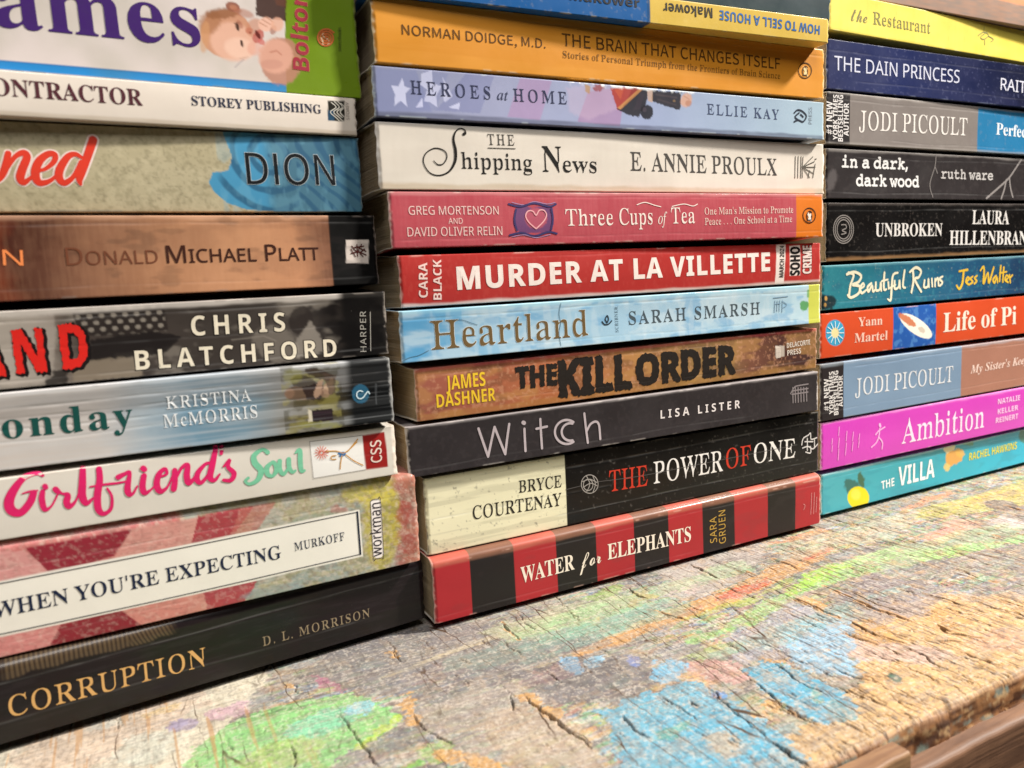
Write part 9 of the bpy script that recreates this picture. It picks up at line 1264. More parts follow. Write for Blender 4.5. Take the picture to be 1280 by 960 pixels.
        mesh_obj(part.split('|')[0], np.vstack(vs) * MM, fs, [ink(c) for c in cols_], cover, mi, False)
    return root


for _i, _k in enumerate(BOOKS):
    build_book(_k, _i)

# ------------------------------------------------------------------ the painted table
TPATCH = [
('d6ae78',[(192.9,-98.1),(170.2,-82.6),(140.8,-78.1),(111.5,-88.4),(92.6,-106.6),(71.8,-118.3),(46.8,-127.2),(110.1,-166.2),(254.9,-100.0)],5.8,0.95,3.6,0.3,1.0),
('cbab80',[(6.8,-102.6),(11.4,-80.3),(-0.0,-63.4),(-12.4,-67.8),(-13.8,-89.9)],3.4,0.6,2.2,0.45,1.0),
('c8a678',[(35.3,-120.2),(61.4,-114.0),(87.2,-113.7),(82.4,-124.9),(49.2,-139.2)],2.7,0.9,2.2,0.3,1.0),
('d8d0bc',[(-164.0,-19.6),(-144.8,3.5),(-132.7,-1.8),(-76.7,26.4),(-53.1,21.1),(-60.9,-8.3),(-83.6,-46.9)],3.5,0.95,2.1,0.3,1.0),
('d4b4a0',[(-131.9,-8.9),(-102.0,1.1),(-81.2,4.7),(-78.3,-13.9),(-108.0,-31.9),(-126.5,-26.4)],4.8,0.5,2.7,0.45,1.0),
('d6b888',[(-76.9,5.4),(-77.6,2.8),(-79.5,0.4),(-82.4,-1.7),(-86.1,-3.2),(-90.2,-4.0),(-94.2,-4.0),(-97.8,-3.3),(-100.7,-1.9),(-102.8,-0.0),(-103.6,2.2),(-103.3,4.7),(-101.7,7.2),(-99.0,9.3),(-95.4,11.0),(-91.3,12.0),(-87.0,12.2),(-83.0,11.5),(-79.8,10.0),(-77.7,7.9)],3.0,0.55,1.9,0.45,1.0),
('c8ccc0',[(-87.6,-28.4),(-87.8,-31.2),(-88.9,-33.6),(-90.7,-35.6),(-92.9,-36.8),(-95.5,-37.3),(-98.1,-36.9),(-100.5,-35.8),(-102.6,-34.1),(-104.0,-31.8),(-104.8,-29.2),(-104.7,-26.5),(-103.9,-23.9),(-102.2,-21.8),(-100.0,-20.3),(-97.3,-19.7),(-94.5,-20.0),(-91.8,-21.2),(-89.7,-23.1),(-88.2,-25.6)],3.1,0.7,1.6,0.45,1.0),
('b8c4c0',[(-98.1,-7.2),(-98.2,-8.8),(-99.0,-10.3),(-100.2,-11.5),(-101.8,-12.4),(-103.6,-12.8),(-105.5,-12.7),(-107.2,-12.1),(-108.6,-11.1),(-109.7,-9.8),(-110.2,-8.3),(-110.1,-6.7),(-109.5,-5.2),(-108.3,-4.0),(-106.7,-3.0),(-104.9,-2.6),(-102.9,-2.6),(-101.1,-3.2),(-99.6,-4.2),(-98.6,-5.6)],2.8,0.5,1.8,0.45,1.0),
('9c92b8',[(-82.5,-21.4),(-82.7,-22.6),(-83.2,-23.6),(-84.1,-24.4),(-85.2,-24.9),(-86.5,-25.0),(-87.8,-24.7),(-88.9,-24.1),(-89.9,-23.2),(-90.5,-22.2),(-90.7,-21.0),(-90.6,-19.8),(-90.1,-18.8),(-89.2,-18.0),(-88.1,-17.5),(-86.8,-17.4),(-85.5,-17.6),(-84.3,-18.2),(-83.3,-19.1),(-82.7,-20.2)],1.3,0.8,1.7,0.45,1.0),
('cba6b6',[(-67.3,-21.5),(-67.6,-22.8),(-68.5,-24.0),(-69.9,-24.9),(-71.6,-25.4),(-73.5,-25.5),(-75.3,-25.1),(-77.0,-24.4),(-78.3,-23.4),(-79.1,-22.2),(-79.5,-20.8),(-79.2,-19.5),(-78.3,-18.3),(-77.0,-17.4),(-75.3,-16.8),(-73.4,-16.7),(-71.5,-17.0),(-69.7,-17.7),(-68.4,-18.8),(-67.5,-20.1)],1.7,0.8,1.7,0.45,1.0),
('cfae62',[(-84.6,-8.5),(-84.9,-9.3),(-85.6,-10.1),(-86.8,-10.8),(-88.4,-11.3),(-90.0,-11.6),(-91.7,-11.6),(-93.3,-11.4),(-94.5,-10.9),(-95.3,-10.3),(-95.7,-9.5),(-95.5,-8.7),(-94.8,-7.9),(-93.6,-7.2),(-92.1,-6.7),(-90.4,-6.4),(-88.7,-6.3),(-87.1,-6.6),(-85.8,-7.0),(-85.0,-7.7)],1.4,0.5,1.8,0.45,1.0),
('7e7a7c',[(-56.4,-11.2),(-26.4,2.1),(7.5,3.0),(35.5,-31.3),(6.2,-51.3),(-16.0,-53.3),(-41.3,-32.0)],5.3,0.8,3.0,0.4,3),
('767276',[(7.4,-49.1),(32.4,-46.7),(48.3,-60.3),(46.8,-74.5),(27.4,-80.8),(7.9,-68.4)],4.1,0.85,2.7,0.35,2),
('a89c94',[(-2.2,-45.9),(12.0,-65.9),(6.8,-102.6),(-27.7,-81.3),(-27.1,-56.2)],4.6,0.6,2.9,0.45,1.0),
('b08a92',[(29.9,-54.8),(28.8,-56.0),(26.7,-57.1),(23.8,-58.0),(20.5,-58.5),(17.1,-58.6),(13.8,-58.3),(11.1,-57.7),(9.1,-56.8),(8.0,-55.7),(7.9,-54.5),(8.8,-53.3),(10.7,-52.2),(13.5,-51.3),(16.7,-50.7),(20.3,-50.5),(23.7,-50.7),(26.6,-51.3),(28.8,-52.3),(29.9,-53.5)],2.1,0.5,2.1,0.45,1.0),
('b09088',[(9.0,-33.0),(7.6,-34.6),(4.8,-36.1),(0.8,-37.2),(-4.0,-38.0),(-9.0,-38.4),(-13.8,-38.2),(-17.9,-37.6),(-21.1,-36.6),(-23.0,-35.4),(-23.4,-33.9),(-22.4,-32.3),(-19.9,-30.9),(-16.2,-29.6),(-11.5,-28.7),(-6.4,-28.3),(-1.3,-28.4),(3.2,-28.9),(6.6,-30.0),(8.6,-31.4)],3.0,0.35,1.9,0.45,1.0),
('c4b898',[(-30.1,-28.6),(-3.8,-24.7),(20.9,-23.4),(41.2,-22.0),(41.8,-20.7),(21.9,-20.6),(-3.2,-22.0),(-30.0,-27.5)],1.2,0.6,1.2,0.45,3),
('c8bca0',[(-15.7,-25.6),(2.9,-22.4),(22.7,-19.6),(23.0,-18.8),(3.4,-20.7),(-15.6,-24.9)],0.8,0.6,0.8,0.45,3),
('b06a84',[(-47.6,-13.4),(-45.7,-22.3),(-41.3,-29.1),(-40.2,-27.0),(-43.2,-17.6),(-46.5,-11.4)],1.5,0.75,1.5,0.45,1.0),
('8cc67e',[(-84.7,-36.0),(-70.9,-27.2),(-52.5,-28.1),(-39.0,-32.5),(-29.9,-50.6),(-37.2,-58.2),(-46.6,-59.7),(-57.4,-68.7),(-89.8,-52.5)],1.5,0.92,1.5,0.25,2),
('86cdb0',[(-40.2,-43.2),(-41.0,-45.4),(-42.8,-47.3),(-45.4,-48.8),(-48.5,-49.7),(-51.9,-50.0),(-55.1,-49.7),(-58.0,-48.8),(-60.2,-47.3),(-61.6,-45.5),(-62.0,-43.5),(-61.4,-41.4),(-59.8,-39.4),(-57.4,-37.8),(-54.2,-36.7),(-50.8,-36.3),(-47.3,-36.6),(-44.2,-37.5),(-41.8,-39.1),(-40.4,-41.1)],2.5,0.7,1.6,0.45,1.0),
('92c4d4',[(-34.5,-42.1),(-35.0,-43.3),(-35.9,-44.3),(-37.0,-45.0),(-38.4,-45.3),(-39.8,-45.2),(-41.1,-44.8),(-42.2,-44.0),(-43.1,-43.0),(-43.5,-41.8),(-43.5,-40.5),(-43.1,-39.3),(-42.3,-38.3),(-41.1,-37.5),(-39.8,-37.2),(-38.3,-37.2),(-36.9,-37.7),(-35.8,-38.5),(-34.9,-39.6),(-34.5,-40.9)],1.7,0.85,1.7,0.45,1.0),
('b2cc52',[(-42.7,-57.8),(-29.6,-49.8),(-30.4,-54.1),(-39.9,-59.5),(-49.4,-62.0)],1.2,0.85,1.2,0.45,1.0),
('aabf6c',[(-52.0,-53.0),(-52.8,-55.1),(-54.7,-57.0),(-57.5,-58.5),(-60.8,-59.3),(-64.5,-59.6),(-68.0,-59.2),(-71.2,-58.2),(-73.7,-56.7),(-75.3,-54.8),(-75.9,-52.7),(-75.4,-50.6),(-73.8,-48.7),(-71.2,-47.1),(-67.8,-46.1),(-64.1,-45.7),(-60.3,-46.1),(-56.8,-47.1),(-54.1,-48.7),(-52.5,-50.8)],2.9,0.6,1.4,0.45,1.0),
('5f8c54',[(-71.4,-31.2),(-60.0,-30.6),(-41.7,-33.4),(-41.5,-32.5),(-59.8,-28.7),(-71.4,-30.4)],0.7,0.7,0.7,0.45,3),
('76a868',[(-70.9,-28.0),(-54.9,-28.5),(-40.7,-31.7),(-40.6,-31.1),(-54.8,-27.0),(-70.9,-27.4)],0.7,0.6,0.7,0.45,3),
('96b86a',[(-23.1,-73.6),(-23.6,-74.9),(-24.6,-76.0),(-25.8,-76.8),(-27.2,-77.3),(-28.7,-77.5),(-30.0,-77.2),(-31.2,-76.5),(-32.0,-75.6),(-32.5,-74.4),(-32.5,-73.1),(-32.0,-71.9),(-31.1,-70.7),(-29.9,-69.8),(-28.5,-69.3),(-27.0,-69.1),(-25.5,-69.4),(-24.3,-70.1),(-23.5,-71.1),(-23.0,-72.3)],1.6,0.6,1.4,0.45,1.0),
('74c044',[(-31.7,-76.7),(-31.9,-77.3),(-32.5,-77.7),(-33.2,-78.0),(-34.0,-78.1),(-34.9,-78.0),(-35.7,-77.7),(-36.4,-77.3),(-36.9,-76.7),(-37.2,-76.1),(-37.2,-75.4),(-36.9,-74.9),(-36.4,-74.4),(-35.7,-74.1),(-34.8,-74.0),(-34.0,-74.1),(-33.1,-74.4),(-32.4,-74.8),(-31.9,-75.4),(-31.6,-76.0)],1.0,0.7,1.3,0.45,1.0),
('cc9f66',[(-18.2,-16.7),(-18.6,-17.4),(-19.1,-17.8),(-19.7,-18.0),(-20.2,-17.9),(-20.6,-17.4),(-21.0,-16.8),(-21.2,-15.9),(-21.2,-15.0),(-21.1,-14.0),(-20.8,-13.1),(-20.4,-12.4),(-19.9,-12.0),(-19.4,-11.8),(-18.8,-11.9),(-18.4,-12.4),(-18.0,-13.1),(-17.8,-13.9),(-17.8,-14.9),(-17.9,-15.9)],1.2,0.92,2.0,0.2,1.0),
('cc9f66',[(-23.9,-48.2),(-24.7,-49.5),(-25.5,-50.5),(-26.4,-51.1),(-27.1,-51.2),(-27.7,-50.9),(-28.0,-50.1),(-28.1,-48.9),(-28.0,-47.5),(-27.6,-46.0),(-27.0,-44.4),(-26.2,-43.1),(-25.3,-42.0),(-24.5,-41.4),(-23.7,-41.2),(-23.1,-41.6),(-22.8,-42.4),(-22.7,-43.7),(-22.8,-45.1),(-23.3,-46.7)],1.0,0.92,1.7,0.2,1.0),
('cc9f66',[(-26.2,-57.5),(-26.6,-58.2),(-27.1,-58.7),(-27.7,-58.9),(-28.2,-58.8),(-28.7,-58.4),(-29.0,-57.8),(-29.2,-57.0),(-29.3,-56.1),(-29.1,-55.2),(-28.8,-54.4),(-28.3,-53.7),(-27.8,-53.2),(-27.2,-53.0),(-26.7,-53.1),(-26.2,-53.5),(-25.9,-54.1),(-25.7,-54.9),(-25.7,-55.8),(-25.8,-56.7)],0.9,0.92,1.6,0.2,1.0),
('cc9f66',[(-52.4,-19.3),(-52.6,-19.8),(-53.0,-20.0),(-53.5,-20.0),(-54.0,-19.7),(-54.5,-19.2),(-54.9,-18.6),(-55.3,-17.8),(-55.5,-17.0),(-55.6,-16.2),(-55.5,-15.5),(-55.2,-15.0),(-54.8,-14.7),(-54.4,-14.7),(-53.8,-15.0),(-53.3,-15.5),(-52.9,-16.2),(-52.5,-17.0),(-52.3,-17.8),(-52.3,-18.6)],1.1,0.92,1.8,0.2,1.0),
('cc9f66',[(-23.1,-79.8),(-23.7,-80.5),(-24.6,-80.8),(-25.5,-80.8),(-26.5,-80.3),(-27.4,-79.5),(-28.2,-78.5),(-28.7,-77.2),(-28.9,-75.9),(-28.9,-74.6),(-28.5,-73.5),(-27.9,-72.8),(-27.0,-72.4),(-26.0,-72.4),(-25.0,-72.9),(-24.1,-73.7),(-23.3,-74.8),(-22.8,-76.1),(-22.6,-77.5),(-22.7,-78.7)],0.8,0.92,1.4,0.2,1.0),
('cc9f66',[(-15.7,-89.1),(-16.5,-89.7),(-17.6,-89.7),(-18.9,-89.2),(-20.3,-88.2),(-21.7,-86.9),(-23.0,-85.2),(-23.9,-83.5),(-24.6,-81.7),(-24.7,-80.2),(-24.4,-79.1),(-23.7,-78.5),(-22.6,-78.4),(-21.2,-78.9),(-19.7,-79.9),(-18.3,-81.4),(-17.0,-83.1),(-16.1,-84.9),(-15.5,-86.6),(-15.4,-88.0)],0.8,0.92,1.3,0.2,1.0),
('cc9f66',[(72.9,-27.3),(72.1,-28.0),(71.2,-28.4),(70.4,-28.3),(69.6,-27.9),(69.0,-27.2),(68.6,-26.2),(68.5,-25.1),(68.7,-23.8),(69.1,-22.7),(69.8,-21.7),(70.6,-21.0),(71.5,-20.6),(72.4,-20.6),(73.1,-21.0),(73.7,-21.8),(74.1,-22.8),(74.2,-24.0),(74.0,-25.2),(73.6,-26.4)],1.4,0.92,2.3,0.2,1.0),
('cc9f66',[(80.1,-26.3),(79.2,-27.0),(78.3,-27.2),(77.3,-27.1),(76.4,-26.5),(75.8,-25.6),(75.3,-24.4),(75.1,-23.1),(75.2,-21.7),(75.7,-20.5),(76.3,-19.4),(77.2,-18.7),(78.2,-18.4),(79.1,-18.5),(80.0,-19.1),(80.7,-20.0),(81.2,-21.3),(81.3,-22.6),(81.2,-24.0),(80.7,-25.3)],1.4,0.92,2.4,0.2,1.0),
('cc9f66',[(52.0,-32.2),(51.4,-32.7),(50.8,-32.9),(50.1,-32.8),(49.5,-32.4),(48.9,-31.8),(48.6,-31.0),(48.4,-30.0),(48.4,-29.1),(48.7,-28.1),(49.1,-27.4),(49.7,-26.9),(50.3,-26.6),(51.0,-26.7),(51.6,-27.1),(52.2,-27.7),(52.5,-28.6),(52.7,-29.6),(52.7,-30.5),(52.4,-31.4)],1.3,0.92,2.1,0.2,1.0),
('cc9f66',[(8.2,-66.3),(7.6,-66.9),(6.8,-67.3),(6.1,-67.3),(5.3,-67.0),(4.7,-66.3),(4.2,-65.5),(3.9,-64.5),(3.9,-63.4),(4.1,-62.4),(4.5,-61.5),(5.1,-60.8),(5.9,-60.5),(6.7,-60.5),(7.5,-60.8),(8.1,-61.4),(8.6,-62.3),(8.9,-63.3),(8.9,-64.4),(8.7,-65.4)],1.0,0.92,1.6,0.2,1.0),
('cc9f66',[(9.8,-75.9),(9.2,-76.5),(8.4,-76.7),(7.6,-76.6),(6.8,-76.2),(6.0,-75.5),(5.5,-74.6),(5.1,-73.6),(5.1,-72.5),(5.2,-71.5),(5.6,-70.6),(6.3,-70.0),(7.0,-69.8),(7.9,-69.9),(8.7,-70.3),(9.4,-71.0),(10.0,-72.0),(10.3,-73.0),(10.4,-74.1),(10.2,-75.1)],0.9,0.92,1.5,0.2,1.0),
('cc9f66',[(24.5,-87.0),(23.5,-88.0),(22.4,-88.8),(21.5,-89.2),(20.8,-89.3),(20.3,-89.0),(20.1,-88.4),(20.2,-87.6),(20.7,-86.5),(21.4,-85.3),(22.3,-84.1),(23.3,-83.1),(24.4,-82.3),(25.4,-81.8),(26.1,-81.7),(26.6,-81.9),(26.8,-82.6),(26.7,-83.5),(26.2,-84.6),(25.4,-85.8)],0.9,0.92,1.5,0.2,1.0),
('cc9f66',[(24.7,-91.9),(23.9,-92.6),(23.1,-93.0),(22.2,-93.2),(21.5,-93.1),(21.0,-92.7),(20.7,-92.0),(20.7,-91.2),(20.9,-90.2),(21.3,-89.3),(22.0,-88.4),(22.8,-87.7),(23.6,-87.2),(24.4,-87.0),(25.2,-87.1),(25.7,-87.6),(26.0,-88.3),(26.0,-89.1),(25.8,-90.1),(25.3,-91.0)],0.9,0.92,1.4,0.2,1.0),
('cc9f66',[(47.5,-95.6),(46.4,-96.3),(45.1,-96.5),(43.8,-96.3),(42.6,-95.6),(41.6,-94.5),(40.8,-93.2),(40.4,-91.7),(40.5,-90.2),(40.9,-88.8),(41.7,-87.6),(42.8,-86.9),(44.1,-86.7),(45.4,-86.9),(46.7,-87.6),(47.7,-88.7),(48.5,-90.1),(48.8,-91.7),(48.8,-93.2),(48.3,-94.6)],0.9,0.92,1.6,0.2,1.0),
('cc9f66',[(82.0,-88.0),(81.0,-88.5),(80.0,-88.8),(79.1,-88.8),(78.3,-88.5),(77.7,-87.8),(77.3,-87.0),(77.3,-86.0),(77.6,-84.9),(78.2,-83.9),(79.0,-83.1),(79.9,-82.5),(81.0,-82.2),(82.0,-82.2),(82.8,-82.5),(83.4,-83.2),(83.7,-84.1),(83.7,-85.1),(83.4,-86.1),(82.8,-87.1)],1.1,0.92,1.8,0.2,1.0),
('cc9f66',[(94.9,-75.7),(93.8,-76.2),(92.5,-76.3),(91.1,-75.8),(89.9,-74.8),(88.9,-73.4),(88.1,-71.8),(87.8,-70.0),(87.9,-68.3),(88.3,-66.9),(89.2,-65.7),(90.4,-65.1),(91.7,-65.0),(93.1,-65.5),(94.3,-66.6),(95.4,-68.0),(96.1,-69.7),(96.4,-71.5),(96.3,-73.2),(95.8,-74.6)],1.2,0.92,2.0,0.2,1.0),
('cc9f66',[(64.2,-105.4),(63.3,-106.0),(62.3,-106.2),(61.3,-106.1),(60.5,-105.7),(59.8,-105.1),(59.4,-104.3),(59.3,-103.3),(59.5,-102.3),(60.0,-101.3),(60.8,-100.5),(61.7,-100.0),(62.7,-99.7),(63.7,-99.8),(64.6,-100.2),(65.2,-100.8),(65.6,-101.7),(65.7,-102.7),(65.5,-103.7),(64.9,-104.7)],0.9,0.92,1.6,0.2,1.0),
('cc9f66',[(55.3,-107.0),(54.6,-107.4),(54.0,-107.6),(53.3,-107.5),(52.7,-107.3),(52.2,-106.8),(51.9,-106.3),(51.8,-105.6),(52.0,-104.9),(52.3,-104.2),(52.8,-103.6),(53.5,-103.2),(54.2,-103.0),(54.9,-103.1),(55.5,-103.3),(56.0,-103.8),(56.3,-104.4),(56.3,-105.1),(56.2,-105.8),(55.8,-106.5)],0.9,0.92,1.4,0.2,1.0),
('cc9f66',[(126.5,-64.4),(125.3,-65.0),(124.0,-65.2),(122.9,-64.9),(121.8,-64.1),(121.1,-63.1),(120.6,-61.7),(120.6,-60.2),(120.9,-58.7),(121.6,-57.4),(122.6,-56.3),(123.7,-55.7),(125.0,-55.5),(126.2,-55.8),(127.3,-56.5),(128.1,-57.7),(128.5,-59.1),(128.5,-60.6),(128.2,-62.1),(127.4,-63.4)],1.4,0.92,2.2,0.2,1.0),
('cc9f66',[(126.0,-96.5),(123.6,-97.5),(121.0,-97.6),(118.4,-96.8),(116.2,-95.2),(114.5,-92.8),(113.4,-90.1),(113.1,-87.0),(113.7,-84.0),(115.0,-81.4),(117.0,-79.3),(119.6,-78.1),(122.3,-77.9),(125.1,-78.8),(127.4,-80.6),(129.2,-83.1),(130.2,-86.1),(130.3,-89.2),(129.6,-92.2),(128.1,-94.7)],1.2,0.92,2.0,0.2,1.0),
('cc9f66',[(155.8,-100.5),(153.7,-101.2),(151.7,-101.2),(149.7,-100.5),(148.1,-99.2),(146.9,-97.4),(146.2,-95.3),(146.2,-93.0),(146.9,-90.8),(148.1,-88.8),(149.8,-87.4),(151.9,-86.6),(154.1,-86.5),(156.1,-87.2),(157.9,-88.6),(159.1,-90.5),(159.7,-92.8),(159.6,-95.1),(158.8,-97.3),(157.5,-99.2)],1.3,0.92,2.1,0.2,1.0),
('cc9f66',[(37.2,-112.5),(36.5,-113.0),(35.7,-113.2),(35.0,-113.3),(34.4,-113.1),(33.9,-112.7),(33.6,-112.2),(33.6,-111.5),(33.8,-110.7),(34.2,-110.0),(34.8,-109.3),(35.5,-108.8),(36.3,-108.5),(37.0,-108.5),(37.7,-108.6),(38.1,-109.0),(38.4,-109.6),(38.5,-110.3),(38.2,-111.1),(37.8,-111.8)],0.8,0.92,1.4,0.2,1.0),
('aeb092',[(11.9,-15.7),(39.0,-14.0),(69.9,-10.7),(77.0,-22.0),(50.1,-29.5),(19.5,-31.6)],4.4,0.75,3.1,0.45,2),
('8fae62',[(75.9,-11.8),(74.6,-13.5),(72.5,-15.1),(69.9,-16.3),(67.0,-17.2),(64.2,-17.6),(61.6,-17.5),(59.6,-16.9),(58.2,-15.9),(57.7,-14.5),(58.0,-12.9),(59.2,-11.3),(61.2,-9.7),(63.8,-8.4),(66.7,-7.5),(69.6,-7.0),(72.3,-7.1),(74.5,-7.7),(75.9,-8.8),(76.4,-10.2)],2.5,0.75,2.5,0.45,2),
('98bf90',[(61.5,-21.6),(60.2,-23.0),(57.5,-24.5),(53.9,-25.8),(49.7,-26.8),(45.3,-27.5),(41.2,-27.9),(37.6,-27.7),(35.0,-27.2),(33.6,-26.3),(33.4,-25.2),(34.5,-23.9),(36.9,-22.5),(40.3,-21.1),(44.4,-20.0),(48.9,-19.2),(53.2,-18.8),(57.0,-18.9),(59.9,-19.5),(61.4,-20.4)],2.6,0.6,2.2,0.45,2),
('8fc0ac',[(14.1,-36.8),(32.4,-37.7),(56.4,-36.5),(88.3,-32.4),(90.7,-28.6),(60.4,-28.6),(35.5,-30.1),(15.2,-33.5)],2.5,0.6,2.1,0.45,3),
('8cc0b4',[(25.2,-43.8),(40.1,-45.5),(61.6,-43.0),(63.2,-40.1),(43.0,-39.4),(26.3,-41.1)],2.0,0.55,2.0,0.45,3),
('c8965c',[(27.3,-50.8),(47.4,-49.7),(76.3,-47.7),(105.1,-45.3),(148.7,-36.2),(167.5,-31.2),(172.2,-26.0),(157.6,-25.1),(111.6,-35.5),(81.8,-38.4),(51.4,-41.1),(28.6,-47.2)],2.8,0.85,2.3,0.3,3),
('d0a06a',[(88.6,-45.4),(114.2,-44.0),(154.0,-34.7),(157.3,-30.6),(119.9,-35.8),(90.7,-42.0)],2.5,0.7,2.0,0.45,3),
('cc4c3c',[(98.4,-40.7),(111.2,-41.4),(127.0,-38.7),(128.6,-36.6),(114.7,-36.7),(99.8,-38.7)],1.9,0.75,1.9,0.45,3),
('d06040',[(156.1,-30.4),(174.5,-29.1),(176.9,-26.6),(158.3,-27.9)],1.7,0.75,1.7,0.45,2),
('c8745c',[(68.0,-43.6),(90.4,-43.1),(91.8,-41.1),(69.2,-41.6)],2.2,0.55,1.8,0.45,3),
('b4c45e',[(75.4,-47.7),(103.9,-49.8),(134.5,-43.9),(136.2,-41.8),(107.1,-45.4),(76.6,-45.8)],1.8,0.6,1.8,0.45,3),
('9cc878',[(67.2,-62.0),(89.3,-65.6),(105.8,-60.9),(142.6,-53.2),(168.9,-56.9),(174.4,-52.3),(152.2,-42.7),(111.5,-51.8),(95.2,-56.9),(69.6,-58.2)],3.1,0.75,2.2,0.45,3),
('a2d052',[(122.9,-53.2),(137.0,-50.8),(152.1,-48.9),(165.6,-46.7),(170.1,-42.2),(161.0,-39.2),(143.9,-41.6),(125.3,-49.4)],2.5,0.85,2.0,0.45,2),
('b0d484',[(161.6,-44.0),(181.9,-50.9),(210.6,-59.4),(216.8,-55.2),(194.1,-41.1),(166.4,-39.5)],3.4,0.75,2.8,0.45,3),
('8ecc48',[(192.8,-57.5),(207.9,-63.4),(226.7,-61.6),(233.5,-56.7),(222.4,-52.7),(198.9,-52.7)],2.8,0.9,2.3,0.45,2),
('98cc7c',[(218.6,-61.3),(250.5,-69.3),(259.3,-64.1),(226.4,-56.0)],2.9,0.85,2.4,0.45,2),
('b8b45c',[(240.6,-17.6),(273.8,-13.9),(355.6,-11.3),(359.8,-25.5),(309.1,-40.6),(270.9,-32.1),(242.4,-26.7)],4.5,0.85,3.8,0.45,3),
('ccb458',[(269.3,-21.3),(296.0,-25.2),(325.6,-27.9),(332.0,-24.1),(308.9,-16.7),(274.4,-17.5)],3.1,0.8,2.3,0.45,3),
('e08c54',[(245.3,-12.4),(267.3,-10.3),(291.8,-6.7),(296.1,-3.3),(275.9,-3.2),(248.6,-9.4)],3.0,0.7,2.3,0.45,2),
('d8a288',[(214.8,-41.9),(251.0,-33.0),(266.5,-36.8),(235.0,-47.1),(211.1,-51.8)],3.8,0.75,3.1,0.45,2),
('d49084',[(221.8,-45.0),(246.9,-39.8),(249.8,-37.3),(224.3,-42.7)],2.5,0.7,3.1,0.45,2),
('e0d8d4',[(269.5,-56.9),(267.2,-57.8),(264.9,-58.0),(262.7,-57.7),(260.9,-56.8),(259.6,-55.3),(258.9,-53.6),(259.0,-51.6),(259.7,-49.6),(261.1,-47.8),(263.0,-46.4),(265.3,-45.5),(267.7,-45.2),(270.0,-45.5),(271.9,-46.5),(273.2,-48.0),(273.9,-49.8),(273.7,-51.8),(272.9,-53.8),(271.4,-55.6)],3.2,0.7,3.2,0.45,1.0),
('78706c',[(293.0,-39.8),(290.2,-40.8),(287.5,-41.1),(285.0,-40.7),(283.1,-39.5),(281.7,-37.7),(281.2,-35.4),(281.5,-32.9),(282.6,-30.4),(284.5,-28.1),(287.0,-26.3),(289.8,-25.1),(292.6,-24.7),(295.2,-25.2),(297.3,-26.4),(298.6,-28.4),(299.1,-30.7),(298.7,-33.3),(297.4,-35.8),(295.4,-38.1)],1.1,0.9,0.7,-1,1.0),
('dc8c58',[(156.9,-9.4),(172.7,-13.4),(194.9,-9.6),(198.1,-6.3),(179.3,-6.4),(159.7,-6.3)],2.5,0.6,3.1,0.45,2),
('d88858',[(194.3,-25.4),(206.1,-24.5),(209.0,-21.8),(197.0,-22.8)],2.5,0.6,3.1,0.45,1.0),
('b4aca6',[(99.8,-2.5),(134.2,-3.4),(158.3,-7.9),(104.4,-36.0),(85.5,-30.6)],5.3,0.8,3.7,0.45,2),
('d0b8b4',[(103.0,-25.0),(101.2,-26.7),(98.7,-28.1),(95.6,-29.0),(92.4,-29.4),(89.2,-29.3),(86.5,-28.6),(84.4,-27.4),(83.1,-25.9),(82.8,-24.1),(83.4,-22.3),(85.1,-20.6),(87.5,-19.2),(90.6,-18.2),(93.9,-17.7),(97.2,-17.8),(100.1,-18.5),(102.3,-19.7),(103.6,-21.3),(103.8,-23.2)],2.9,0.7,2.5,0.45,1.0),
('b8bca4',[(244.1,-20.5),(238.5,-24.0),(230.9,-27.1),(221.9,-29.6),(212.6,-31.2),(203.8,-31.9),(196.3,-31.6),(190.6,-30.3),(187.2,-28.3),(186.4,-25.6),(188.3,-22.5),(192.8,-19.3),(199.6,-16.1),(208.2,-13.4),(217.8,-11.4),(227.4,-10.4),(236.0,-10.5),(242.6,-11.8),(246.3,-14.1),(246.8,-17.1)],6.5,0.6,3.2,0.45,3),
('b8b8a0',[(201.1,-18.8),(196.9,-21.6),(190.6,-24.2),(183.0,-26.3),(174.9,-27.7),(167.0,-28.4),(160.0,-28.2),(154.5,-27.2),(151.0,-25.6),(149.7,-23.4),(150.7,-20.8),(154.1,-18.1),(159.7,-15.5),(166.9,-13.3),(175.1,-11.6),(183.6,-10.7),(191.4,-10.8),(197.6,-11.7),(201.5,-13.5),(202.7,-16.0)],6.0,0.5,3.0,0.45,3),
('a6a6b2',[(77.2,-65.9),(118.2,-58.7),(126.3,-76.4),(104.7,-96.9),(90.4,-87.7),(74.0,-80.1)],5.5,0.8,3.1,0.3,1.0),
('948a8c',[(135.6,-61.8),(167.0,-54.6),(177.2,-81.1),(153.1,-87.9),(130.4,-82.9)],5.5,0.8,3.7,0.3,2),
('8c8486',[(177.2,-81.1),(199.9,-82.3),(207.8,-92.7),(193.1,-100.7),(166.3,-91.1)],5.8,0.5,2.9,0.45,1.0),
('ccb0a8',[(130.1,-114.3),(127.7,-114.7),(124.3,-114.0),(120.2,-112.1),(115.9,-109.2),(111.6,-105.6),(107.8,-101.6),(104.8,-97.6),(103.0,-93.9),(102.5,-90.9),(103.5,-88.9),(105.9,-88.2),(109.4,-88.9),(113.8,-90.9),(118.4,-94.0),(122.9,-97.9),(126.7,-102.1),(129.5,-106.2),(131.1,-109.8),(131.3,-112.6)],3.7,0.75,1.9,0.45,1.0),
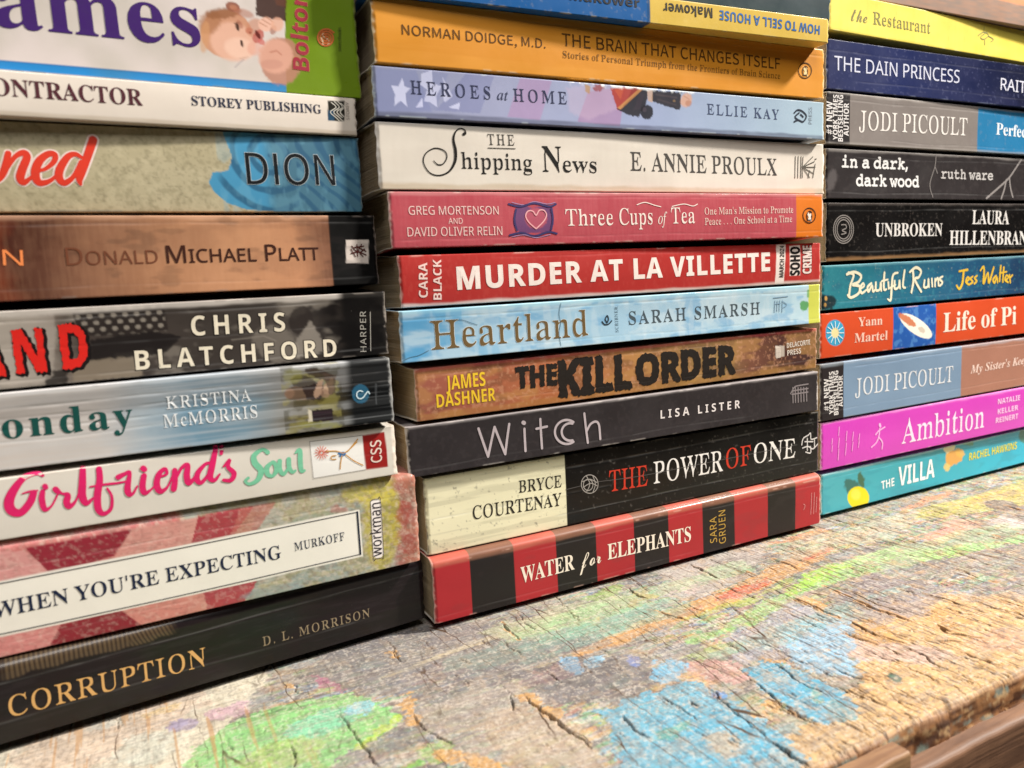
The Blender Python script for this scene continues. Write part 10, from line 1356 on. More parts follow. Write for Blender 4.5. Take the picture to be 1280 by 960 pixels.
('d09c84',[(163.0,-122.1),(160.1,-123.1),(156.6,-123.3),(152.8,-122.8),(149.0,-121.6),(145.6,-119.8),(142.9,-117.6),(141.1,-115.2),(140.4,-112.8),(141.0,-110.6),(142.7,-108.9),(145.5,-107.8),(149.1,-107.4),(153.0,-107.9),(157.1,-109.2),(160.7,-111.1),(163.5,-113.4),(165.2,-115.9),(165.7,-118.4),(164.9,-120.5)],3.9,0.6,2.0,0.45,1.0),
('c89892',[(68.2,-89.2),(66.3,-90.2),(64.0,-90.1),(61.7,-89.2),(59.3,-87.4),(57.3,-84.9),(55.7,-82.0),(54.7,-78.8),(54.4,-75.8),(54.9,-73.1),(56.2,-71.1),(58.1,-69.9),(60.4,-69.9),(63.0,-70.9),(65.5,-72.8),(67.6,-75.5),(69.2,-78.7),(70.1,-81.9),(70.2,-84.9),(69.5,-87.5)],2.8,0.75,1.8,0.45,1.0),
('d4a46c',[(55.4,-86.1),(53.9,-86.9),(52.2,-87.2),(50.5,-86.7),(48.8,-85.7),(47.4,-84.1),(46.3,-82.1),(45.7,-79.9),(45.7,-77.7),(46.2,-75.7),(47.2,-74.2),(48.7,-73.2),(50.5,-72.9),(52.3,-73.3),(54.1,-74.5),(55.6,-76.2),(56.6,-78.2),(57.1,-80.5),(57.1,-82.7),(56.5,-84.6)],2.0,0.5,1.7,0.45,1.0),
('a8b878',[(81.5,-71.9),(80.2,-72.9),(77.9,-73.8),(74.9,-74.5),(71.5,-74.8),(68.1,-74.8),(64.9,-74.5),(62.3,-73.9),(60.4,-73.1),(59.5,-72.1),(59.6,-71.0),(60.8,-70.0),(62.9,-69.1),(65.8,-68.4),(69.2,-68.0),(72.7,-67.9),(76.1,-68.2),(78.9,-68.8),(80.8,-69.7),(81.7,-70.8)],2.2,0.65,1.9,0.45,2),
('94bed8',[(93.4,-76.5),(110.3,-69.6),(124.8,-79.2),(94.2,-104.9),(85.9,-97.9),(85.4,-87.5)],3.7,0.85,2.2,0.35,1.0),
('5ca6c4',[(69.1,-83.6),(79.9,-84.5),(85.4,-95.3),(84.9,-106.0),(81.6,-116.0),(74.2,-118.9),(67.3,-118.2),(65.3,-110.5),(65.9,-98.1)],1.0,0.95,1.6,0.2,1.0),
('6c9ea8',[(77.6,-119.4),(76.2,-120.0),(74.8,-120.2),(73.5,-119.8),(72.4,-119.1),(71.7,-118.0),(71.3,-116.6),(71.5,-115.1),(72.0,-113.6),(73.0,-112.2),(74.2,-111.2),(75.7,-110.5),(77.2,-110.3),(78.5,-110.6),(79.7,-111.4),(80.4,-112.6),(80.7,-114.1),(80.5,-115.6),(79.9,-117.1),(78.9,-118.5)],1.2,0.85,1.5,0.45,1.0),
('68a8c2',[(18.3,-80.0),(34.3,-79.1),(51.4,-80.2),(56.6,-90.1),(53.4,-104.5),(54.0,-118.0),(51.4,-124.4),(37.5,-132.1),(8.1,-114.1),(14.3,-95.4)],1.4,0.92,2.0,0.36,1.0),
('60a6c2',[(38.7,-95.2),(48.9,-96.8),(51.6,-109.2),(51.0,-118.2),(35.8,-122.3),(23.3,-116.4)],1.4,0.9,1.4,0.25,1.0),
('b0a898',[(40.1,-114.1),(38.9,-114.7),(37.6,-114.9),(36.4,-114.7),(35.3,-114.0),(34.5,-112.9),(34.0,-111.6),(33.9,-110.1),(34.2,-108.6),(34.9,-107.2),(35.9,-106.1),(37.2,-105.4),(38.5,-105.2),(39.8,-105.4),(41.0,-106.1),(41.8,-107.3),(42.2,-108.7),(42.3,-110.2),(41.9,-111.7),(41.2,-113.0)],1.1,0.85,1.6,0.45,1.0),
('7ab4d4',[(55.8,-73.6),(54.4,-75.3),(52.5,-76.7),(50.4,-77.6),(48.3,-78.1),(46.4,-78.0),(44.8,-77.4),(43.8,-76.3),(43.3,-74.8),(43.4,-73.1),(44.2,-71.3),(45.6,-69.6),(47.5,-68.1),(49.6,-67.0),(51.8,-66.5),(53.8,-66.6),(55.5,-67.2),(56.6,-68.4),(57.0,-70.0),(56.8,-71.8)],1.8,0.85,1.8,0.45,1.0),
('84b8dc',[(26.9,-59.4),(26.0,-59.8),(25.1,-59.7),(24.3,-59.0),(23.8,-57.8),(23.5,-56.2),(23.5,-54.4),(23.8,-52.4),(24.4,-50.5),(25.2,-49.0),(26.2,-47.8),(27.2,-47.3),(28.1,-47.4),(28.9,-48.1),(29.5,-49.4),(29.7,-51.1),(29.6,-53.1),(29.3,-55.1),(28.7,-56.9),(27.9,-58.4)],1.1,0.85,1.1,0.45,1.0),
('8cbcd8',[(37.7,-55.6),(37.0,-56.6),(36.1,-57.4),(34.9,-57.9),(33.7,-58.2),(32.6,-58.1),(31.6,-57.8),(30.9,-57.2),(30.5,-56.3),(30.4,-55.4),(30.8,-54.3),(31.4,-53.4),(32.4,-52.6),(33.6,-52.0),(34.8,-51.7),(36.0,-51.7),(37.0,-52.1),(37.7,-52.7),(38.1,-53.6),(38.1,-54.6)],1.1,0.85,1.1,0.45,1.0),
('6c94cc',[(55.3,-92.4),(54.7,-92.9),(53.9,-93.3),(53.0,-93.4),(52.2,-93.3),(51.4,-93.0),(50.9,-92.5),(50.5,-91.9),(50.5,-91.1),(50.6,-90.4),(51.1,-89.7),(51.7,-89.2),(52.5,-88.8),(53.4,-88.7),(54.3,-88.7),(55.0,-89.1),(55.6,-89.6),(55.9,-90.3),(56.0,-91.0),(55.8,-91.7)],0.6,0.8,1.0,0.45,1.0),
('7088cc',[(45.7,-61.8),(45.1,-62.5),(44.4,-63.1),(43.8,-63.6),(43.3,-63.8),(43.0,-63.7),(42.8,-63.4),(42.8,-62.9),(43.0,-62.2),(43.4,-61.5),(44.0,-60.7),(44.6,-59.9),(45.2,-59.2),(45.8,-58.8),(46.4,-58.6),(46.7,-58.6),(46.9,-58.9),(46.9,-59.5),(46.6,-60.1),(46.2,-60.9)],0.7,0.6,1.8,0.45,1.0),
('5a9c74',[(36.9,-98.6),(36.2,-99.3),(35.0,-100.0),(33.2,-100.5),(31.2,-100.8),(29.1,-101.0),(27.1,-101.0),(25.5,-100.7),(24.2,-100.3),(23.6,-99.7),(23.5,-99.1),(24.2,-98.4),(25.3,-97.8),(27.0,-97.2),(29.0,-96.9),(31.2,-96.7),(33.2,-96.7),(35.0,-96.9),(36.3,-97.4),(36.9,-97.9)],1.1,0.5,1.4,0.45,1.0),
('64a870',[(76.7,-108.0),(75.7,-108.4),(74.8,-108.6),(74.1,-108.5),(73.5,-108.1),(73.2,-107.5),(73.3,-106.7),(73.6,-105.9),(74.1,-105.0),(74.9,-104.1),(75.9,-103.5),(76.8,-103.0),(77.8,-102.8),(78.6,-102.9),(79.1,-103.3),(79.4,-103.9),(79.4,-104.7),(79.0,-105.6),(78.4,-106.5),(77.6,-107.3)],1.3,0.4,1.6,0.45,1.0),
('3f6c58',[(103.2,-113.8),(102.5,-114.0),(102.0,-113.9),(101.5,-113.6),(101.3,-113.1),(101.2,-112.3),(101.4,-111.5),(101.8,-110.7),(102.3,-109.9),(103.0,-109.3),(103.7,-108.8),(104.4,-108.6),(105.0,-108.7),(105.4,-109.0),(105.6,-109.6),(105.7,-110.3),(105.5,-111.2),(105.1,-112.0),(104.5,-112.8),(103.9,-113.4)],0.3,0.95,0.5,-1,1.0),
('94a8a8',[(58.7,-116.6),(57.9,-116.9),(57.1,-116.9),(56.3,-116.6),(55.6,-116.0),(55.1,-115.2),(54.8,-114.2),(54.7,-113.2),(54.9,-112.2),(55.3,-111.3),(55.9,-110.7),(56.7,-110.4),(57.5,-110.3),(58.3,-110.7),(59.0,-111.3),(59.6,-112.1),(59.9,-113.1),(59.9,-114.2),(59.7,-115.1),(59.3,-116.0)],1.1,0.8,1.4,0.45,1.0),
('8ab49c',[(-7.6,-34.0),(15.0,-41.7),(47.5,-44.8),(81.8,-44.8),(86.3,-38.3),(55.1,-30.7),(20.5,-28.2),(-5.8,-28.0)],4.0,0.5,3.6,0.42,3),
('9cbf8c',[(20.3,-24.8),(50.5,-30.3),(87.6,-29.7),(129.9,-23.1),(135.1,-16.3),(96.4,-15.6),(57.2,-17.1),(22.5,-19.1)],4.7,0.5,3.8,0.42,3),
('8cb8b0',[(64.2,-73.1),(87.3,-78.2),(125.6,-74.7),(160.9,-73.4),(165.4,-69.4),(133.4,-66.0),(93.2,-70.4),(66.6,-69.7)],3.3,0.45,3.3,0.44,3),
('a8c890',[(142.8,-48.6),(171.9,-55.5),(214.6,-61.1),(260.4,-62.4),(272.2,-55.0),(236.9,-44.9),(189.9,-39.6),(149.4,-41.7)],5.7,0.5,4.6,0.42,3),
('7c7a7e',[(-32.1,-36.0),(-9.9,-40.8),(15.9,-45.4),(44.1,-48.8),(48.1,-42.0),(22.6,-30.2),(-5.5,-25.6),(-30.9,-29.5)],3.7,0.55,3.3,0.4,3),
('64605f',[(40.7,-61.7),(38.7,-63.7),(35.4,-65.1),(31.1,-65.9),(26.4,-66.0),(21.6,-65.4),(17.2,-64.2),(13.5,-62.5),(10.9,-60.3),(9.6,-58.1),(9.8,-55.8),(11.4,-53.8),(14.4,-52.2),(18.6,-51.2),(23.4,-50.9),(28.5,-51.5),(33.3,-52.7),(37.3,-54.6),(40.0,-56.9),(41.1,-59.3)],2.8,0.5,2.8,0.4,1.0),
]
TCRACK = [
(1.3,1.2,[(22.3,-12.6),(21.0,-20.3),(21.5,-27.9)]),
(0.5,0.5,[(30.3,-8.1),(29.0,-18.6),(28.3,-25.8)]),
(0.5,0.5,[(50.1,-1.0),(47.3,-18.7),(46.5,-27.1)]),
(1.2,1,[(78.0,-13.3),(76.6,-20.9),(77.6,-25.2)]),
(0.6,0.5,[(84.0,-4.5),(83.0,-13.9),(82.3,-21.0)]),
(1.3,1,[(74.4,-36.0),(75.4,-40.8),(77.5,-49.3)]),
(0.5,0.5,[(49.5,-33.0),(48.9,-43.8),(49.6,-51.9)]),
(1.1,1,[(114.1,-6.9),(113.8,-18.7),(113.6,-25.9)]),
(0.5,0.5,[(100.4,-31.5),(99.5,-43.5),(97.7,-55.7)]),
(0.6,0.6,[(85.0,-29.3),(84.4,-40.2),(82.8,-53.6)]),
(0.6,0.8,[(-45.1,-41.5),(-44.3,-49.1),(-44.1,-57.0),(-43.6,-65.7),(-42.8,-72.1)]),
(0.9,0.9,[(-27.1,-52.8),(-26.7,-60.2),(-24.7,-68.6),(-22.8,-72.3)]),
(0.6,0.7,[(-60.9,-48.6),(-61.3,-56.7),(-61.3,-60.7)]),
(1.0,0.8,[(-19.1,-11.2),(-19.0,-16.6),(-19.4,-20.3)]),
(1.0,0.8,[(-53.6,-15.9),(-52.8,-22.6)]),
(0.5,0.5,[(-12.1,-61.8),(-10.3,-63.4)]),
(1.2,1.2,[(4.6,-62.3),(5.5,-66.9),(6.1,-73.8),(7.0,-83.1),(8.0,-93.5)]),
(0.8,0.9,[(2.0,-58.5),(-1.4,-66.6)]),
(0.4,0.6,[(2.4,-53.4),(3.4,-62.0)]),
(1.1,1.1,[(23.9,-84.9),(23.0,-89.9),(22.9,-94.3),(23.5,-97.7)]),
(1.6,1.3,[(44.2,-89.4),(44.4,-92.6)]),
(0.6,0.7,[(38.7,-82.9),(39.5,-90.9),(39.7,-99.0)]),
(0.9,1,[(88.4,-81.3),(88.9,-84.2)]),
(0.5,0.7,[(69.1,-80.0),(68.0,-88.0),(65.3,-98.7),(64.3,-107.1),(64.9,-116.2)]),
(1.1,1,[(66.3,-97.8),(63.7,-107.7),(64.6,-113.8),(65.0,-116.7)]),
(1.6,1.2,[(61.2,-102.2),(61.9,-105.6)]),
(1.4,1.2,[(57.6,-104.8),(58.2,-106.5)]),
(0.9,0.9,[(53.9,-86.2),(50.6,-101.3),(49.6,-114.0),(49.3,-121.1),(48.4,-128.2)]),
(1,1,[(48.9,-116.9),(48.8,-125.5),(48.8,-129.2)]),
(1.3,1.2,[(123.6,-53.7),(123.6,-64.9),(123.0,-75.7)]),
(1.5,1.4,[(124.2,-78.8),(123.0,-85.5),(123.4,-92.8),(125.2,-98.7)]),
(0.6,0.6,[(111.9,-62.7),(111.6,-71.9),(112.3,-79.8)]),
(0.7,0.7,[(88.0,-73.0),(87.3,-85.6),(88.5,-92.5)]),
(0.8,0.7,[(90.1,-91.1),(88.3,-101.7)]),
(0.8,0.8,[(93.7,-97.1),(93.8,-102.9),(96.5,-109.1)]),
(0.7,0.7,[(80.1,-85.9),(78.4,-98.6),(79.7,-108.9)]),
(1,0.9,[(86.1,-107.8),(86.5,-114.2),(88.5,-120.4)]),
(1.3,1.2,[(140.9,-53.5),(140.4,-60.6),(139.1,-74.5),(140.8,-90.6)]),
(1.0,1,[(144.5,-61.5),(143.1,-76.3),(143.6,-85.5)]),
(1.4,1.2,[(145.0,-96.4),(142.8,-102.1),(147.4,-109.9)]),
(1.8,1.3,[(134.9,-103.7),(140.2,-107.9)]),
(1.0,0.9,[(122.4,-100.8),(123.2,-105.8),(119.9,-114.6),(120.5,-116.7)]),
(0.6,0.6,[(108.6,-98.2),(112.9,-107.1)]),
(0.8,0.8,[(111.6,-108.6),(111.9,-116.2),(111.3,-119.6)]),
(1,0.8,[(117.1,-113.9),(117.8,-117.2)]),
(0.7,0.7,[(118.5,-120.5),(119.1,-127.3)]),
(0.5,0.5,[(114.5,-120.7),(112.1,-127.0),(110.2,-130.7)]),
(0.8,0.8,[(89.8,-107.5),(89.0,-112.3),(89.0,-114.9)]),
(0.5,0.5,[(96.1,-108.9),(95.7,-115.0),(97.3,-120.1)]),
(0.7,0.7,[(84.1,-122.4),(84.4,-127.1)]),
(0.7,0.7,[(74.6,-122.3),(73.5,-128.1)]),
(1.0,1,[(195.2,-71.0),(195.0,-76.0),(194.1,-80.3)]),
(0.8,0.8,[(190.9,-72.1),(192.4,-79.2)]),
(0.9,0.9,[(165.5,-79.4),(166.3,-85.2),(166.2,-92.7)]),
(0.7,0.7,[(146.2,-69.0),(147.8,-76.1)]),
(1.1,1,[(258.1,-16.0),(255.9,-25.8)]),
(0.6,0.6,[(210.8,-35.0),(210.3,-45.0),(211.1,-55.4)]),
(0.8,0.8,[(240.4,-56.3),(249.5,-60.3)]),
(1.0,0.9,[(175.9,-101.7),(174.2,-109.8)]),
(0.9,0.8,[(158.8,-90.1),(161.5,-99.8)]),
]

table = bpy.data.objects.new('wooden_table', None)
table.empty_display_size = 0.05
COL.objects.link(table)
table['label'] = 'weathered wooden table with cracked boards and splashes of faded paint'
table['category'] = 'table'

xs = np.r_[np.arange(-420, -172, 8.0), np.arange(-172, 410, 0.33), np.arange(412, 640, 8.0)]
YE = -129.3
ys = np.r_[np.arange(YE, 24, 0.33), np.arange(26, 260, 9.0)]
X, Y = np.meshgrid(xs, ys, indexing='ij')


def table_paint(X, Y):
    g1 = fbm(X / 3.0, Y / 40.0, 900, 5)            # grain runs front to back
    g2 = fbm(X / 26.0, Y / 30.0, 901, 5)
    fine = fbm(X / 0.9, Y / 0.9, 902, 3)
    brush = fbm(X / 22.0 + Y / 60, Y / 1.2, 903, 4)  # paint dragged along the front edge
    C = np.zeros(X.shape + (3,))
    film = np.zeros(X.shape)

    def bl(m, c):
        C[:] = C * (1 - m[..., None]) + np.asarray(c) * m[..., None]
    bl(np.ones(X.shape), lin('7a7879'))
    bl(sstep(.42, .62, g2) * .6, lin('9c9694'))
    bl(sstep(.5, .62, fbm(X / 18, Y / 14, 905)) * .5, lin('6e6869'))
    bl(sstep(.52, .60, fbm(X / 40, Y / 6, 906)) * .4, lin('b4a898'))
    zone = .25 + .75 * sstep(.42, .6, fbm(X / 45, Y / 20, 915, 3))
    for q, (sx0, sy0, col) in enumerate(((7, 2.4, '8cb8a8'), (6, 2.6, 'c48c7c'), (6, 2.2, 'a8bc6c'), (8, 2.6, '86a6c4'), (5, 2.0, 'd8d0c4'), (5, 2.2, '4c4648'), (6, 1.8, 'c8a468'), (5, 1.8, '7cb07c'))):
        bl(sstep(.585, .62, fbm(X / sx0, Y / sy0, 980 + q, 5)) * .62 * zone, lin(col))
    for k, (c, pts, soft, a, rough, th, st) in enumerate(TPATCH):
        P = np.array(pts)
        m = max(10, soft * 2 + rough * 2)
        ix = np.where((xs > P[:, 0].min() - m) & (xs < P[:, 0].max() + m))[0]
        iy = np.where((ys > P[:, 1].min() - m) & (ys < P[:, 1].max() + m))[0]
        if not len(ix) or not len(iy):
            continue
        sl = np.s_[ix[0]:ix[-1] + 1, iy[0]:iy[-1] + 1]
        x, y = X[sl], Y[sl]
        rs = max(rough, .4)
        d = sdist_poly(pts, x, y) + (fbm(x / (rs * 1.8 * st), y / (rs * 1.8), 920 + k, 6) - 0.5) * rs * 3.4
        d = d + (fine[sl] - .5) * min(rs, 2.5) * 1.5 + (brush[sl] - .5) * min(rs, 3) * 1.6
        s2 = max(soft * .22, .25)
        mk = sstep(s2, -s2, d)
        if th >= 0:
            br = .20 * brush[sl] + .15 * fine[sl] + .20 * g1[sl] + .45 * fbm(x / 6, y / 4, 988 + k % 9, 5)
            core = sstep(0, -soft * 1.2 - 1.5, d)          # worn thin towards the rim
            mk = mk * (.25 + .75 * sstep(th - .03, th + .035, br + .07 + .12 * core))
        film[sl] = np.maximum(film[sl] * (1 - mk), mk * a)
        mk = mk * a
        c0 = lin(c)
        CC = C[sl]
        CC[:] = CC * (1 - mk[..., None]) + c0 * mk[..., None]
    # thin dry-brush lines and scratches, then flecks of missing paint
    bl(sstep(.62, .66, fbm(X / 60, Y / .55, 931, 3)) * .20, lin('d8ccb8'))
    bl(sstep(.63, .67, fbm(X / 44, Y / .6, 932, 3)) * .22, lin('645a5a'))
    near = np.clip((X - Y * .5 - 60) / 110, 0, 1)          # the bare, splintered end of the board
    few = .30 + .70 * near
    bl(sstep(.61, .64, fbm(X / 2.2, Y / 3.4, 936, 4)) * .50 * few, lin('c0a078'))
    bl(sstep(.63, .66, fbm(X / 1.5, Y / 2.0, 935, 4)) * .40 * few, lin('584c4a'))
    bl(sstep(.60, .66, fbm(X / .9, Y / .8, 937, 3)) * .38, lin('dcd2c4'))
    bl(sstep(.60, .66, fbm(X / .8, Y / .9, 945, 3)) * .34, lin('544a4a'))
    bl(sstep(.64, .67, fbm(X / .6, Y / 12, 939, 3)) * .55 * few, lin('4c3a2e'))
    bl(sstep(.55, .62, fbm(X / 9, Y / 2.2, 944, 4)) * .25, lin('9a928c'))
    # orange checks in the pale paint on the left
    bl(sstep(.66, .69, fbm(X / 1.3, Y / 34, 946, 3)) * .6 * sstep(-40, -80, X), lin('b88a58'))
    g = C.mean(-1, keepdims=True)
    C = np.clip(g + (C - g) * 1.0, 0.01, .9)
    return C * np.array([.90, .91, .91]), film


TC, FILM = table_paint(X, Y)
H = (fbm(X / 60, Y / 90, 940, 3) - .5) * 1.0 + (fbm(X / 2.6, Y / 26, 941, 4) - .5) * (.22 + .5 * np.clip((X - Y * .5 - 60) / 110, 0, 1)) + (fbm(X / 2.2, Y / 2.2, 942, 3) - .5) * .08
H += FILM * .10
H *= sstep(20, -2, Y) * .9 + .1
rnd = np.random.RandomState(5)
cracks = [(w * .6, d, [tuple(p) for p in pts]) for w, d, pts in TCRACK]
for i in range(4200):
    x0 = rnd.uniform(-160, 390)
    y0 = rnd.uniform(-132, 8)
    right = np.clip((x0 - y0 * .7 - 60) / 110, 0, 1)
    if rnd.rand() > .06 + .94 * right * (.3 + .7 * vnoise(np.array([x0 / 25.0]), np.array([y0 / 18.0]), 77)[0]):
        continue
    L = rnd.gamma(1.4, 2.8) + 1.2
    pts = []
    xx = x0
    for k in range(5):
        pts.append((xx, y0 - L * k / 4))
        xx += rnd.normal(.04, .12) * L / 4
    cracks.append((rnd.uniform(.12, .42) + .5 * (rnd.rand() < .10 * right), rnd.uniform(.2, .6), pts))
CM = np.zeros(X.shape)
CH = np.zeros(X.shape)
for k, (w, d, pts) in enumerate(cracks):
    P = np.array(pts)
    ix = np.where((xs > P[:, 0].min() - 5) & (xs < P[:, 0].max() + 5))[0]
    iy = np.where((ys > P[:, 1].min() - 5) & (ys < P[:, 1].max() + 5))[0]
    if not len(ix) or not len(iy):
        continue
    sl = np.s_[ix[0]:ix[-1] + 1, iy[0]:iy[-1] + 1]
    x, y = X[sl], Y[sl]
    xw = x + (fbm(x / 2.5, y / 3.0, 960 + k % 40, 4) - .5) * 2.4
    dd = dist_line(pts, xw, y)
    # taper towards the ends
    e = np.minimum(np.hypot(x - P[0, 0], y - P[0, 1]), np.hypot(x - P[-1, 0], y - P[-1, 1]))
    ww = w * (.25 + .75 * sstep(0, 4, e)) * (.25 + 1.5 * fbm(y / 1.5, x / 3 + k, 961, 3) ** 1.3)
    m = sstep(ww * .5 + .15, ww * .5 - .15, dd)
    CM[sl] = np.maximum(CM[sl], m * min(1.0, .8 + d * .3))
    CH[sl] = np.maximum(CH[sl], m * d * 2.0)
    rim = sstep(ww + .9, ww + .5, dd) * sstep(.47, .52, fbm(x / 1.6, y / 2.4, 962 + k % 40, 3)) * (.75 if w > .75 else .12)
    CC = TC[sl]
    CC[:] = CC * (1 - rim[..., None]) + lin('b48c60') * rim[..., None]
TC = TC * (1 - CM[..., None]) + lin('22130b') * CM[..., None]
H = H - CH
# knots/gouged holes show as deeper pits
edge = sstep(YE + 1.3, YE, Y)
H -= edge * (.5 + .9 * fbm(X / 9, Y / 6, 950, 3))
TC = TC * (1 - (edge * .6)[..., None]) + lin('8c5c3c') * (edge * .6)[..., None]
Yv = Y + np.where(Y < YE + .01, (fbm(X / 14, X * 0, 951, 4) - .5) * 1.6, 0)
H -= np.percentile(H[(Y > -60) & (Y < 10)], 82) + 0.02
H = np.minimum(H, np.where(Y > -14, -.02, 2.0))
top = np.stack([X, Yv, np.where(Y > 15, np.minimum(H, -.05), H)], -1)

m_t, nt, b = new_mat('painted_wood')
at = nt.nodes.new('ShaderNodeAttribute')
at.attribute_name = 'art'
n1 = noise_node(nt, 1500, 5, .7)
n2 = noise_node(nt, 260, 5, .6, (1.0, .5, 1))
c = mix_rgb(nt, 'MULTIPLY', 1.0, at.outputs['Color'], ramp(nt, n1.outputs[0], .34, .62, (.90, .89, .88, 1), (1.05, 1.05, 1.05, 1)))
c = mix_rgb(nt, 'MULTIPLY', 1.0, c, ramp(nt, n2.outputs[0], .34, .6, (.86, .84, .82, 1), (1.05, 1.05, 1.05, 1)))
# hairline checks running with the grain
tc = nt.nodes.new('ShaderNodeTexCoord')
mp = nt.nodes.new('ShaderNodeMapping')
mp.inputs['Scale'].default_value = (150, 17, 1)
wob = noise_node(nt, 55, 4, .6)
wv = nt.nodes.new('ShaderNodeVectorMath')
wv.operation = 'SCALE'
wv.inputs['Scale'].default_value = .006
nt.links.new(wob.outputs['Color'], wv.inputs[0])
va = nt.nodes.new('ShaderNodeVectorMath')
va.operation = 'ADD'
nt.links.new(tc.outputs['Object'], va.inputs[0])
nt.links.new(wv.outputs[0], va.inputs[1])
nt.links.new(va.outputs[0], mp.inputs['Vector'])
vo = nt.nodes.new('ShaderNodeTexVoronoi')
vo.voronoi_dimensions = '2D'
vo.feature = 'DISTANCE_TO_EDGE'
vo.inputs['Scale'].default_value = 1.0
nt.links.new(mp.outputs[0], vo.inputs['Vector'])
gate = noise_node(nt, 42, 3, .6, (1, .6, 1))
hair = nt.nodes.new('ShaderNodeMath')
hair.operation = 'MULTIPLY'
nt.links.new(ramp(nt, vo.outputs['Distance'], .012, .030, (1, 1, 1, 1), (0, 0, 0, 1)), hair.inputs[0])
geo = nt.nodes.new('ShaderNodeNewGeometry')
sx_ = nt.nodes.new('ShaderNodeSeparateXYZ')
nt.links.new(geo.outputs['True Normal'], sx_.inputs[0])
up = nt.nodes.new('ShaderNodeMath')
up.operation = 'MULTIPLY'
nt.links.new(ramp(nt, gate.outputs[0], .50, .60), up.inputs[0])
nt.links.new(ramp(nt, sx_.outputs['Z'], .35, .6), up.inputs[1])
nt.links.new(up.outputs[0], hair.inputs[1])
c = mix_rgb(nt, 'MIX', hair.outputs[0], c, (.075, .042, .022, 1))
nt.links.new(c, b.inputs['Base Color'])
b.inputs['Roughness'].default_value = .62
b.inputs['Specular IOR Level'].default_value = .35
bp = nt.nodes.new('ShaderNodeBump')
bp.inputs['Strength'].default_value = .22
bp.inputs['Distance'].default_value = .0004
ad = nt.nodes.new('ShaderNodeMath')
ad.operation = 'ADD'
nt.links.new(n1.outputs[0], ad.inputs[0])
nt.links.new(n2.outputs[0], ad.inputs[1])
nt.links.new(ad.outputs[0], bp.inputs['Height'])
nt.links.new(bp.outputs[0], b.inputs['Normal'])
WOOD_TOP = m_t

nx, ny = X.shape
idg = np.arange(nx * ny).reshape(nx, ny)
f_top = np.stack([idg[:-1, :-1], idg[1:, :-1], idg[1:, 1:], idg[:-1, 1:]], -1).reshape(-1, 4)
# rough front edge going down from the first row
zsk = np.r_[-1.2, -2.2, -3.2, -4.2, -5.2, -6.2, -7.2, -8.2, -9.2, -12, -24]
Xe, Ze = np.meshgrid(xs, zsk, indexing='ij')
rough_e = (fbm(Xe / 14, Ze / 1.2, 970, 4) - .5) * 1.6 + (fbm(Xe / 3, Ze / .8, 971, 3) - .5) * .4
Ye = Yv[:, :1] - .1 - rough_e * .7 * sstep(-.5, -2, Ze)
base_z = H[:, :1]
edge_v = np.stack([Xe, Ye, base_z + Ze], -1)
ec = np.zeros(Xe.shape + (3,))
e1 = fbm(Xe / 10, Ze / .9, 972, 4)
ec[:] = lin('a8784e')
for mk, cc in ((sstep(.5, .62, e1), lin('5c3a24')), (sstep(.55, .7, fbm(Xe / 7, Ze / 2, 973, 4)) * .8, lin('8ca49c')), (sstep(.56, .7, fbm(Xe / 5, Ze / 2, 974, 4)) * .4, lin('7c6458')), (sstep(.6, .7, fbm(Xe / 4, Ze / 1.5, 975, 4)) * .8, lin('d8b484'))):
    ec = ec * (1 - mk[..., None]) + cc * mk[..., None]
ne = len(zsk)
ide = nx * ny + np.arange(nx * ne).reshape(nx, ne)
colf = np.c_[idg[:, 0], ide]
f_edge = np.stack([colf[:-1, :-1], colf[:-1, 1:], colf[1:, 1:], colf[1:, :-1]], -1).reshape(-1, 4)
# plain underside and back so that the slab is a closed board
cor = np.array([[xs[0], ys[-1], -24], [xs[-1], ys[-1], -24]])
k0 = nx * ny + nx * ne
verts = np.vstack([top.reshape(-1, 3), edge_v.reshape(-1, 3), cor])
cols = np.vstack([TC.reshape(-1, 3), ec.reshape(-1, 3), np.tile(lin('7a5638'), (2, 1))])
f_x = np.array([[ide[0, -1], k0, k0 + 1, ide[-1, -1]], [idg[0, -1], idg[-1, -1], k0 + 1, k0], [idg[0, 0], idg[0, -1], k0, ide[0, -1]], [idg[-1, -1], idg[-1, 0], ide[-1, -1], k0 + 1]])
mesh_obj('tabletop', verts * MM, np.vstack([f_top, f_edge, f_x]), [WOOD_TOP], table, None, True, np.clip(cols, 0, 1))


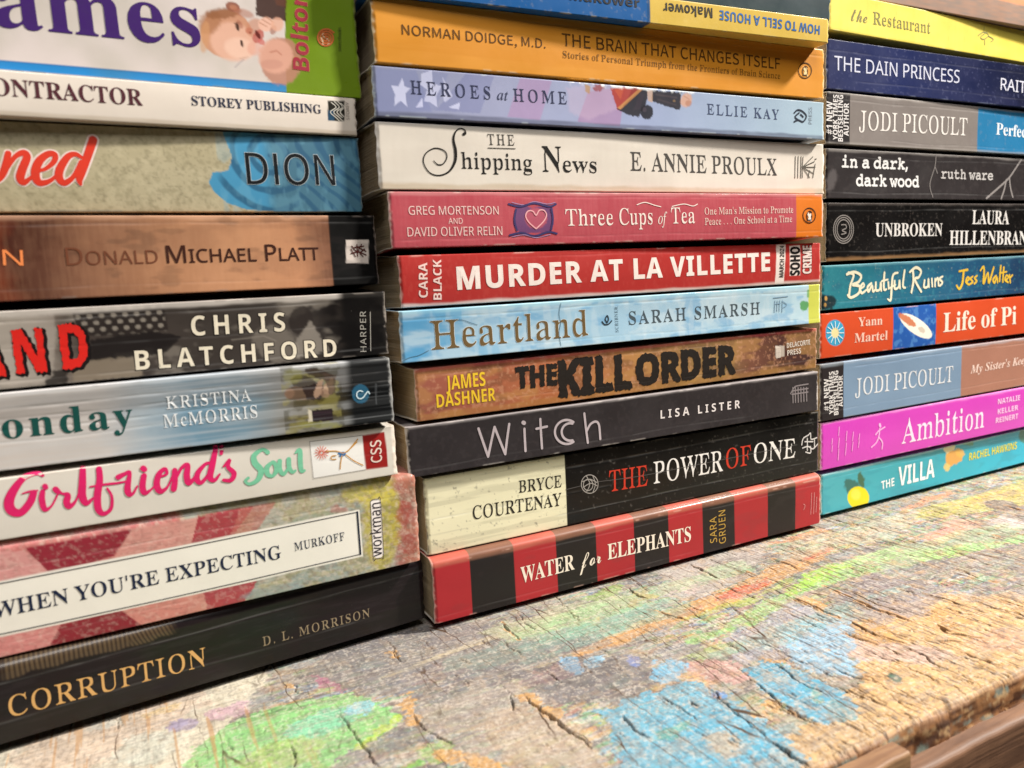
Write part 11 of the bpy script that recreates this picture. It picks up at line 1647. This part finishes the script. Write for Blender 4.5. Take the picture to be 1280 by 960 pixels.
def wood_material(name, c0, c1, c2):
    m, nt, b = new_mat(name)
    n1 = noise_node(nt, 9, 6, .65, (1.2, 14, 34))
    n2 = noise_node(nt, 240, 5, .7, (.15, 1, 1))
    c = ramp(nt, n1.outputs[0], .36, .62, c0, c1)
    c = mix_rgb(nt, 'MIX', ramp(nt, n2.outputs[0], .55, .72, (0, 0, 0, 1), (.7, .7, .7, 1)), c, c2)
    nt.links.new(c, b.inputs['Base Color'])
    b.inputs['Roughness'].default_value = .6
    bp = nt.nodes.new('ShaderNodeBump')
    bp.inputs['Strength'].default_value = .5
    bp.inputs['Distance'].default_value = .0008
    nt.links.new(n1.outputs[0], bp.inputs['Height'])
    nt.links.new(bp.outputs[0], b.inputs['Normal'])
    return m


def board(name, x0, x1, y0, y1, z0, z1, mat, bev, seed):
    """a board with a softened, slightly wavy upper front arris"""
    xs_ = np.arange(x0, x1 + .01, 2.0)
    pr = [(y1, z0), (y0, z0)]
    for a in np.linspace(0, 90, 6):
        r_ = math.radians(a)
        pr.append((y0 + bev * (1 - math.cos(r_)), z1 - bev * (1 - math.sin(r_))))
    pr.append((y1, z1))
    pr = np.array(pr)
    k = len(pr)
    V = np.zeros((len(xs_), k, 3))
    for i, x in enumerate(xs_):
        w = fbm(np.array([x / 12.0]), np.array([seed * 3.1]), seed, 3)[0] - .5
        V[i, :, 0] = x
        V[i, :, 1] = pr[:, 0] + np.where(pr[:, 0] < y1 - .1, w * .7, 0)
        V[i, :, 2] = pr[:, 1] + np.where(pr[:, 1] > z1 - bev - .1, w * .8, 0)
    idx_ = np.arange(len(xs_) * k).reshape(len(xs_), k)
    fs = []
    for i in range(len(xs_) - 1):
        for j in range(k):
            j2 = (j + 1) % k
            fs.append([int(idx_[i, j]), int(idx_[i, j2]), int(idx_[i + 1, j2]), int(idx_[i + 1, j])])
    fs.append([int(q) for q in idx_[0][::-1]])
    fs.append([int(q) for q in idx_[-1]])
    return mesh_obj(name, V.reshape(-1, 3) * MM, fs, [mat], table, None, False)


W1 = wood_material('trim_wood', (.20, .10, .048, 1), (.46, .27, .13, 1), (.20, .11, .06, 1))
W2 = wood_material('apron_wood', (.11, .052, .028, 1), (.27, .14, .075, 1), (.10, .05, .03, 1))
board('edge_trim', -420, 76.0, YE - 7.0, YE - 1.6, -40, -.9, W1, 1.0, 3)
board('apron_board', 78.4, 638, YE - 5.2, YE + 9.5, -70, -9.6, W2, 1.8, 8)
